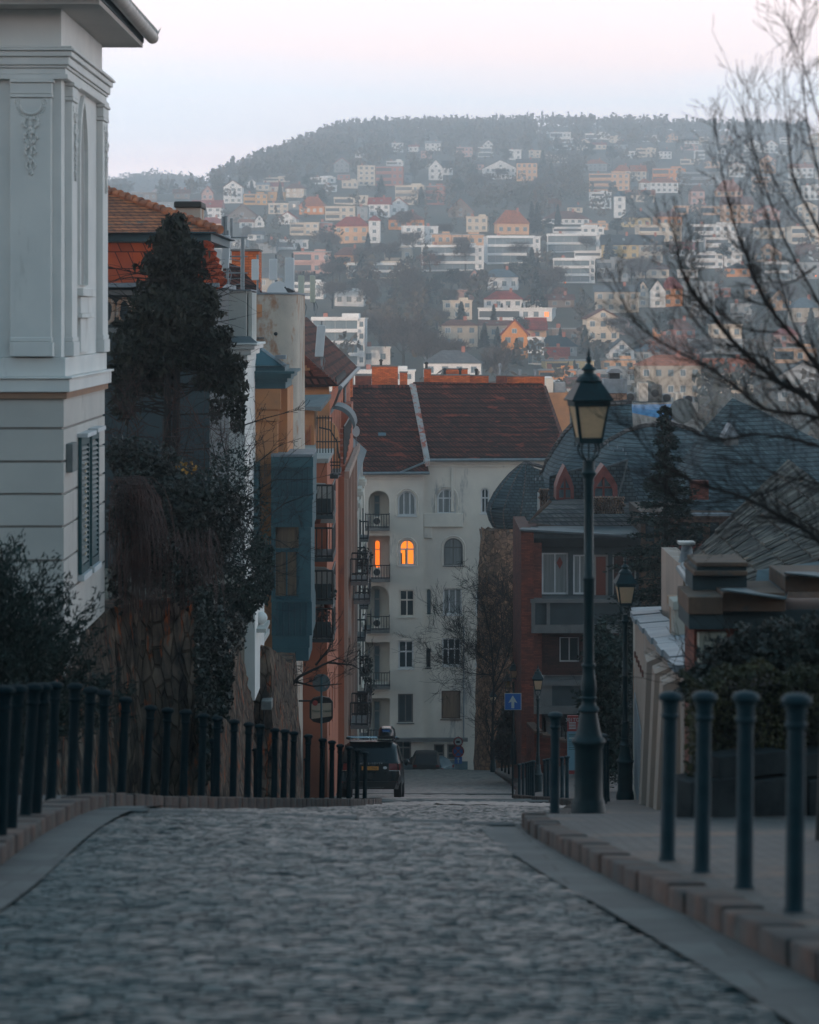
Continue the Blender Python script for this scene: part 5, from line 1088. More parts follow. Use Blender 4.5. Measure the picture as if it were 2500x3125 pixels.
wb(MB().box(x_(1124), x_(1345), d-1.3, d-1.18, z_(1308)+.01, z_(1262)-.01), 'balcony_panel', M['dark_clad'], kb); wb(MB().box(x_(1160), x_(1345), d-1.0, d-.9, z_(1479)+.01, z_(1436)-.01), 'balcony_panel', M['dark_clad'], kb)
m = MB(); m.holes(x_(1139), x_(1345), z_(1425), z_(1325), [(x_(1180), x_(1222), z_(1398), z_(1345), 0, .3)], y=d+.6); wb(m, 'lower_wall', M['brick_shade'], kb)
win(kb, x_(1180), x_(1222), z_(1398), z_(1345), d+.8, cols=2, trans=0)
wb(MB().box(x_(1139), x_(1345), d+2.6, d+6, -22.5, z_(1480)), 'ground_floor_wall', M['black'], kb)
m = MB(); K = 9
for k in range(K): m.box(x_(1150)+k*.22, x_(1150)+(k+1)*.22-.002, d-.2, d+2, z_(1600), z_(1600)+(K-k)*.19)
wb(m, 'entrance_steps', M['concrete'], kb)
railing(kb, [(x_(1166), d-.3, 0), (x_(1215), d-.3, 0)], z_(1575), 1.1, .16, .02)
wb(MB().box(XW(1330, 100), XW(1348, 100), 100, 101, ZW(1700, 100), ZW(1250, 100)), 'right_return', M['dark_clad'], kb)
cw = thing('curved_brick_wall', 'low curved brick wall with stone coping in front of the entrance steps', 'wall', at(1170, 1614, 112))
m = MB(); c_ = MB(); P = [(XW(1112, 114)+.02, 116)]+[(XW(1112, 113)+.3+k*.35, 113.6-1.3*math.sin(math.pi*k/12)) for k in range(12)]
for (a, b), k in zip(zip(P, P[1:]), range(20)):
    zt = ZW(1548+k*3.0, 113); m.slab((a[0], a[1], -21.5), (b[0], b[1], -21.5), zt+21.5, .25); c_.slab((a[0], a[1]-.05, zt+.003), (b[0], b[1]-.05, zt+.003), .10, .36)
wb(m, 'wall', M['brick'], cw); wb(c_, 'coping', M['brown_conc'], cw)
ps = thing('poster_stand', 'tall pale blue information board with red top at the right kerb', 'sign', at(1206, 1628, 100))
d = 100.0; m = MB(); m.box(XW(1195, d), XW(1218, d), d, d+.12, ZW(1622, d), ZW(1540, d)); wb(m, 'board', M['sign_teal'], ps)
m = MB(); m.box(XW(1195, d), XW(1218, d), d-.01, d+.13, ZW(1540, d)+.002, ZW(1507, d)); m.box(XW(1194, d), XW(1219, d), d-.02, d+.14, ZW(1630, d), ZW(1622, d)-.002); wb(m, 'red_panel', M['sign_red'], ps)
m = MB()
for k in range(5): m.box(XW(1198, d), XW(1213, d), d-.016, d-.011, ZW(1522+k*3.2, d), ZW(1520.5+k*3.2, d))
m.box(XW(1198, d), XW(1214, d), d-.008, d-.004, ZW(1556, d), ZW(1553, d)); wb(m, 'white_lines', M['sign_white'], ps)
m = MB()
for k, y in enumerate((1546, 1549, 1560, 1564, 1568, 1573, 1577)): m.box(XW(1197.5, d), XW(1216-(k*3) % 7, d), d-.008, d-.004, ZW(y+1.3, d), ZW(y, d))
wb(m, 'green_lines', M['beer_green'], ps)
tm = text_mesh('lettering', '301TG', .19, M['sign_white'], ps, (XW(1205.5, d)-ps.location.x, -.022, ZW(1519, d)-ps.location.z))
# one-way sign, other signs
def sign_disc(m, cx, cz, r, y, n=28): m.lathe([(r, 0), (r, .02)], n); return wmap(m, lambda x, yy, z: (x+cx, y+z, yy+cz))
t = thing('one_way_sign', 'blue square traffic sign with white upward arrow', 'traffic sign', at(1080, 1640, 92))
d = 92.0; wb(MB().box(XW(1062.5, d), XW(1098, d), d-.02, d, ZW(1495, d), ZW(1459.5, d)), 'rim', M['sign_white'], t, bevel=.005)
wb(MB().box(XW(1063.6, d), XW(1096.9, d), d-.03, d-.021, ZW(1493.9, d), ZW(1460.6, d)), 'face', M['blue_sign'], t)
m = MB(); m.prism([(XW(x, d), ZW(y, d)) for x, y in ((1080, 1464), (1089.5, 1480), (1083, 1477.5), (1083, 1491), (1077, 1491), (1077, 1477.5), (1070.5, 1480))], d-.038, d-.031); wb(m, 'arrow', M['sign_white'], t)
wb(MB().tube([(XW(1080, d), d+.04, ZW(1500-60, d)-.6), (XW(1080, d), d+.04, zs(d))], .035, 8), 'pole', M['bollard'], t)
t = thing('no_stopping_sign', 'round red ringed traffic signs stacked above a small blue arrow plate', 'traffic sign', at(965, 1618, 160))
d = 160.0; cx = XW(965, d)
for (yy, r, mt, nm_) in ((1562, .26, 'sign_white', 'restriction_disc'), (1582, .33, 'blue_sign', 'no_stopping_disc')):
    o = wb(sign_disc(MB(), cx, ZW(yy, d), r, d), nm_, M[mt], t)
    rg_ = MB(); K = 24
    rg_.tube([(cx+r*math.cos(2*math.pi*k/K), d-.01, ZW(yy, d)+r*math.sin(2*math.pi*k/K)) for k in range(K+1)], .045, 4)
    if yy > 1570: rg_.tube([(cx-r*.7, d-.03, ZW(yy, d)-r*.7), (cx+r*.7, d-.03, ZW(yy, d)+r*.7)], .03, 4); rg_.tube([(cx-r*.7, d-.03, ZW(yy, d)+r*.7), (cx+r*.7, d-.03, ZW(yy, d)-r*.7)], .03, 4)
    wb(rg_, 'red_ring', M['sign_red'], o)
    if yy < 1570: wb(MB().box(cx-.12, cx+.1, d-.035, d-.025, ZW(yy, d)-.07, ZW(yy, d)+.06), 'lorry_mark', M['black'], o)
wb(MB().box(cx-.22, cx+.24, d-.02, d, ZW(1608, d), ZW(1593.5, d)), 'arrow_plate', M['blue_sign'], t); wb(MB().prism([(cx+.01+a, ZW(1600.5, d)+b) for a, b in ((0, .17), (.11, .02), (.03, .04), (.03, -.16), (-.03, -.16), (-.03, .04), (-.11, .02))], d-.03, d-.021), 'arrow', M['sign_white'], t)
wb(MB().tube([(cx, d+.05, zs(d)-.2), (cx, d+.05, ZW(1550, d))], .035, 6), 'pole', M['galv'], t)
t = thing('round_sign', 'back of a round grey traffic sign with orange sticker on a thin pole', 'traffic sign', at(679, 1640, 80))
d = 79.0; cx, cz = XW(677, d), ZW(1438, d); wb(sign_disc(MB(), cx, cz, .27, d), 'sign_back', M['sign_grey'], t)
wb(MB().tube([(cx, d-.04, zs(d)-.1), (cx, d-.04, cz+.24)], .03, 8), 'pole', M['teal_sheet'], t); wb(sign_disc(MB(), cx+.13, cz-.10, .045, d-.015, 10), 'sticker', M['rust'], t)
t = thing('beer_sign', 'dark framed pub sign with green lettering and red seal on the left wall', 'sign', at(676, 1500, 84))
d = 83.0; m = MB(); P = [(652, 1478), (660, 1470), (676, 1466), (694, 1470), (701, 1478), (701, 1512), (694, 1520), (676, 1524), (660, 1520), (652, 1512)]; m.prism([(XW(x, d), ZW(y, d)) for x, y in P], d, d+.15); wb(m, 'frame', M['black'], t)
m = MB(); m.prism([(XW(x, d), ZW(y, d)) for x, y in ((656, 1482), (698, 1480), (698, 1508), (676, 1511), (656, 1514))], d-.02, d-.002); wb(m, 'panel', M['cream_sign'], t)
text_mesh('lettering', 'Pilsner Urquell', .10, M['beer_green'], t, (XW(677, d)-t.location.x, d-.03-t.location.y, ZW(1499, d)-t.location.z))
wb(sign_disc(MB(), XW(664, d), ZW(1480, d), .085, d-.06, 16), 'seal', M['sign_red'], t); wb(MB().box(XW(652, d)-.4, XW(655, d), d+.03, d+.1, ZW(1478, d), ZW(1475, d)), 'bracket', M['black'], t)
wc_ = thing('wall_camera', 'small white camera box fixed to the rubble pier', 'camera', at(575, 1440, 69))
wb(MB().hexa([tuple(at(*p)) for p in ((566, 1432, 68), (577, 1443, 68), (577, 1441, 69), (566, 1430, 69), (569, 1427, 68), (583, 1438, 68), (583, 1436, 69), (569, 1425, 69))]), 'housing', M['white_paint'], wc_); wb(MB().tube([at(568, 1430, 68.6), at(560, 1428, 68.8)], .03, 6), 'bracket', M['galv'], wc_)
eb_ = thing('junction_box', 'pale grey cable box at the foot of the rubble pier', 'box', at(566, 1478, 64)); wb(MB().box(XW(552, 64), XW(574, 64), 63.6, 64.2, ZW(1490, 64), ZW(1471, 64)), 'box', M['plaque'], eb_, bevel=.02); wb(MB().tube([(XW(556, 64), 63.9, ZW(1490, 64)), (XW(556, 64), 63.9, ZW(1560, 64))], .02, 5), 'cable', M['black'], eb_)
# ---------------------------------------------------------------- buttressed salmon wall and courtyard
sw = thing('buttressed_wall', 'salmon streaked plaster wall with buttresses and lead coping along the right pavement', 'wall', (4, 40, -8))
A = Vector((4.30, 50)); Bv = Vector((3.45, 33)); dirv = (Bv-A)
def wp(u, o=0): n = Vector((dirv.y, -dirv.x)).normalized(); p = A+dirv*u+n*o; return p     # n points to -X side (street)
def ztop(u): return -5.70+1.25*u
m = MB(); c_ = MB(); N_ = 24
for i in range(N_):
    u0, u1 = i/N_, (i+1)/N_; p, q_ = wp(u0), wp(u1); pb, qb = wp(u0, -.35), wp(u1, -.35); b0, b1 = zs(p.y)-.2, zs(q_.y)-.2
    m.hexa([(p.x, p.y, b0), (q_.x, q_.y, b1), (qb.x, qb.y, b1), (pb.x, pb.y, b0), (p.x, p.y, ztop(u0)), (q_.x, q_.y, ztop(u1)), (qb.x, qb.y, ztop(u1)), (pb.x, pb.y, ztop(u0))])
wb(m, 'wall_face', M['plaster_r'], sw)
for i in range(10):
    u0, u1 = i/10, (i+1)/10-.004; o1 = .09+.03*(i % 2); dz = .02+.03*random.random(); p, q_, pb, qb = wp(u0, o1), wp(u1, o1), wp(u0, -.42), wp(u1, -.42)
    c_.hexa([(p.x, p.y, ztop(u0)-.06), (q_.x, q_.y, ztop(u1)-.06), (qb.x, qb.y, ztop(u1)+.02), (pb.x, pb.y, ztop(u0)+.02), (p.x, p.y, ztop(u0)+dz), (q_.x, q_.y, ztop(u1)+dz), (qb.x, qb.y, ztop(u1)+dz+.05), (pb.x, pb.y, ztop(u0)+dz+.05)])
wb(c_, 'lead_coping', M['zinc'], sw)
for u in (.60, .76, .90):
    p, q_ = wp(u, .22), wp(u+.05, .22); pb, qb = wp(u, 0), wp(u+.05, 0); b0 = zs(p.y)-.2; z1 = ztop(u)-.12
    wb(MB().hexa([(p.x-.1, p.y, b0), (q_.x-.1, q_.y, b0), (qb.x, qb.y, b0), (pb.x, pb.y, b0), (p.x, p.y, z1-.1), (q_.x, q_.y, z1-.1), (qb.x, qb.y, z1), (pb.x, pb.y, z1)]), 'buttress', M['plaster_r'], sw)
for (u0, u1, z0, z1) in ((.02, .22, -8.9, -7.15), (.50, .68, -7.9, -6.1)):
    p, q_ = wp(u0, .03), wp(u1, .03); wb(MB().hexa([(p.x, p.y, z0), (q_.x, q_.y, z0-.1), (q_.x+.02, q_.y, z0-.1), (p.x+.02, p.y, z0), (p.x, p.y, z1), (q_.x, q_.y, z1-.25), (q_.x+.02, q_.y, z1-.25), (p.x+.02, p.y, z1)]), 'metal_plate', M['zinc'], sw)
m = MB()
for k in range(8): u = .02+k*.055; p = wp(u, .012); z = ztop(u)-.75-k*.03; m.box(p.x-.012, p.x+.02, p.y-.10, p.y+.06, z-.07, z+.04)
wb(m, 'weep_holes', M['brick'], sw)
m = MB(); m.box(A.x+.0, A.x+2.6, 50, 50.4, -11, -5.72); wb(m, 'return_wall', M['plaster_peel'], sw); wb(MB().hexa([(A.x-.05, 49.9, -5.71), (A.x+2.7, 49.9, -5.62), (A.x+2.7, 50.5, -5.62), (A.x-.05, 50.5, -5.71), (A.x-.05, 49.9, -5.64), (A.x+2.7, 49.9, -5.55), (A.x+2.7, 50.5, -5.55), (A.x-.05, 50.5, -5.64)]), 'return_coping', M['zinc'], sw)
q3(m := MB(), [(4.75, 49.8, -6.3), (7, 49.8, -6.2), (7, 38, -7.2), (4.1, 38, -7.2)]); wb(m, 'courtyard_roof', M['teal_sheet'], sw)
pp = thing('plaster_pier', 'square cracked pale plaster chimney pier behind the salmon wall', 'chimney', at(1437, 1425, 40))
d = 40.0; wb(MB().box(XW(1421, d), XW(1456, d), d, d+.8, ZW(1480, d), ZW(1285, d)), 'shaft', M['plaster_peel'], pp); wb(MB().box(XW(1416, d), XW(1459, d), d-.05, d+.85, ZW(1285, d)+.002, ZW(1265, d)), 'cap', M['plaster_peel'], pp, bevel=.02)
q3(m := MB(), [at(*p) for p in ((1420, 1380, 39.5), (1455, 1426, 37), (1490, 1410, 39), (1440, 1372, 42))]); wb(m, 'flashing', M['zinc'], pp)
sh = thing('shingled_roof', 'steep weathered board roof with gutter behind the brown copings', 'roof', at(1500, 1230, 45))
E0, E1 = at(1437, 1190, 46), at(1497, 1268, 39.5); T0, T1 = at(1660, 968, 51), at(1860, 1120, 44)
m = MB(); n = 46
for i in range(n):
    u = i/n; a = E0.lerp(E1, u); b = T0.lerp(T1, u); a2 = E0.lerp(E1, u+.93/n); b2 = T0.lerp(T1, u+.93/n); segs = 7; off = random.random()
    for k in range(segs):
        s0, s1 = k/segs, (k+1)/segs+.02; h0 = Vector((0, -.02, .02+.05*random.random())); h1 = Vector((0, 0, .0+.02*random.random()))
        p = [a.lerp(b, s0)+h0, a2.lerp(b2, s0)+h0, a2.lerp(b2, min(1, s1))+h1, a.lerp(b, min(1, s1))+h1]; m.add(p+[v-Vector((0, 0, .04)) for v in p], [(0, 1, 2, 3), (4, 7, 6, 5), (0, 4, 5, 1), (1, 5, 6, 2), (2, 6, 7, 3), (3, 7, 4, 0)])
wb(m, 'boards', M['planks'], sh)
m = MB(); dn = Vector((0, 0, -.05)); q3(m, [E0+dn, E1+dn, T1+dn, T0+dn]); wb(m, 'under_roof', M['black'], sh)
m = MB(); dd_ = Vector((-.06, -.05, -.05)); m.tube([E0+dd_, E0.lerp(E1, .5)+dd_+Vector((0, 0, -.02)), E1+dd_], .06, 8); m.tube([at(1440, 1190, 45.8), at(1448, 1210, 45), at(1452, 1232, 44), at(1461, 1248, 42), at(1461, 1600, 41)], .065, 8); wb(m, 'gutter', M['galv'], sh, smooth=True)
wb(MB().box(XW(1440, 45.9), XW(1475, 45.9), 46, 50, -12, ZW(1195, 46)), 'wall', M['plaster_r'], sh)
t = thing('metal_flue', 'small metal flue with flat bright cap beside the board roof', 'flue', at(1447, 1190, 47)); wb(MB().lathe([(.17, 0), (.13, .12), (.09, .35)], 10, at(1446, 1190, 47)), 'pipe', M['zinc'], t); wb(MB().box(XW(1428, 47), XW(1462, 47), 46.8, 47.2, ZW(1145, 47), ZW(1140, 47)).tube([at(1438, 1163, 47), at(1436, 1145, 47)], .008, 4).tube([at(1451, 1163, 47), at(1453, 1145, 47)], .008, 4), 'cap', M['gutter'], t)
# stepped garden wall with brown copings and sign
gwl = thing('stepped_garden_wall', 'stepped brick garden wall with brown concrete copings and grey sheet caps', 'wall', at(1600, 1500, 27))
d = 29.0; X2 = lambda x: XW(x, d); Z2 = lambda y: ZW(y, d)
def bx2(m, x0, x1, yb, yt, dep0=0, dep=1.0): return m.box(X2(x0), X2(x1), d+dep0, d+dep, Z2(yb), Z2(yt))
m = MB(); bx2(m, 1479, 1590, 1204, 1195, .6, 1.6); bx2(m, 1473, 1588, 1223, 1213.2, .55, 1.7); bx2(m, 1450, 1523, 1294, 1257, 0, 1.2); bx2(m, 1524, 1657, 1290, 1250, .1, 1.4); bx2(m, 1661, 1800, 1252, 1219, .3, 1.6); wb(m, 'brown_coping', M['brown_conc'], gwl, bevel=.01)
m = MB(); bx2(m, 1481, 1588, 1213, 1204.2, .65, 1.5); bx2(m, 1473, 1590, 1256.5, 1223.2, .7, 1.5); bx2(m, 1452, 1524, 1326, 1294.2, .05, 1.2); bx2(m, 1525.5, 1800, 1330, 1290.2, .3, 1.5); wb(m, 'dark_band', M['dark_clad'], gwl)
m = MB(); m.hexa([tuple(at(*p)) for p in ((1517, 1243, 28.8), (1656, 1263, 28.8), (1662, 1240, 31), (1560, 1238, 31), (1517, 1240, 28.8), (1656, 1259, 28.8), (1662, 1236, 31), (1560, 1234, 31))])
m.hexa([tuple(at(*p)) for p in ((1652, 1208, 29), (1800, 1224, 29), (1800, 1206, 31), (1665, 1204, 31), (1652, 1205, 29), (1800, 1220, 29), (1800, 1202, 31), (1665, 1201, 31))]); q3(m, [at(*p) for p in ((1588, 1240, 30.6), (1662, 1236, 30.6), (1662, 1204, 30.8), (1800, 1204, 30.8), (1800, 1172, 31), (1595, 1200, 31))]); wb(m, 'sheet_cap', M['lead'], gwl)
m = MB(); bx2(m, 1470, 1800, 1720, 1326.2, .4, 1.4); wb(m, 'brick_wall', M['brick'], gwl)
sg = thing('wall_sign', 'cream street name board on the brick pier beside the hedge', 'sign', at(1510, 1400, 28.6)); wb(MB().box(XW(1484, 28.6), XW(1545, 28.6), 29.2, 29.35, ZW(1412, 28.6), ZW(1347, 28.6)), 'board', M['cream_sign'], sg, bevel=.01)
text_mesh('lettering', 'I.ker.', .085, M['dark_clad'], sg, (XW(1514, 28.6)-sg.location.x, 29.19-sg.location.y, ZW(1365, 28.6)-sg.location.z)); text_mesh('lettering', 'F\u0151', .14, M['dark_clad'], sg, (XW(1508, 28.6)-sg.location.x, 29.19-sg.location.y, ZW(1391, 28.6)-sg.location.z))
hb = thing('stone_base_wall', 'low grey stone wall under the olive hedge behind the right bollards', 'wall', (3.0, 22.5, -4))
m = MB(); x = 2.32; k = 0
for row in range(2):
    x = 2.30+row*.25
    while x < 6.0: w_ = .5+.2*random.random(); y = 21.5+(x-2.3)*.55; b0 = zs(y)+(.1+row*.20 if row else -.35); m.slab((x+.006, y-.03*(1-row), b0), (x+w_-.006, y+w_*.55-.03*(1-row), b0), .195+(.45 if not row else 0), .4); x += w_
wb(m, 'blocks', M['base_stone'], hb, bevel=.012)
ob = thing('ochre_block', 'ochre wall with metal service boxes just right of the brown roof end', 'building', at(1172, 870, 215))
wb(MB().box(XW(1120, 215), XW(1200, 215), 215, 225, -32, ZW(827, 215)), 'wall', M['ochre'], ob)
wb(MB().box(XW(1150, 215), XW(1166, 215), 215.5, 218, ZW(827, 215)+.004, ZW(797, 215)), 'service_box', M['plaster_w'], ob); wb(MB().box(XW(1168, 215), XW(1192, 215), 215.8, 218, ZW(827, 215)+.004, ZW(806, 215)), 'service_box', M['zinc'], ob)
# rooftop plant, tarpaulin, dish and dark roofs on the right
rt = thing('service_rooftop', 'flat roofed block crowded with grey air conditioners and metal casings', 'building', at(1370, 850, 225))
d = 225.0; wb(MB().box(XW(1268, d), XW(1470, d), d, d+14, -34, ZW(848, d)), 'wall', M['plaster_g'], rt)
for k, (a, b, y0, y1, mt) in enumerate(((1275, 1300, 848, 820, 'zinc'), (1305, 1318, 848, 826, 'plaster_w'), (1320, 1345, 846, 830, 'zinc'), (1346, 1366, 846, 806, 'plaster_w'), (1368, 1398, 846, 812, 'concrete'), (1400, 1420, 848, 832, 'zinc'), (1424, 1440, 848, 828, 'plaster_w'), (1442, 1466, 848, 836, 'zinc'))):
    o = wb(MB().box(XW(a, d), XW(b, d), d+.5+k % 3, d+2.5+k % 3, ZW(y0, d)+.003, ZW(y1, d)), 'casing', M[mt], rt, bevel=.03)
    if k in (2, 4, 5, 7): wb(wmap(MB().lathe([(.34, 0), (.34, .03)], 16), lambda x, y, z, a=a, b=b, y0=y0, y1=y1, k=k: (x+XW((a+b)/2, d), d+.5+k % 3-z-.01, y+ZW((y0+y1)/2, d))), 'fan', M['black'], o)
tp = thing('blue_tarpaulin', 'bright blue tarpaulin stretched over scaffolding behind the slate roofs', 'tarpaulin', at(1380, 870, 150))
m = MB(); surf(m, pl_((1308, 850), (1345, 852), (1390, 851), (1440, 850), d=152), pl_((1325, 868), (1350, 873), (1405, 884), (1440, 884), d=149), .3, nt=5); wb(m, 'sheet', M['tarp'], tp)
t = thing('round_dish', 'large grey round satellite dish right of the blue tarpaulin', 'dish', at(1436, 880, 146)); m = MB().lathe([(.02, 0), (.35, -.04), (.66, -.16), (.70, -.17)], 22); wb(wmap(m, lambda x, y, z: (x+XW(1436, 146), 146+z, y+ZW(865, 146))), 'reflector', M['plaque'], t, smooth=True); wb(MB().tube([(XW(1436, 146), 146.1, ZW(865, 146)), (XW(1436, 146), 146.3, ZW(905, 146))], .05, 6), 'pole', M['galv'], t)
t = thing('stone_chimney', 'broad chimney with rusty stone base and metal cowl beside the tall lantern', 'chimney', at(1298, 860, 150)); d = 150.0
wb(MB().box(XW(1272, d), XW(1320, d), d, d+1.4, ZW(905, d), ZW(828, d)), 'stack', M['rubble'], t); wb(MB().box(XW(1271, d), XW(1321, d), d-.05, d+1.45, ZW(828, d)+.003, ZW(798, d)), 'metal_casing', M['zinc'], t)
wb(MB().box(XW(1284, d), XW(1306, d), d+.2, d+1.1, ZW(798, d)+.004, ZW(786, d)), 'vent_opening', M['black'], t); wb(MB().prism([(XW(1277, d), ZW(785.5, d)), (XW(1312, d), ZW(785.5, d)), (XW(1304, d), ZW(777, d)), (XW(1287, d), ZW(777, d))], d, d+1.3), 'cowl', M['zinc'], t)
t = thing('tall_slate_house', 'dark slate gabled roof seen through the bare branches at the right', 'house', at(1600, 1060, 118))
m = MB(); surf(m, pl_((1425, 985), (1480, 905), (1542, 838), (1610, 868), (1680, 905), (1790, 960), d=126), pl_((1432, 1070), (1480, 1075), (1545, 1075), (1612, 1075), (1685, 1075), (1795, 1075), d=118), .3); wb(m, 'roof', M['slate'], t)
wb(MB().box(XW(1350, 117.5), XW(1800, 117.5), 117.6, 124, -24, ZW(1078, 117.5)), 'wall', M['brown_conc'], t); wb(MB().box(XW(1340, 117), XW(1560, 117), 116.8, 117.5, ZW(1086, 117), ZW(1081, 117)), 'eaves_strip', M['zinc'], t)
wb(MB().box(XW(1400, 116), XW(1570, 116), 116, 117.4, ZW(1165, 116), ZW(1146, 116)), 'awning', M['red_wood'], t); wb(MB().box(XW(1455, 117), XW(1492, 117), 116.9, 117.55, ZW(1052, 117), ZW(1012, 117)), 'brick_panel', M['brick'], t)
m = MB()
for k in range(6): x = 1360+k*34; m.box(XW(x, 117.4), XW(x+18, 117.4), 117.4, 117.58, ZW(1140, 117.4), ZW(1100, 117.4))
wb(m, 'window_row', M['glass'], t)
t = thing('pitched_zinc_vent', 'small pitched metal roof lantern on the slate roof behind branches', 'roof vent', at(1535, 925, 123)); wb(MB().prism([(XW(1517, 123), ZW(920, 123)), (XW(1555, 123), ZW(920, 123)), (XW(1534, 123), ZW(890, 123))], 122, 123.5), 'cap', M['zinc'], t); wb(MB().box(XW(1522, 123), XW(1550, 123), 122.1, 123.3, ZW(936, 123), ZW(920, 123)-.003), 'body', M['concrete'], t)
# ================================================================= cars
def suv(loc, rz):
    t = thing('parked_car', 'dark blue estate off-roader parked at the left, black roof box on its bars', 'car', loc, rz)
    S = [(0.02, .50, .84, 1.10, .70, 1.04), (.0, .45, .93, 1.12, .72, 1.10), (.10, .40, .985, 1.13, .74, 1.30), (.28, .40, 1.0, 1.135, .74, 1.55), (.50, .40, 1.0, 1.14, .73, 1.76), (.9, .38, 1.0, 1.14, .73, 1.815), (2.0, .38, 1.0, 1.14, .74, 1.83), (3.0, .38, 1.0, 1.12, .73, 1.80), (3.5, .38, 1.0, 1.10, .70, 1.55), (3.9, .38, .99, 1.08, .66, 1.15), (4.7, .42, .93, .98, .60, 1.02), (4.92, .50, .84, .86, .55, .90)]
    V = []; q = []
    for (y, zb, hw, zb2, rw, zr) in S:
        P = [(-hw*.93, zb), (-hw, zb+.18), (-hw, .80), (-hw*.965, zb2), (-(rw+.10 if zr > 1.3 else hw*.8), max(zb2, zr-.10)), (-rw+.05, zr), (0, zr+.015)]
        ring = P+[(-a, b) for a, b in P[-2::-1]]; V += [(a, y, b) for a, b in ring]
    n = 13
    for i in range(len(S)-1):
        for k in range(n): q.append((i*n+k, i*n+(k+1) % n, (i+1)*n+(k+1) % n, (i+1)*n+k))
    q += [tuple(range(n)), tuple(range(len(S)*n-1, (len(S)-1)*n-1, -1))]
    body = MB().add(V, q).build('body', M['car_paint'], t, smooth=True)
    MB().add([(-.70, .13, 1.14), (.70, .13, 1.14), (.66, .45, 1.70), (-.66, .45, 1.70)], [(0, 1, 2, 3)]).add([(-.76, .06, 1.13), (.76, .06, 1.13), (.76, .14, 1.15), (-.76, .14, 1.15)], [(0, 1, 2, 3)]).build('rear_window', M['car_glass'], t)
    for s in (-1, 1):
        m = MB(); m.add([(s*.985, .55, 1.15), (s*.985, 3.4, 1.13), (s*.84, 2.9, 1.68), (s*.84, .9, 1.72)], [(0, 1, 2, 3)]); m.v = [(x+s*.012, y, z) for x, y, z in m.v]; m.build('side_window', M['car_glass'], t)
        m = MB(); m.hexa([(s*.60, -.03, .88), (s*.965, .02, .88), (s*.99, .35, .90), (s*.60, .1, .90), (s*.60, -.02, 1.09), (s*.95, .02, 1.09), (s*.985, .35, 1.11), (s*.60, .1, 1.09)]); m.build('tail_light', M['tail'], t)
        MB().hexa([(s*.60, -.035, .86), (s*.95, .0, .86), (s*.95, .02, .86), (s*.60, 0, .86), (s*.60, -.035, .878), (s*.95, 0, .878), (s*.95, .02, .878), (s*.6, 0, .878)]).build('light_strip', M['chrome'], t)
        m = MB(); m.lathe([(.01, 0), (.09, .02), (.12, .08), (.10, .16), (.01, .19)], 10); wmap(m, lambda x, y, z, s=s: (s*(1.03+x*.8+.06), 3.05+z*.8, 1.18+y)); m.build('mirror', M['car_paint'], t, smooth=True)
        MB().box(s*.80-.10, s*.80+.08, -.02, .01, .48, .53).build('reflector', M['tail'], t)
        for y in (.88, 3.85):
            w_ = MB(); w_.lathe([(.24, -.13), (.35, -.12), (.375, -.06), (.375, .06), (.35, .12), (.24, .13)], 24); wmap(w_, lambda x, yy, z, s=s, y=y: (s*.87+z, y+x, .375+yy)); wo = w_.build('wheel', M['tyre'], t, smooth=True)
            r_ = MB(); r_.lathe([(.24, .1), (.22, .12), (.03, .11), (.01, .13)], 10); wmap(r_, lambda x, yy, z, s=s, y=y: (s*(.87+z), y+x, .375+yy)); r_.build('rim', M['galv'], wo, smooth=True)
        MB().tube([(s*.70, 1.0, 1.84), (s*.70, 1.1, 1.90), (s*.70, 2.9, 1.90), (s*.70, 3.0, 1.84)], .022, 8).build('roof_rail', M['black'], t)
    MB().hexa([(-.78, -.03, .28), (.78, -.03, .28), (.9, .2, .28), (-.9, .2, .28), (-.86, -.06, .52), (.86, -.06, .52), (.96, .2, .55), (-.96, .2, .55)]).build('rear_bumper', M['car_plastic'], t)
    MB().hexa([(-.70, .40, 1.765), (.70, .40, 1.765), (.72, .95, 1.84), (-.72, .95, 1.84), (-.69, .30, 1.785), (.69, .30, 1.785), (.72, .95, 1.865), (-.72, .95, 1.865)]).build('spoiler', M['car_paint'], t, bevel=.01)
    MB().box(-.16, .16, .285, .30, 1.785, 1.80).build('brake_light', M['tail'], t)
    MB().box(-.27, .27, -.045, -.02, .88, 1.0).build('number_plate', M['plate'], t, bevel=.004)
    text_mesh('plate_lettering', 'YVU', .095, M['black'], t, (.13, -.047, .905), ext=.001); text_mesh('tailgate_lettering', 'RANGE ROVER', .085, M['chrome'], t, (0, -.005, 1.065), ext=.004, spacing=1.55)
    m = MB().lathe([(.045, 0), (.045, .01)], 14, sx=1.5); wmap(m, lambda x, y, z: (x+.48, -.03-z, .96+y)); m.build('oval_badge', M['chrome'], t)
    MB().tube([(0, .5, 1.82), (0, .52, 1.88)], .02, 6).build('aerial', M['black'], t); MB().tube([(-.45, -.01, .34), (.45, -.01, .34)], .03, 6).build('tow_bar', M['galv'], t)
    for y in (1.5, 2.5):
        MB().hexa([(-.82, y-.04, 1.96), (.82, y-.04, 1.96), (.82, y+.04, 1.96), (-.82, y+.04, 1.96), (-.82, y-.03, 1.985), (.82, y-.03, 1.985), (.82, y+.03, 1.985), (-.82, y+.03, 1.985)]).build('crossbar', M['chrome'], t)
        for s in (-1, 1): MB().hexa([(s*.66, y-.06, 1.90), (s*.86, y-.06, 1.90), (s*.86, y+.06, 1.90), (s*.66, y+.06, 1.90), (s*.70, y-.05, 1.96), (s*.86, y-.05, 1.96), (s*.86, y+.05, 1.96), (s*.70, y+.05, 1.96)]).build('bar_foot', M['black'], t)
    b = thing('roof_box', 'black car roof box with blue badge mounted right of centre on the bars', 'roof box', Vector(loc)+Matrix.Rotation(rz, 3, 'Z') @ Vector((.47, .9, 1.99)), rz)
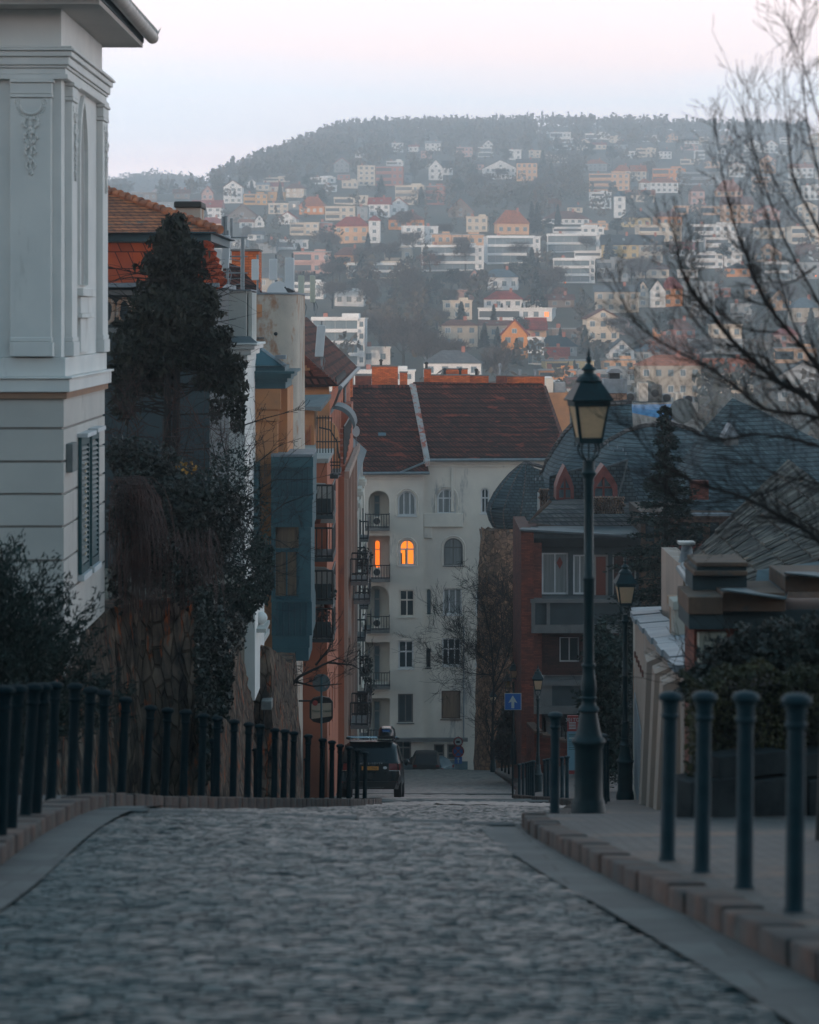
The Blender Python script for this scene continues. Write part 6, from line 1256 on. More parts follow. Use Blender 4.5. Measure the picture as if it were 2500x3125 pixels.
    S = [(0, .12, .10), (.10, .21, .25), (.35, .25, .33), (1.2, .27, .36), (1.8, .26, .32), (2.1, .2, .18), (2.2, .1, .08)]; V = []; q = []
    for y, hw, h in S:
        P = [(-hw, 0), (-hw*1.02, h*.3), (-hw*.92, h*.72), (-hw*.62, h*.96), (0, h), (hw*.62, h*.96), (hw*.92, h*.72), (hw*1.02, h*.3), (hw, 0)]; V += [(a, y, z) for a, z in P]
    for i in range(len(S)-1):
        for k in range(9): q.append((i*9+k, i*9+(k+1) % 9, (i+1)*9+(k+1) % 9, (i+1)*9+k))
    q += [tuple(range(9)), tuple(range(len(S)*9-1, (len(S)-1)*9-1, -1))]
    MB().add(V, q).build('lid', M['car_paint'], b, smooth=True); MB().box(-.29, .29, .02, 2.1, -.05, -.002).build('tray', M['car_plastic'], b, bevel=.01)
    MB().prism([(-.13, .20), (.13, .20), (.10, .10), (-.10, .10)], .02, .045).build('badge', M['blue_sign'], b); text_mesh('badge_lettering', 'THULE', .06, M['sign_white'], b, (0, .015, .125), ext=.001)
    return t
pitch = math.atan((zs(88)-zs(84))/4)
sv = suv((-1.27, 84.2, zs(84.2)+.03), R(-1.5)); sv.rotation_euler.x = pitch
rb = [o for o in bpy.data.objects if o.name.startswith('roof_box')][0]; rb.rotation_euler.x = pitch; Rm = (Matrix.Rotation(R(-1.5), 3, 'Z') @ Matrix.Rotation(pitch, 3, 'X')); rb.location = sv.location + Rm @ Vector((.47, .9, 1.99))
def hatch(loc, rz, lab, paint, h=1.45):
    t = thing('parked_car', lab, 'car', loc, rz, 'cars parked before the white block')
    S = [(0, .45, .80, .9), (.05, .35, .84, 1.0), (.35, .32, .86, 1.3), (.7, .32, .86, h), (2.2, .32, .86, h), (2.9, .32, .85, 1.05), (3.9, .35, .80, .85), (4.0, .45, .74, .7)]; V = []; q = []
    for y, zb, hw, zr in S:
        P = [(-hw*.95, zb), (-hw, .6), (-hw*.97, min(.92, zr)), (-hw*.74 if zr > 1.1 else -hw*.8, zr-.03), (0, zr), (hw*.74 if zr > 1.1 else hw*.8, zr-.03), (hw*.97, min(.92, zr)), (hw, .6), (hw*.95, zb)]; V += [(a, y, z) for a, z in P]
    for i in range(len(S)-1):
        for k in range(9): q.append((i*9+k, i*9+(k+1) % 9, (i+1)*9+(k+1) % 9, (i+1)*9+k))
    q += [tuple(range(9)), tuple(range(len(S)*9-1, (len(S)-1)*9-1, -1))]
    MB().add(V, q).build('body', paint, t, smooth=True); MB().add([(-.60, .08, 1.0), (.60, .08, 1.0), (.56, .58, 1.38), (-.56, .58, 1.38)], [(0, 1, 2, 3)]).build('rear_window', M['car_glass'], t)
    for s in (-1, 1):
        MB().add([(s*.85, .6, .95), (s*.85, 2.7, .95), (s*.67, 2.2, h-.05), (s*.67, .8, h-.05)], [(0, 1, 2, 3)]).build('side_window', M['car_glass'], t)
        MB().box(s*.70-.12, s*.70+.1, -.01, .05, .75, .9).build('tail_light', M['tail'], t)
        for y in (.7, 3.2):
            w_ = MB().lathe([(.2, -.1), (.31, -.08), (.31, .08), (.2, .1)], 16); wmap(w_, lambda x, yy, z, s=s, y=y: (s*.76+z, y+x, .31+yy)); w_.build('wheel', M['tyre'], t, smooth=True)
    return t
hatch((XW(898, 161), 161, zs(161)+.02), 0, 'dark hatchback half hidden by the road crest, left of the two far cars', M['car_plastic'])
hatch((XW(943, 164), 163.5, zs(163)+.02), R(60), 'pale blue grey car half hidden beside the far traffic signs', M['glass_blue'])
# ================================================================= the town on the hillside
WM = MB(); WM.box(-.5, .5, -.04, .02, 0, 1, 0); WM.add([(-.42, -.05, .06), (-.02, -.05, .06), (-.02, -.05, .93), (-.42, -.05, .93)], [(0, 1, 2, 3)], 1); WM.add([(.02, -.05, .06), (.42, -.05, .06), (.42, -.05, .93), (.02, -.05, .93)], [(0, 1, 2, 3)], 1)
def wmesh(name, mats):
    o = WM.build(name, mats); me = o.data; bpy.data.objects.remove(o); return me
WME = {'glass': wmesh('window', [M['white_paint'], M['glass_blue']]), 'dark': wmesh('window', [M['plaster_g'], M['glass_blue']]), 'lit': wmesh('window', [M['white_paint'], M['lamp_dot']])}
HOUSES = []; HREC = []
def put_window(t, x, z, w_, h, kind='dark', y=0):
    o = bpy.data.objects.new('window', WME[kind]); col.objects.link(o); o.parent = t; o.location = (x, y, z); o.scale = (w_, 1, h)
RH = random.Random(17)
def house(x0, x1, yt, ye, yb, kind, wall, roof, lit=False):
    p = on_hill((x0+x1)/2, yb); d = p.y; k = d/F; w_ = (x1-x0)*k; he = max(2.4, (yb-ye)*k); hr = max(.3, (ye-yt)*k); dep = min(14, max(6, w_*.6))
    rz = R(RH.uniform(-9, 9)) if w_ < 22 else R(RH.uniform(-3, 3))
    t = thing('house', '', 'house', p, rz); HOUSES.append([t, wall, roof, kind, (x0+x1)/2, yb, w_, he]); HREC.append((x0, x1, yt, yb, d))
    a = w_/2; mw, mr = HW[wall], HR[roof]
    MB().box(-a, a, 0, dep, -6, he).build('wall', mw, t)
    fl = max(1, min(6, round(he/3.0))); fh = he/fl; r = MB(); e = .5
    if kind in ('flat', 'bands'):
        r.box(-a-.25, a+.25, -.3, dep+.2, he+.003, he+.35)
        rf = r.build('roof', mw if wall in ('white', 'cream', 'grey') else HW['grey'], t)
        if w_ > 8 and RH.random() < .7: MB().box(a*.1, a*.75, 2.5, dep-1, he+.354, he+.35+min(2.6, .6+hr*.5)).build('roof_storey', mw, t)
        if RH.random() < .6: MB().box(-a*.6, -a*.6+1.0, 2, 3, he+.354, he+1.5).build('chimney', HW['brick'], rf)
    elif kind == 'gable':
        hr = max(hr, 1.5); v = [(-a-e, -e, he-.2), (a+e, -e, he-.2), (0, -e, he+hr), (-a-e, dep, he-.2), (a+e, dep, he-.2), (0, dep, he+hr)]
        th = .28; r.add([(-a-e, -e, he-.2), (0, -e, he+hr), (0, dep, he+hr), (-a-e, dep, he-.2), (-a-e, -e, he-.2+th), (0, -e, he+hr+th), (0, dep, he+hr+th), (-a-e, dep, he-.2+th)], [(0, 1, 2, 3), (4, 7, 6, 5), (0, 4, 5, 1), (3, 2, 6, 7), (0, 3, 7, 4)])
        r.add([(a+e, -e, he-.2), (0, -e, he+hr), (0, dep, he+hr), (a+e, dep, he-.2), (a+e, -e, he-.2+th), (0, -e, he+hr+th), (0, dep, he+hr+th), (a+e, dep, he-.2+th)], [(3, 2, 1, 0), (5, 6, 7, 4), (1, 5, 4, 0), (7, 6, 2, 3), (4, 7, 3, 0)])
        rf = r.build('roof', mr, t); MB().prism([(-a, he), (a, he), (0, he+hr*.97)], .002, dep-.1).build('gable', mw, t)
        if hr > 2.4: put_window(t, 0, he+.4, min(1.4, w_*.2), 1.2, 'glass')
    elif kind == 'ridge':
        hr = max(hr, 1.3); m_ = dep/2; r.add([(-a-e, -e, he-.1), (a+e, -e, he-.1), (a+e, m_, he+hr), (-a-e, m_, he+hr), (a+e, dep+e, he-.1), (-a-e, dep+e, he-.1)], [(0, 1, 2, 3), (3, 2, 4, 5), (1, 4, 2), (0, 3, 5), (0, 5, 4, 1)]); rf = r.build('roof', mr, t)
        if w_ > 7:
            for s in (-.5, .2): r2 = MB(); r2.box(a*s-.4, a*s+.4, m_*.35, m_*.36+.1, he+hr*.42, he+hr*.62); r2.build('skylight', M['glass_blue'], rf)
    else:
        hr = max(hr, 1.5); m_ = dep/2; i_ = min(a*.75, m_*1.0); r.add([(-a-e, -e, he-.1), (a+e, -e, he-.1), (a+e, dep+e, he-.1), (-a-e, dep+e, he-.1), (-a+i_, m_, he+hr), (a-i_, m_, he+hr)], [(0, 1, 5, 4), (2, 3, 4, 5), (1, 2, 5), (3, 0, 4), (3, 2, 1, 0)]); rf = r.build('roof', mr, t)
    if kind in ('ridge', 'hip') and w_ > 6: MB().box(a*.3, a*.3+.8, dep*.42, dep*.42+.8, he+hr*.4, he+hr+.9).build('chimney', HW['brick'], rf)
    if kind == 'bands':
        for f in range(fl):
            z = f*fh
            MB().box(-a*.96, a*.72, -.06, -.004, z+.45, z+fh-.35).build('glazing', M['glass_blue'], t)
            MB().box(-a-.1, a*.78, -1.5, -.07, z+fh-.32, z+fh-.05).box(-a-.1, a*.78, -1.5, -1.44, z+fh-.045, z+fh+.55).build('balcony', HW['white'], t)
            mu = MB(); n = max(3, int(w_/3))
            for j in range(n): x = -a*.96+(a*1.68)*j/n; mu.box(x-.07, x+.07, -.13, -.065, z+.45, z+fh-.35)
            mu.build('mullions', HW['grey'], t)
        for f in range(fl): put_window(t, a*.88, f*fh+fh*.35, 1.0, 1.3, 'dark')
        return t
    n = max(1, min(7, int(w_/2.7)))
    for f in range(fl):
        for j in range(n):
            x = -a+w_*(j+.5)/n; wd = min(1.5, w_/n*.5)
            if kind == 'flat' and w_ > 9 and (j < n*.45) : 
                if j == 0:
                    x0_, x1_ = -a+.3, -a+w_*math.ceil(n*.45)/n-.3; o = MB().box(x0_, x1_, -.05, -.004, f*fh+.2, f*fh+fh*.80).build('balcony_recess', M['glass'], t)
                    MB().box(x0_-.2, x1_+.2, -1.2, -.051, f*fh-.02, f*fh+.14).box(x0_-.2, x1_+.2, -1.2, -1.13, f*fh+.143, f*fh+.95).build('balcony', mw, t)
                continue
            put_window(t, x, f*fh+fh*.30, wd, min(1.6, fh*.5), ('lit' if lit and f == 0 and j == n-1 else RH.choice(('dark', 'dark', 'glass'))), 0)
    return t
Z1 = lambda X, Y: (207+X*.28, 310.5+Y*.28)
Z2 = lambda X, Y: (655.5+X*.28, 262+Y*.28)
Z3 = lambda X, Y: (1104+X*.28, 262+Y*.28)
Z4 = lambda X, Y: (862.5+X*.28, 517.5+Y*.28)
Z5 = lambda X, Y: (1276.5+X*.26, 517.5+Y*.26)
ZD = lambda X, Y: (X, Y)
LST = [
(Z1, 395,480,268,300,325,'gable','pink','red'),(Z1, 500,620,266,292,328,'ridge','pink','red'),(Z1, 250,350,300,325,350,'ridge','white','grey'),(Z1, 250,440,335,340,400,'flat','brown','grey'),(Z1, 570,690,312,345,388,'ridge','brown','brown'),(Z1, 700,775,296,302,352,'flat','grey','grey'),
(Z1, 780,865,290,345,402,'gable','pink','red'),(Z1, 1095,1272,345,352,432,'flat','ochre','grey'),(Z1, 1275,1400,328,334,402,'flat','ochre','grey'),(Z1, 1195,1290,262,280,325,'ridge','cream','white'),(Z1, 1292,1390,262,295,328,'ridge','cream','red'),(Z1, 1405,1550,268,308,378,'hip','cream','brown'),
(Z1, 1120,1195,240,268,302,'gable','white','grey'),(Z1, 1240,1440,240,246,262,'flat','cream','grey'),(Z1, 1590,1725,220,232,278,'flat','white','grey'),(Z1, 975,1190,440,530,560,'gable','brown','brown'),(Z1, 1065,1170,555,575,605,'ridge','white','orange'),(Z1, 1175,1250,508,555,600,'gable','white','grey'),
(Z1, 1280,1430,412,424,502,'flat','cream','grey'),(Z1, 1432,1515,398,410,470,'flat','grey','grey'),(Z1, 1510,1700,366,440,505,'hip','orange','orange'),(Z1, 1352,1490,496,545,578,'gable','white','red'),(Z1, 1440,1660,560,570,662,'flat','cream','grey'),(Z1, 1662,1725,556,566,645,'flat','brick','grey'),
(Z1, 1355,1580,688,700,768,'flat','white','grey'),(Z1, 1190,1340,688,718,795,'ridge','grey','grey'),(Z1, 430,560,408,416,472,'flat','grey','grey'),(Z1, 1120,1235,632,660,700,'ridge','white','grey'),(Z1, 1000,1110,680,700,760,'flat','grey','grey'),(Z1, 250,400,400,410,460,'flat','brown','grey'),
(Z2, 330,398,182,212,252,'gable','white','white'),(Z2, 605,692,133,142,210,'flat','white','grey'),(Z2, 730,805,150,166,205,'ridge','white','red'),(Z2, 857,972,122,142,200,'ridge','white','white'),(Z2, 825,905,188,200,255,'flat','pink','grey'),(Z2, 1092,1215,158,172,245,'flat','pink','grey'),
(Z2, 1255,1370,168,178,245,'bands','white','grey'),(Z2, 1292,1372,118,152,176,'gable','white','grey'),(Z2, 1490,1580,180,192,268,'flat','white','grey'),(Z2, 1637,1725,184,198,252,'flat','cream','grey'),(Z2, 355,480,305,312,462,'flat','cream','grey'),(Z2, 484,690,295,318,462,'flat','brick','grey'),(Z2, 565,690,268,278,312,'flat','white','grey'),
(Z2, 692,755,360,380,438,'ridge','grey','grey'),(Z2, 885,990,264,328,420,'gable','white','grey'),(Z2, 992,1065,270,325,380,'ridge','white','dark'),(Z2, 860,906,280,302,332,'gable','white','grey'),(Z2, 1237,1300,280,300,340,'ridge','pink','grey'),(Z2, 1308,1540,266,325,412,'gable','white','grey'),(Z2, 1545,1700,256,290,425,'ridge','peach','grey'),
(Z2, 0,180,392,402,442,'flat','white','grey'),(Z2, 105,190,450,460,508,'flat','white','grey'),(Z2, 230,350,415,425,482,'flat','cream','grey'),(Z2, 205,290,370,380,415,'flat','brick','grey'),(Z2, 630,848,452,462,605,'flat','cream','grey'),(Z2, 852,1002,452,464,605,'flat','brick','grey'),(Z2, 172,468,540,552,605,'flat','cream','grey'),
(Z2, 105,330,612,620,722,'flat','cream','grey'),(Z2, 345,425,615,624,722,'flat','grey','grey'),(Z2, 430,590,546,600,698,'ridge','white','red'),(Z2, 592,722,550,605,680,'gable','white','red'),(Z2, 172,430,690,765,892,'hip','peach','red'),(Z2, 432,518,684,722,892,'hip','white','red'),(Z2, 585,850,652,716,792,'hip','orange','brown'),
(Z2, 1030,1215,592,690,700,'gable','brown','orange'),(Z2, 690,852,758,768,922,'flat','white','grey'),(Z2, 855,955,762,772,905,'flat','white','grey'),(Z2, 1166,1325,688,698,808,'flat','cream','grey'),(Z2, 1397,1640,642,745,828,'hip','peach','orange'),(Z2, 890,1055,818,828,905,'flat','peach','grey'),(Z2, 1062,1300,822,832,912,'flat','peach','grey'),
(Z2, 830,1298,905,918,1102,'bands','white','grey'),(Z2, 1320,1725,838,848,1045,'bands','white','grey'),(Z2, 172,390,922,982,1055,'hip','orange','brown'),(Z2, 272,745,1040,1052,1160,'bands','cream','grey'),(Z2, 0,62,730,742,805,'flat','cream','grey'),(Z2, 66,160,732,744,830,'flat','brick','grey'),
(Z3, 88,180,14,42,70,'hip','white','grey'),(Z3, 196,350,48,60,102,'flat','white','grey'),(Z3, 222,368,100,108,192,'bands','white','grey'),(Z3, 457,640,58,70,112,'flat','white','grey'),(Z3, 645,725,82,92,138,'flat','cream','grey'),(Z3, 512,620,134,152,188,'ridge','cream','red'),(Z3, 622,710,184,206,248,'hip','grey','blue'),
(Z3, 750,835,194,204,255,'flat','white','grey'),(Z3, 682,780,120,150,186,'hip','grey','dark'),(Z3, 890,1025,84,94,132,'flat','white','grey'),(Z3, 1015,1110,180,202,258,'hip','white','grey'),(Z3, 1217,1315,92,122,148,'hip','white','dark'),(Z3, 1192,1310,152,162,196,'flat','pink','grey'),(Z3, 1287,1360,188,200,262,'bands','white','grey'),
(Z3, 1175,1320,255,264,302,'flat','cream','grey'),(Z3, 1470,1520,174,192,222,'gable','white','grey'),(Z3, 1502,1585,220,246,278,'gable','white','grey'),(Z3, 36,130,188,200,250,'flat','cream','grey'),(Z3, 672,800,302,350,425,'hip','cream','orange'),(Z3, 805,920,304,352,425,'ridge','cream','orange'),(Z3, 487,790,360,370,502,'flat','peach','grey'),
(Z3, 966,1210,322,332,435,'flat','orange','grey'),(Z3, 875,945,405,436,490,'hip','white','orange'),(Z3, 948,1160,398,436,515,'hip','white','orange'),(Z3, 1190,1520,352,362,455,'flat','grey','grey'),(Z3, 1442,1640,416,500,545,'hip','peach','orange'),(Z3, 1252,1358,456,502,602,'hip','pink','brown'),(Z3, 676,762,500,540,702,'hip','white','blue'),
(Z3, 766,980,490,530,585,'ridge','cream','orange'),(Z3, 1502,1725,540,602,742,'ridge','peach','brown'),(Z3, 1127,1320,602,612,682,'flat','peach','grey'),(Z3, 1325,1490,605,615,682,'flat','peach','grey'),(Z3, 146,490,650,712,752,'hip','white','brown'),(Z3, 322,436,630,650,662,'hip','cream','grey'),(Z3, 737,950,642,700,775,'hip','yellow','dark'),
(Z3, 990,1190,646,692,765,'hip','orange','brown'),(Z3, 860,1185,752,762,882,'flat','cream','grey'),(Z3, 1258,1600,748,758,882,'flat','white','grey'),(Z3, 172,600,822,832,962,'bands','white','grey'),(Z3, 215,600,782,792,822,'flat','white','grey'),(Z3, 582,860,825,905,1012,'ridge','yellow','dark'),(Z3, 862,1040,830,905,1040,'ridge','beige','dark'),
(Z3, 1362,1660,846,856,972,'flat','white','grey'),(Z3, 1242,1640,962,972,1082,'flat','white','grey'),(Z3, 1112,1285,902,960,992,'ridge','white','red'),(Z3, 452,630,748,758,790,'flat','peach','grey'),(Z3, 1385,1500,770,790,850,'gable','peach','brown'),
(Z4, 436,540,180,245,332,'gable','pink','blue'),(Z4, 542,815,172,235,332,'hip','white','blue'),(Z4, 366,490,322,332,412,'flat','pink','grey'),(Z4, 252,470,408,418,552,'flat','cream','grey'),(Z4, 560,850,340,402,470,'hip','white','red'),(Z4, 852,1000,362,412,470,'hip','white','brown'),(Z4, 516,1072,460,474,562,'flat','white','grey', True),
(Z4, 242,515,560,598,762,'hip','beige','brown'),(Z4, 520,750,560,598,700,'ridge','beige','brown'),(Z4, 692,885,560,670,842,'gable','orange','red'),(Z4, 887,1030,545,640,700,'ridge','peach','red'),(Z4, 892,1010,680,700,895,'bands','white','grey'),(Z4, 952,1260,676,756,825,'hip','grey','teal'),(Z4, 942,1190,796,860,900,'ridge','brick','red'),
(Z4, 1022,1390,860,870,942,'flat','yellow','grey'),(Z4, 972,1262,940,950,1015,'flat','orange','grey'),(Z4, 1392,1725,296,345,505,'ridge','beige','grey'),(Z4, 1642,1725,140,185,245,'hip','white','red'),(Z4, 1072,1290,615,628,742,'flat','brown','grey'),(Z4, 1042,1240,388,430,465,'ridge','brown','brown'),(Z4, 1502,1690,745,830,862,'gable','white','grey'),
(Z4, 1442,1700,864,874,936,'flat','peach','grey'),(Z4, 1265,1720,936,946,1045,'flat','grey','grey'),(Z4, 1082,1395,92,104,280,'bands','white','grey'),(Z4, 1240,1640,40,52,95,'flat','white','grey'),(Z4, 1400,1650,100,112,270,'flat','grey','grey'),
(ZD, 657,768,664,672,772,'bands','white','grey'),(ZD, 761,822,728,733,768,'flat','white','grey'),(ZD, 640,668,690,694,730,'flat','brown','grey'),
(Z5, 170,262,150,195,262,'hip','white','red'),(Z5, 265,510,150,190,262,'ridge','cream','brown'),(Z5, 246,350,285,360,500,'gable','cream','dark'),(Z5, 352,480,276,370,500,'gable','white','teal'),(Z5, 462,620,250,345,492,'hip','orange','red'),(Z5, 632,715,285,298,492,'flat','grey','grey'),(Z5, 717,880,288,298,565,'flat','grey','grey'),
(Z5, 977,1170,152,182,252,'hip','orange','dark'),(Z5, 1282,1500,130,142,285,'bands','grey','grey'),(Z5, 1505,1725,130,142,270,'flat','grey','grey'),(Z5, 1202,1420,-20,60,135,'gable','peach','brown'),(Z5, 392,460,602,655,742,'gable','orange','dark'),(Z5, 462,720,600,682,745,'hip','brick','brown'),(Z5, 130,215,610,660,720,'gable','pink','brown'),
(Z5, 852,1100,632,645,752,'flat','cream','grey'),(Z5, 822,1170,582,592,642,'flat','dark','grey'),(Z5, 502,1130,756,768,872,'flat','grey','grey'),(Z5, 1302,1500,352,452,525,'gable','peach','dark'),(Z5, 1505,1725,420,500,620,'hip','beige','blue'),(Z5, 180,470,800,855,935,'hip','grey','blue'),(Z5, 402,760,866,878,945,'flat','brick','grey'),
(Z5, 862,1010,335,345,420,'flat','brick','grey'),(Z5, 1160,1300,345,355,430,'flat','peach','grey'),(Z5, 1360,1700,820,832,950,'flat','peach','grey'),(Z5, 1400,1560,650,720,790,'hip','pink','red'),(Z5, 1010,1180,460,475,560,'flat','grey','grey'),(Z5, 580,740,195,215,260,'flat','white','grey'),
]
for a in LST:
    f = a[0]; x0, y0 = f(a[1], a[3]); x1, y1 = f(a[2], a[4]); _, yb = f(0, a[5]); house(x0, x1, y0, y1, yb, a[6], a[7], a[8], *(a[9:]))
# further houses in the gaps of the slope
tries = 0; added = 0
while added < 118 and tries < 14000:
    tries += 1; x = RH.uniform(430, 1860); yb = RH.uniform(300, 860)
    if x < 1150 and 330 < yb and RH.random() < .5: continue
    if 600 < yb < 790 and 760 < x < 930: continue
    if yb < 300+max(0, (1000-x)*.22): continue
    if 700 < x < 1150 and yb < 360: continue
    if 930 < x < 1230 and 345 < yb < 490: continue
    k = on_hill(x, yb).y/F; w_ = RH.uniform(8, 15)/k; h = RH.uniform(4, 8)/k
    if any(not (x+w_/2 < r[0]-2 or x-w_/2 > r[1]+2 or yb < r[2]-2 or yb-h > r[3]+2) for r in HREC): continue
    kind = RH.choice(('flat', 'hip', 'ridge', 'gable', 'flat')); wl = RH.choice(('white', 'white', 'cream', 'cream', 'grey', 'peach', 'pink', 'beige')); rf = RH.choice(('red', 'brown', 'brown', 'grey', 'orange', 'dark')); rh = RH.uniform(2, 3.4)/k if kind != 'flat' else 1
    house(x-w_/2, x+w_/2, yb-h-rh, yb-h, yb, kind, wl, rf); added += 1
def zone(y): return 'near the hilltop' if y < 345 else 'on the upper slope' if y < 430 else 'halfway up the slope' if y < 540 else 'on the lower slope' if y < 680 else 'at the foot of the slope'
def descr(h):
    t, wl, rf, kd, x, y, w_, he = h; st = 'low' if he < 4.4 else 'tall' if he > 9 else 'broad' if w_ > 17 else ''
    b = {'flat': f'{wl} flat roofed house', 'bands': f'{wl} block with glazed balcony bands', 'gable': f'{wl} house with {rf} gable', 'ridge': f'{wl} house under long {rf} roof', 'hip': f'{wl} house with {rf} hipped roof'}[kd]
    return (st+' '+b).strip() + ' ' + zone(y)
G = {}
for h in HOUSES: G.setdefault(descr(h), []).append(h)
for k, v_ in G.items():
    v_.sort(key=lambda h: h[4])
    for i, h in enumerate(v_): tag(h[0], k if len(v_) == 1 else f'{k}, {ordn(i+1)} such from left', 'house', 'houses spread over the hillside')
for nme, (x, y, lab) in enumerate(((1190, 595, 'small orange street light glowing beside the blue grey roof'), (1422, 757, 'larger orange light glowing behind the bare branches'), (1718, 581, 'tiny orange light at the right edge of the hillside'), (900, 598, 'faint orange lamp between dark conifers'))):
    p = on_hill(x, y+16); t = thing('hillside_lamp', lab, 'street light', p, group='glowing lamps on the hillside'); h = 16*p.y/F; MB().tube([(0, 0, -1), (0, 0, h)], .1, 6).build('pole', M['galv'], t); MB().sphere((0, 0, h), .32 if nme != 1 else .6, 8, 5).build('lamp_head', M['lamp_dot'], t)
# ---------------------------------------------------------------- trees of the hillside
def crown_mesh(name, n, kind, seed, size):
    rg = np.random.default_rng(seed)
    if kind == 'conifer':
        u = rg.random(n)**.8; z = 1-u*.92; r = .23*(u**.85)*(.55+.55*((u*9) % 1))*rg.uniform(.6, 1.1, n); a = rg.uniform(0, 2*math.pi, n); P = np.stack([r*np.cos(a), r*np.sin(a), z-.25*r], 1); D = np.stack([np.cos(a), np.sin(a), -.3+0*a], 1); V, q = leaves(P, size, rg, 1.7, D, .35)
    elif kind == 'pine':
        P = []
        for k in range(9): a = rg.uniform(0, 6.3); c = (.20*math.cos(a)*rg.random()*1.3, .20*math.sin(a)*rg.random(), .45+.5*rg.random()); P.append(blob_points(n//9, c, (.16, .16, .10), rg, .2, .3, k))
        V, q = leaves(np.concatenate(P), size, rg, 1.2)
    else:
        P = []
        for k in range(12): a = rg.uniform(0, 6.3); rr = .30*rg.random()**.5; zc = .42+.42*rg.random()*(1-rr); P.append(blob_points(n//12, (rr*math.cos(a), rr*math.sin(a), zc), (.17, .17, .16), rg, .1, .35, k))
        P = np.concatenate(P); D = P-np.array([0, 0, .15]); V, q = leaves(P, size, rg, 5.0 if kind == 'bare' else 1.8, D, .35)
        if kind == 'bare':    # twigs are slivers
            V = V.reshape(-1, 4, 3); c = V.mean(1, keepdims=True); ax = V[:, 2]-V[:, 0]; ax /= np.linalg.norm(ax, axis=1, keepdims=True)+1e-9; rel = V-c; along = (rel*ax[:, None]).sum(2, keepdims=True)*ax[:, None]; V = (c+along+(rel-along)*.42).reshape(-1, 3)
    o = npmesh(name, V, q, {'bare': M['far_bare'], 'orange': M['far_or'], 'conifer': M['far_con'], 'pine': M['far_con']}[kind]); me = o.data; bpy.data.objects.remove(o); return me
CM = {'bare': [crown_mesh('crown', 1500, 'bare', s, .026) for s in (1, 2, 3)], 'orange': [crown_mesh('crown', 1100, 'orange', 5, .03)], 'conifer': [crown_mesh('crown', 900, 'conifer', s, .05) for s in (7, 8)], 'pine': [crown_mesh('crown', 900, 'pine', 9, .045)]}
tm_ = MB(); tm_.tube([(0, 0, -.1), (0, 0, .25), (.01, 0, .5), (0, .01, .8)], [.02, .015, .010, .003], 6)
for k in range(9): a = k*2.2; z = .18+.05*k; tm_.tube([(0, 0, z), (.10*math.cos(a), .10*math.sin(a), z+.16), (.22*math.cos(a), .22*math.sin(a), z+.28)], [.009, .006, .002], 4)
o = tm_.build('trunk', M['bark']); TM = o.data; bpy.data.objects.remove(o)
TR = []
def hill_tree(kind, x, yb, h, lab=None):
    p = on_hill(x, yb); t = thing('conifer' if kind in ('conifer', 'pine') else 'bare_tree' if kind == 'bare' else 'autumn_tree', '', 'tree', p, RH.uniform(0, 6.28)); s = h*p.y/F
    sx = s*RH.uniform(.85, 1.2)*(1.25 if kind in ('bare', 'orange') else 1)
    for nm_, me in (('crown', RH.choice(CM[kind])), ('trunk', TM)):
        o = bpy.data.objects.new(nm_, me); col.objects.link(o); o.parent = t; o.scale = (sx, sx, s)
    TR.append((t, kind, x, yb, h, lab))
TL = [('conifer', 1120, 592, 70), ('conifer', 1133, 600, 58), ('pine', 1105, 600, 62), ('conifer', 1040, 690, 48), ('conifer', 1057, 672, 34), ('conifer', 1072, 672, 30), ('conifer', 1100, 668, 30), ('conifer', 1109, 674, 34), ('conifer', 984, 672, 28), ('conifer', 1020, 735, 55), ('conifer', 1048, 740, 52), ('conifer', 1088, 772, 60), ('conifer', 1180, 742, 52),
      ('conifer', 1210, 800, 42), ('conifer', 1255, 780, 50), ('conifer', 1232, 745, 60), ('conifer', 775, 540, 50), ('conifer', 803, 410, 42), ('conifer', 845, 425, 34), ('conifer', 960, 380, 34), ('pine', 993, 385, 40), ('conifer', 1120, 484, 60), ('conifer', 1132, 492, 66), ('pine', 1180, 350, 46), ('pine', 1240, 350, 50), ('pine', 1290, 355, 48), ('conifer', 1143, 360, 44),
      ('conifer', 1175, 480, 50), ('conifer', 1205, 385, 30), ('pine', 1325, 450, 46), ('pine', 1365, 450, 50), ('conifer', 1400, 475, 48), ('conifer', 1310, 400, 40), ('conifer', 485, 420, 46), ('conifer', 505, 425, 52), ('conifer', 530, 420, 40), ('pine', 470, 425, 40), ('conifer', 590, 425, 42), ('pine', 575, 535, 32), ('pine', 650, 410, 44), ('pine', 715, 600, 60), ('pine', 750, 640, 56), ('conifer', 780, 640, 70), ('pine', 920, 640, 66), ('pine', 950, 625, 60), ('conifer', 900, 640, 56),
      ('bare', 850, 770, 120), ('bare', 900, 785, 100), ('bare', 800, 740, 90), ('bare', 945, 790, 90), ('bare', 780, 660, 80), ('bare', 850, 640, 90), ('orange', 868, 745, 60), ('orange', 905, 760, 50), ('orange', 945, 752, 34), ('orange', 660, 566, 34), ('orange', 690, 575, 40), ('orange', 720, 572, 36), ('orange', 905, 575, 46), ('orange', 1180, 640, 40), ('orange', 740, 555, 28), ('bare', 980, 570, 80), ('bare', 1010, 640, 70), ('bare', 1150, 640, 80), ('bare', 1165, 620, 70), ('bare', 820, 560, 60), ('bare', 870, 540, 60), ('bare', 640, 620, 60), ('bare', 700, 650, 70), ('bare', 1330, 600, 60), ('bare', 1360, 590, 60), ('bare', 1290, 720, 60), ('bare', 1340, 740, 60)]
for a in TL: hill_tree(*a)
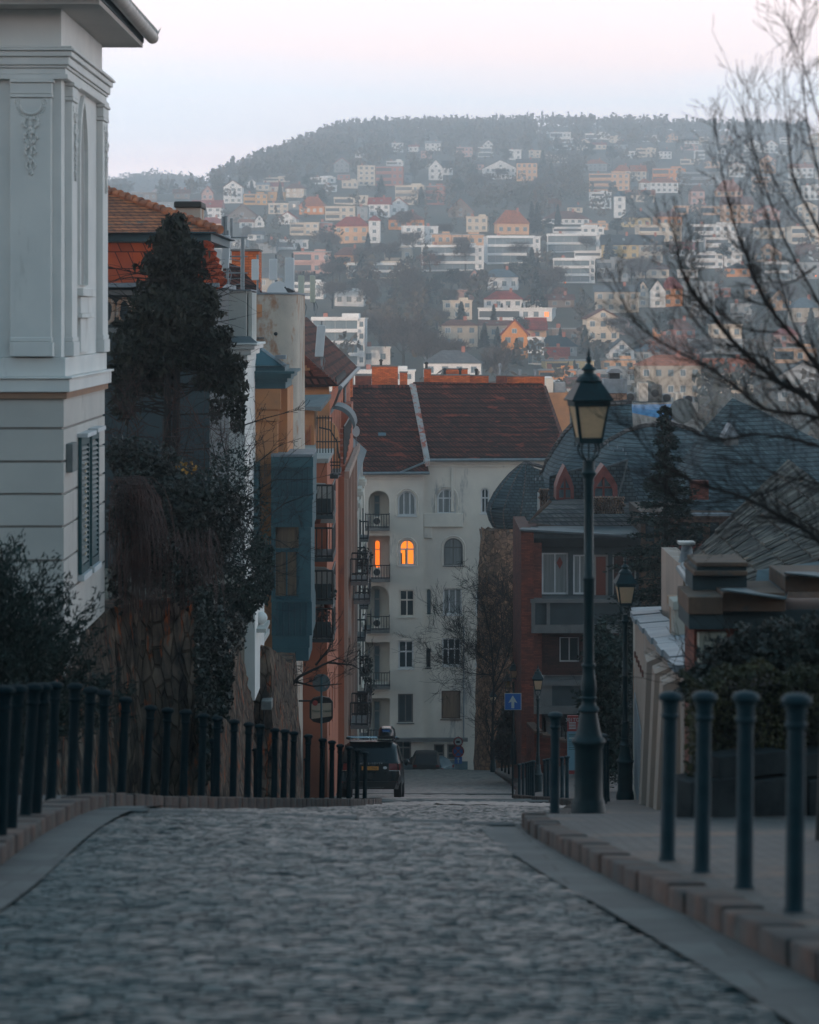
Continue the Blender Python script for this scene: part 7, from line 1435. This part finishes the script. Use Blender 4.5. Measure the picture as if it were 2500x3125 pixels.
for k in range(170):
    x = RH.uniform(430, 1760); yb = RH.uniform(345, 830)
    if yb < 345+max(0, (900-x)*.1): continue
    kd = RH.choices(('bare', 'conifer', 'pine', 'orange'), (5, 3, 2, .25))[0]; hp = RH.uniform(7, 12)*F/on_hill(x, yb).y
    if any(r[0]-2 < x < r[1]+2 and r[3]+2 < yb and yb-hp*.75 < r[3] for r in HREC) and RH.random() < .8: continue
    hill_tree(kd, x, yb, hp)
G = {}
for a in TR:
    nm = {'bare': 'greyish bare tree', 'conifer': 'dark pointed conifer', 'pine': 'dark spreading pine', 'orange': 'rusty orange autumn tree'}[a[1]]
    st = 'big ' if a[4] > 62 else ''; G.setdefault(st+nm+' '+zone(a[3]), []).append(a)
for k, v_ in G.items():
    v_.sort(key=lambda a: a[2])
    for i, a in enumerate(v_): tag(a[0], k if len(v_) == 1 else f'{k}, {ordn(i+1)} such from left', 'tree', 'single trees on the hillside')
# the wood between and above the houses, one mass
def wood():
    rg = np.random.default_rng(33); Vs = []; Q = []; b = 0; n = 0; HA = np.array([(r[0], r[1], r[2], r[3]) for r in HREC])
    while n < 11500:
        d = math.sqrt(rg.uniform(330**2, 2380**2)); x = rg.uniform(-.19, .20)*d; z = hz(x, d); px = 862.5+x/d*F; py = 662.4-z/d*F; n += 1
        if px < 400 and d < 1500: continue
        h = rg.uniform(5.5, 10)*(1.0 if d < 1700 else 1.15); hp = h/d*F
        top = d > 1650
        if np.any((px+hp*.3 > HA[:, 0]) & (px-hp*.3 < HA[:, 1]) & (py > HA[:, 3]-1) & (py-hp*1.0 < HA[:, 3])): 
            if rg.random() < .80: continue
        if np.any((px > HA[:, 0]) & (px < HA[:, 1]) & (py > HA[:, 2]) & (py < HA[:, 3])): continue
        m = 46 if d < 900 else 34 if d < 1500 else 24; con = rg.random() < (.2 if d < 1700 else .4)
        dd = rg.normal(size=(m, 3)); dd /= np.linalg.norm(dd, axis=1, keepdims=True); rr = rg.random((m, 1))**.4
        if con: u = rg.random(m); P = np.stack([dd[:, 0]*u*h*.24, dd[:, 1]*u*h*.24, h*1.15*(1-u)], 1)
        else: P = dd*rr*np.array([h*.42, h*.42, h*.36])+np.array([0, 0, h*.62])
        V, q = leaves(P+np.array([x, d, z]), h*.12 if d < 1500 else h*.17, rg, 1.6); Vs.append(V); Q.append(q+b); b += len(V)
    npmesh('hillside_wood', np.concatenate(Vs), np.concatenate(Q), M['far_wood'], kind='stuff', label='grey winter woodland covering the hillside between and above the houses', cat='wood')
    Vs = []; Q = []; b = 0
    for k in range(1400):
        px = rg.uniform(180, 470); d = rg.uniform(2500, 2585); e = -(interp(px, HX) - 662.4)/F; x = (px-862.5)*d/F; z = -20+(e*2595+20)*math.sin(math.pi*min(1, (d-2420)/25/7)/2)-4
        P = rg.normal(size=(18, 3))*np.array([3, 3, 3.2])+np.array([x, d, z+4]); V, q = leaves(P, 2.0, rg, 1.4); Vs.append(V); Q.append(q+b); b += len(V)
    npmesh('distant_wood', np.concatenate(Vs), np.concatenate(Q), M['far_wood'], kind='stuff', label='bluish distant woodland on the low hill at the left', cat='wood')
wood()
# ================================================================= near vegetation
def cloud(t, name, mt, specs, size, aspect=1.0, D=None, loc=None, spread=.6):
    Vs = []; Q = []; b = 0; loc = Vector(loc if loc is not None else t.location)
    for i, (n, c, r, sh) in enumerate(specs):
        P = blob_points(n, (0, 0, 0), r, shell=sh, seed=i+len(name)) + np.array(Vector(c)-loc)
        V, q = leaves(P, size, aspect=aspect, D=np.tile(D, (len(P), 1)) if D is not None else None, spread=spread); Vs.append(V); Q.append(q+b); b += len(V)
    return npmesh(name, np.concatenate(Vs), np.concatenate(Q), mt, t)
def branchset(m, start, dirv, length, rad, depth, spread=.7, sag=0, rg=random, nseg=5, kids_=3, sides=4, up=.1, minr=.003):
    p = Vector(start); d = Vector(dirv).normalized(); pts = [p.copy()]; rr = [rad]
    for i in range(nseg):
        d = (d + Vector((rg.gauss(0, .13), rg.gauss(0, .13), rg.gauss(0, .13)+up*.3-sag))).normalized(); p = p + d*length/nseg; pts.append(p.copy()); rr.append(max(minr, rad*(1-.75*(i+1)/nseg)))
    m.tube(pts, rr, sides)
    if depth > 0:
        for k in range(kids_):
            i = rg.randint(1, nseg); dd = ((pts[i]-pts[i-1]).normalized() + Vector((rg.gauss(0, spread), rg.gauss(0, spread), rg.gauss(0, spread)+up))).normalized()
            branchset(m, pts[i], dd, length*rg.uniform(.45, .75), rr[i]*.7, depth-1, spread, sag, rg, max(3, nseg-1), kids_, sides, up, minr)
RG = random.Random(5)
# yew at the left edge
t = thing('yew_bush', 'dark spiky yew bush in front of the villa at the left edge', 'bush', (-4.7, 27, zs(27)+.1))
P = []; D = []; rg2 = np.random.default_rng(3)
for k in range(420):
    a = rg2.uniform(-math.pi, math.pi); el = rg2.uniform(.05, 1.45); dv = np.array([math.cos(a)*math.cos(el), math.sin(a)*math.cos(el), math.sin(el)])
    L_ = rg2.uniform(.85, 1.18); dv[2] *= 1.1
    base = np.array([.25*dv[0], 0, .35]); tip = np.array([0, 0, .55]) + dv*np.array([1.62, 1.3, 1.78])*L_
    for s in np.linspace(.25, 1, 26): 
        q_ = base+(tip-base)*s + np.array([0, 0, .06*s*s])+rg2.normal(size=3)*.02
        for _ in range(11): P.append(q_+rg2.normal(size=3)*.035); D.append((tip-base)/np.linalg.norm(tip-base)*1.2)
V, q = leaves(np.array(P), .017, aspect=4.0, D=np.array(D), spread=.7); npmesh('foliage', V, q, M['foliage_dk'], t)
m = MB()
for k in range(8): branchset(m, (-.6, 0, -.1), (RG.gauss(0, .5), RG.gauss(0, .5), 1), 1.6, .05, 1, rg=RG)
m.build('stems', M['bark'], t)
# big cypress
t = thing('cypress_tree', 'tall brownish cypress between villa and orange roof', 'tree', (-4.95, 54, -5.6))
c0 = Vector(t.location); spec = []
def cy(x, y, dx, dy, n, dd=54): spec.append((n, at(x, y, dd+RG.uniform(-.6, .6)), (dx*dd/F, .75*dx*dd/F+.1, dy*dd/F), .25))
for (x, y, dx, dy, n) in ((368, 480, 28, 30, 700), (360, 515, 42, 36, 900), (385, 540, 50, 34, 900), (345, 560, 48, 36, 900), (378, 585, 62, 36, 1200), (335, 610, 45, 30, 800), (400, 625, 62, 34, 1100), (345, 645, 70, 34, 1300), (420, 655, 48, 26, 700), (300, 690, 62, 36, 1000), (380, 690, 80, 40, 1300),
     (450, 712, 42, 26, 600), (280, 735, 48, 38, 800), (345, 745, 70, 44, 1100), (425, 745, 56, 34, 800), (480, 765, 36, 24, 500), (270, 790, 44, 40, 700), (330, 800, 50, 36, 700), (480, 800, 40, 36, 550), (495, 845, 28, 40, 450), (440, 800, 34, 24, 300), (500, 890, 16, 28, 180), (262, 850, 36, 40, 500), (455, 860, 16, 30, 160)): cy(x, y, dx, dy, n)
spec = [(int(a*(.95 if c.z > -1.5 else .62)), c, r, .35) for a, c, r, e in spec]; cloud(t, 'foliage', M['cypress'], spec, .062, 2.6, D=(0, -.1, -1.0), spread=.9)
m = MB()
for x0, x1 in ((352, 360), (371, 368)):
    m.tube([at(x0-3, 1010, 54)-c0, at(x0, 900, 54)-c0, at(x0+2, 760, 54)-c0, at(x1, 620, 54)-c0, at(x1+4, 500, 54)-c0], [.10, .085, .07, .05, .02], 8)
m.build('trunk', M['bark'], t, smooth=True)
m = MB()
for k in range(60):
    y = RG.uniform(560, 880); s = RG.choice((-1, 1)); branchset(m, at(362+RG.uniform(-6, 8), y, 54)-c0, (s, RG.uniform(-.4, .4), RG.uniform(-.1, .45)), RG.uniform(.7, 1.4)*(1 if y < 600 else 1.1), .022, 1, .5, .06, RG, 5, 3, 3)
m.build('branches', M['bark_r'], t)
# shrubs on the terrace
def shrub(name, lab, specs, mt, size, d, twigs=0, tw_mt='bark_r', asp=1.6, D=None, base=None, tl=.8):
    x0, y0 = base or (specs[0][0], specs[0][1]+specs[0][3]); t = thing(name, lab, 'shrub', at(x0, y0, d)); sp = []
    for (x, y, dx, dy, n) in specs: sp.append((n, at(x, y, d+RG.uniform(-.5, .5)), (dx*d/F, .7*dx*d/F+.1, dy*d/F), .3))
    if mt: cloud(t, 'foliage', M[mt], sp, size, asp, D=D)
    m = MB()
    for (x, y, dx, dy, n) in specs:
        for k in range(int(twigs*dx*dy/900)+1):
            a = RG.uniform(0, math.pi*2); r = RG.random()**.5; branchset(m, at(x+dx*r*math.cos(a)*.8, y+dy*r*math.sin(a)*.8, d+RG.uniform(-.5, .3))-t.location, (RG.gauss(0, .8)+math.cos(a)*.6, RG.gauss(0, .5), RG.gauss(.25, .6)-math.sin(a)*.4), tl, .012, 2, .6, .0, RG, 4, 3, 3, minr=.0035)
    m.build('twigs', M[tw_mt], t); return t
shrub('bare_shrub', 'reddish bare shrub spreading under the cypress branches', ((265, 900, 40, 60, 100), (330, 910, 60, 50, 100), (410, 930, 70, 50, 100), (455, 985, 70, 50, 100), (350, 960, 60, 40, 100)), None, .05, 52, 3.4, 'redtwig', base=(380, 1010))
shrub('ivy_thicket', 'dark ivy thicket with a few yellow leaves on the terrace', ((270, 960, 55, 40, 1300), (330, 1010, 75, 60, 2600), (390, 1080, 80, 80, 3000), (420, 1160, 80, 80, 3000), (330, 1120, 70, 70, 2000), (470, 1080, 60, 70, 1500), (290, 1030, 50, 50, 1000)), 'ivy', .05, 48.5, 1.2, base=(380, 1240))
shrub('dark_thicket', 'dark bare thicket leaning out toward the teal bay', ((480, 1000, 60, 60, 700), (500, 1100, 75, 80, 900), (520, 1190, 55, 70, 900), (450, 1230, 60, 60, 900)), 'foliage_dk', .045, 51, 3.0, 'bark', base=(470, 1300), tl=.9)
shrub('hanging_evergreen', 'hanging dark evergreen spray beside the white garden wall', ((548, 1170, 26, 40, 900), (560, 1220, 18, 36, 500), (530, 1250, 36, 34, 900), (510, 1290, 30, 28, 700), (480, 1270, 40, 40, 900)), 'foliage_dk', .055, 55, 1.0, 'bark', D=(0, 0, -1.2), base=(500, 1320))
t = thing('ivy_curtain', 'ivy curtain hanging down the dark rock wall', 'ivy', at(460, 1300, 47)); sp = []
for (x, y, dx, dy, n) in ((430, 1290, 26, 60, 1200), (455, 1340, 36, 70, 1500), (470, 1400, 30, 60, 900), (430, 1430, 20, 80, 800), (500, 1330, 24, 40, 500), (445, 1500, 30, 70, 1300), (440, 1590, 26, 60, 900), (425, 1350, 16, 90, 900), (470, 1460, 26, 60, 900)):
    dd = 3.40*5520/(862.5-x); sp.append((n, at(x, y, dd), (dx*dd/F*.8, .8, dy*dd/F), .2))
cloud(t, 'foliage', M['ivy'], sp, .055, 1.3)
t = thing('weeping_shrub', 'reddish weeping shrub hanging like hair over the retaining wall', 'shrub', at(300, 1060, 44.5)); m = MB()
for k in range(330):
    x0 = RG.uniform(228, 300); y0 = RG.uniform(1000, 1090)+max(0, 245-x0)*.3; x1 = x0+RG.uniform(-15, 95)*(.5+.5*RG.random()); y1 = RG.uniform(1180, 1310); dd = RG.uniform(43.3, 44.6)
    x1 = min(x1, 385)
    P = []
    for i in range(6):
        u = i/5; P.append(at(x0+(x1-x0)*math.sin(u*math.pi/2)+RG.gauss(0, 2.2), y0-12*math.sin(u*math.pi)+(y1-y0)*u*u, dd-.3*u)-t.location)
    m.tube(P, [.009, .009, .008, .007, .006, .004], 3)
m.build('hanging_twigs', M['redtwig'], t)
cloud(t, 'foliage', M['ivy'], [(1100, at(262, 1100, 43.6), (.35, .3, .6), .2), (1000, at(330, 1190, 43.8), (.45, .3, .5), .2), (700, at(385, 1230, 44.2), (.3, .3, .4), .2), (500, at(250, 1230, 43.6), (.2, .2, .4), .2)], .05, 1.4)
t2 = thing('weeping_shrub', 'short reddish twigs hanging at the right corner of the retaining wall', 'shrub', at(430, 1160, 45)); m = MB()
for k in range(230):
    x0 = RG.uniform(330, 450); y0 = RG.uniform(1110, 1200); x1 = x0+RG.uniform(-25, 30); y1 = y0+RG.uniform(60, 130); dd = RG.uniform(44, 45.2)
    m.tube([at(x0+(x1-x0)*u, y0+(y1-y0)*u*u, dd-.2*u)-t2.location for u in (0, .33, .66, 1)], [.009, .008, .006, .004], 3)
m.build('hanging_twigs', M['redtwig'], t2)
t = thing('yellow_leaves', 'little cluster of yellow leaves on the ivy thicket', 'leaves', at(395, 985, 46)); V, q = leaves(blob_points(26, (0, 0, 0), (.16, .1, .10)), .06); npmesh('leaf_cluster', V, q, M['yellow_leaf'], t)
# bare trees of the street
def street_tree(lab, d, limbs, seed, twl=.7, depth=2, kk=3, mt='bark', n=3, rad=.05):
    rg_ = random.Random(seed); t = thing('bare_tree', lab, 'tree', at(limbs[0][0][0], limbs[0][0][1], d)); o = t.location; tr = MB(); br = MB()
    for li, L_ in enumerate(limbs):
        P = [at(x, y, d+rg_.uniform(-.3, .3))-o for x, y in L_]; R0 = rad*(1 if li == 0 else .6); rr = [R0*(1-.7*i/(len(P)-1)) for i in range(len(P))]; (tr if li == 0 else br).tube(P, rr, 6)
        for i in range(1, len(P)):
            for k in range(n):
                p = P[i-1].lerp(P[i], rg_.random()); dv = (P[i]-P[i-1]).normalized()+Vector((rg_.gauss(0, .6), rg_.gauss(0, .5), rg_.gauss(.3, .5))); branchset(br, p, dv, twl*rg_.uniform(.6, 1.2), rr[i]*.6, depth, .55, 0, rg_, 4, kk, 3, minr=.006)
    tr.build('trunk', M[mt], t, smooth=True); br.build('branches', M[mt], t); return t
street_tree('small bare tree leaning across the left facades behind the round sign', 74, [[(590, 1470), (630, 1425), (680, 1400), (715, 1385)], [(665, 1400), (690, 1370), (705, 1345)], [(620, 1435), (660, 1445), (720, 1440)], [(690, 1395), (740, 1400), (760, 1410)]], 4, .55, 2, 3, rad=.06)
street_tree('bare tree reaching across from the thicket over the orange and teal house', 60, [[(505, 1240), (530, 1150), (560, 1090), (600, 1060), (640, 1045)], [(510, 1000), (560, 960), (600, 930)], [(525, 1120), (590, 1140), (650, 1180)], [(500, 900), (560, 880), (640, 860)], [(510, 1050), (580, 1010), (660, 1010)]], 8, .6, 1, 3, rad=.035, n=2)
street_tree('bare tangled tree covering the foot of the stone tower', 128, [[(1035, 1600), (1040, 1450), (1035, 1350), (1020, 1280)], [(1040, 1450), (1070, 1380), (1085, 1310), (1090, 1250)], [(1035, 1400), (1000, 1370), (970, 1350)], [(1040, 1420), (1010, 1420), (975, 1415)], [(1038, 1430), (1060, 1330), (1050, 1250)], [(1040, 1460), (1090, 1400), (1095, 1350)]], 12, 1.7, 3, 4, n=7, rad=.07)
# spruce
t = thing('spruce_tree', 'dark tall spruce standing right of the street lamps', 'tree', at(1402, 1640, 75)); P = []; D = []; rg3 = np.random.default_rng(9); d = 75.0; m = MB()
H0 = ZW(856, d)-t.location.z; m.tube([(0, 0, -.3), (0, 0, H0*.6), (.02, 0, H0)], [.16, .1, .02], 8); m.build('trunk', M['bark'], t); m = MB()
nb = 260
for k in range(nb):
    u = (k+rg3.random())/nb; z = H0*(1-u); R_ = .12+1.95*min(1, (u*1.5))**.95*rg3.uniform(.62, 1.15); a = rg3.uniform(0, 2*math.pi)
    dv = np.array([math.cos(a), math.sin(a), 0]); L_ = 10+int(R_*26)
    m.tube([(0, 0, z), tuple(dv*R_*.5+np.array([0, 0, z-.02])), tuple(dv*R_+np.array([0, 0, z+.04]))], [.02, .014, .005], 3)
    for s in np.linspace(.12, 1, L_):
        c = dv*R_*s+np.array([0, 0, z+.12*s-.22*s*s+ .10*s**4])
        w_ = .16*(1-s*.55)*R_/1.2+.03
        for _ in range(4):
            o = rg3.normal(size=3)*np.array([w_, w_, .03]); P.append(c+o+np.array([0, 0, -abs(o[0]+o[1])*.35])); D.append(dv*.9+o*4)
V, q = leaves(np.array(P), .05, aspect=2.0, D=np.array(D), spread=.35); npmesh('foliage', V, q, M['foliage_dk'], t); m.build('branches', M['bark'], t)
P = blob_points(60, (0, 0, H0*.93), (.25, .25, .6)); V, q = leaves(P, .07, aspect=1.5); npmesh('cones', V, q, M['redtwig'], t)
# evergreens below the spruce, dark shrubs
shrub('evergreen_bush', 'dark evergreen bush under the spruce left of the second lamp', ((1275, 1400, 50, 60, 2600), (1265, 1480, 50, 60, 2600), (1280, 1560, 42, 70, 2400), (1262, 1350, 30, 36, 900)), 'foliage_dk', .075, 66, .3, 'bark', base=(1270, 1680))
shrub('ivy_bush', 'dark round ivy bush between blue arrow sign and brick pillar', ((1075, 1540, 28, 50, 2200), (1062, 1575, 24, 36, 1100)), 'ivy', .12, 125, .1, 'bark', base=(1075, 1620))
# hedges right
t = thing('overhanging_bush', 'large dark leafy bush spilling over the brick wall at the right', 'bush', at(1600, 1500, 25.5)); sp = []
for (x, y, dx, dy, n) in ((1500, 1435, 60, 36, 3000), (1555, 1390, 70, 52, 4500), (1620, 1370, 80, 62, 5000), (1700, 1370, 80, 66, 5000), (1640, 1430, 90, 50, 4000), (1460, 1455, 36, 18, 900), (1740, 1430, 60, 60, 2000)): sp.append((n, at(x, y, 25.2+RG.uniform(-.3, .3)), (dx*25.2/F, .42, dy*25.2/F), .35))
cloud(t, 'foliage', M['ivy'], sp, .035, 1.4)
m = MB()
for k in range(40): branchset(m, at(RG.uniform(1450, 1720), RG.uniform(1380, 1450), 25.2)-t.location, (RG.gauss(-.5, .5), RG.gauss(0, .5), RG.gauss(.2, .5)), .45, .007, 1, rg=RG, sides=3)
m.build('stems', M['bark'], t)
t = thing('clipped_hedge', 'clipped olive brown hedge above the low stone wall', 'hedge', (3.6, 23.2, -3.4)); rg4 = np.random.default_rng(6); n = 26000
u = rg4.random(n); v_ = rg4.random(n); w_ = rg4.random(n)**2; X = 2.32+u*3.4; zt = -3.05+.05*np.sin(X*7)+.04*np.sin(X*17); zb = -4.0-.12*(X-2.3)*0
Y = 21.75+(X-2.3)*.55+w_*.5+.06*np.sin(X*9+v_*7); Z = -4.02+.0*X+(zt+4.02+.0)*v_; top = rg4.random(n) < .25; Z = np.where(top, zt-.04*rg4.random(n), Z); Y = np.where(top, 21.75+(X-2.3)*.55+rg4.random(n)*.7, Y)
V, q = leaves(np.stack([X, Y, Z], 1)-np.array(t.location), .028, aspect=1.4); npmesh('foliage', V, q, M['hedge'], t)
MB().hexa([tuple(Vector(p)-t.location) for p in ((2.42, 22.0, -4.1), (5.8, 23.8, -4.1), (5.8, 24.6, -4.1), (2.42, 22.7, -4.1), (2.42, 22.0, -3.16), (5.8, 23.8, -3.16), (5.8, 24.6, -3.16), (2.42, 22.7, -3.16))]).build('inner_mass', M['bark'], t)
# bare tree at the right edge, branches sweeping across
t = thing('bare_tree', 'large bare tree at the right edge whose branches sweep across the hillside', 'tree', (2.78, 17.5, zs(17.5)+.1)); o = t.location; tr = MB(); br = MB(); rg_ = random.Random(21)
bx = o.x; tr.tube([(0, 0, -.3), (.02, 0, .5), (.05, .05, 1.2), (.12, .1, 1.9), (.16, .15, 2.6)], [.085, .07, .062, .058, .05], 10)
LM = [([(1790, 1240), (1725, 1140), (1650, 1090), (1560, 1045), (1460, 1015), (1380, 965), (1330, 900)], .016), ([(1800, 1100), (1725, 863), (1655, 815), (1595, 767), (1540, 715), (1495, 659), (1455, 610), (1435, 567), (1419, 487)], .020), ([(1800, 960), (1725, 880), (1615, 863), (1555, 820), (1495, 775), (1395, 723), (1339, 679), (1305, 620)], .013),
      ([(1800, 900), (1725, 775), (1635, 667), (1600, 610), (1575, 547), (1550, 480), (1527, 399), (1510, 290)], .014), ([(1800, 800), (1725, 640), (1660, 520), (1620, 420), (1585, 310), (1560, 220)], .013), ([(1800, 700), (1725, 487), (1675, 387), (1659, 287), (1651, 190)], .015), ([(1800, 620), (1740, 420), (1700, 260), (1690, 120), (1700, 20)], .012), ([(1790, 480), (1725, 250), (1690, 130), (1650, 40)], .010),
      ([(1800, 1010), (1725, 940), (1600, 915), (1500, 925), (1420, 880), (1350, 800)], .011), ([(1800, 1080), (1725, 1020), (1640, 1000), (1560, 960), (1490, 900)], .012), ([(1640, 700), (1560, 690), (1500, 640), (1470, 560)], .009), ([(1700, 850), (1620, 760), (1560, 740), (1500, 720), (1440, 640)], .008), ([(1800, 1150), (1700, 1110), (1600, 1100), (1500, 1120), (1440, 1100)], .010), ([(1720, 560), (1650, 600), (1590, 560)], .007),
      ([(1800, 860), (1700, 740), (1650, 620), (1625, 500), (1600, 380)], .010), ([(1800, 560), (1715, 500), (1640, 400), (1600, 300), (1590, 200)], .008), ([(1700, 1000), (1600, 1040), (1480, 1060), (1400, 1040)], .008)]
for li, (L_, r0) in enumerate(LM):
    d0 = 17.2+rg_.uniform(-.9, .9); P = [Vector((.16, .15, 2.0))*(1) if i < 0 else at(x, y, d0+i*.05)-o for i, (x, y) in enumerate(L_)]
    if li not in (10, 11, 13, 16):
        P = [Vector((.13, .12, 1.2+.08*li))]+P; 
    nP = []
    for i in range(len(P)-1):
        p0, p1, p2, p3 = P[max(i-1, 0)], P[i], P[i+1], P[min(i+2, len(P)-1)]
        for s in (0, .34, .67): nP.append(.5*((2*p1)+(-p0+p2)*s+(2*p0-5*p1+4*p2-p3)*s*s+(-p0+3*p1-3*p2+p3)*s**3))
    nP.append(P[-1]); rr = [max(.0024, r0*(1.4 if P[0].z < 1.9 and P[-1].z+o.z < 1.2 else 1.0)*(1-.85*i/(len(nP)-1))) for i in range(len(nP))]; br.tube(nP, rr, 6)
    for i in range(2, len(nP)):
        dv = (nP[i]-nP[i-1]).normalized()
        for k in range(3 if P[-1].z+o.z < 1.2 else 2):
            s_ = rg_.choice((-1, 1)); dd = dv+Vector((rg_.gauss(0, .3), rg_.gauss(0, .35), s_*rg_.uniform(.2, .9)+.1)); branchset(br, nP[i], dd, rg_.uniform(.14, .34), rr[i]*.5, 2, .4, 0, rg_, 5, 2, 3, up=.12, minr=.0017)
tr.build('trunk', M['bark'], t, smooth=True); br.build('branches', M['bark_r'], t)
# ================================================================= haze
HZ = MB().box(-1500, 1500, -70, 2820, -62, 200)
hm = bpy.data.materials.new('haze_air'); hm.use_nodes = True; t = hm.node_tree; t.nodes.clear()
o_ = t.nodes.new('ShaderNodeOutputMaterial'); pv = t.nodes.new('ShaderNodeVolumePrincipled')
pv.inputs['Color'].default_value = (.74, .90, 1, 1); pv.inputs['Density'].default_value = HAZE = 0.0005; pv.inputs['Anisotropy'].default_value = .8
t.links.new(pv.outputs[0], o_.inputs['Volume'])
HZ.build('haze', hm, kind='stuff', label='pale blue haze filling the valley air', cat='haze')
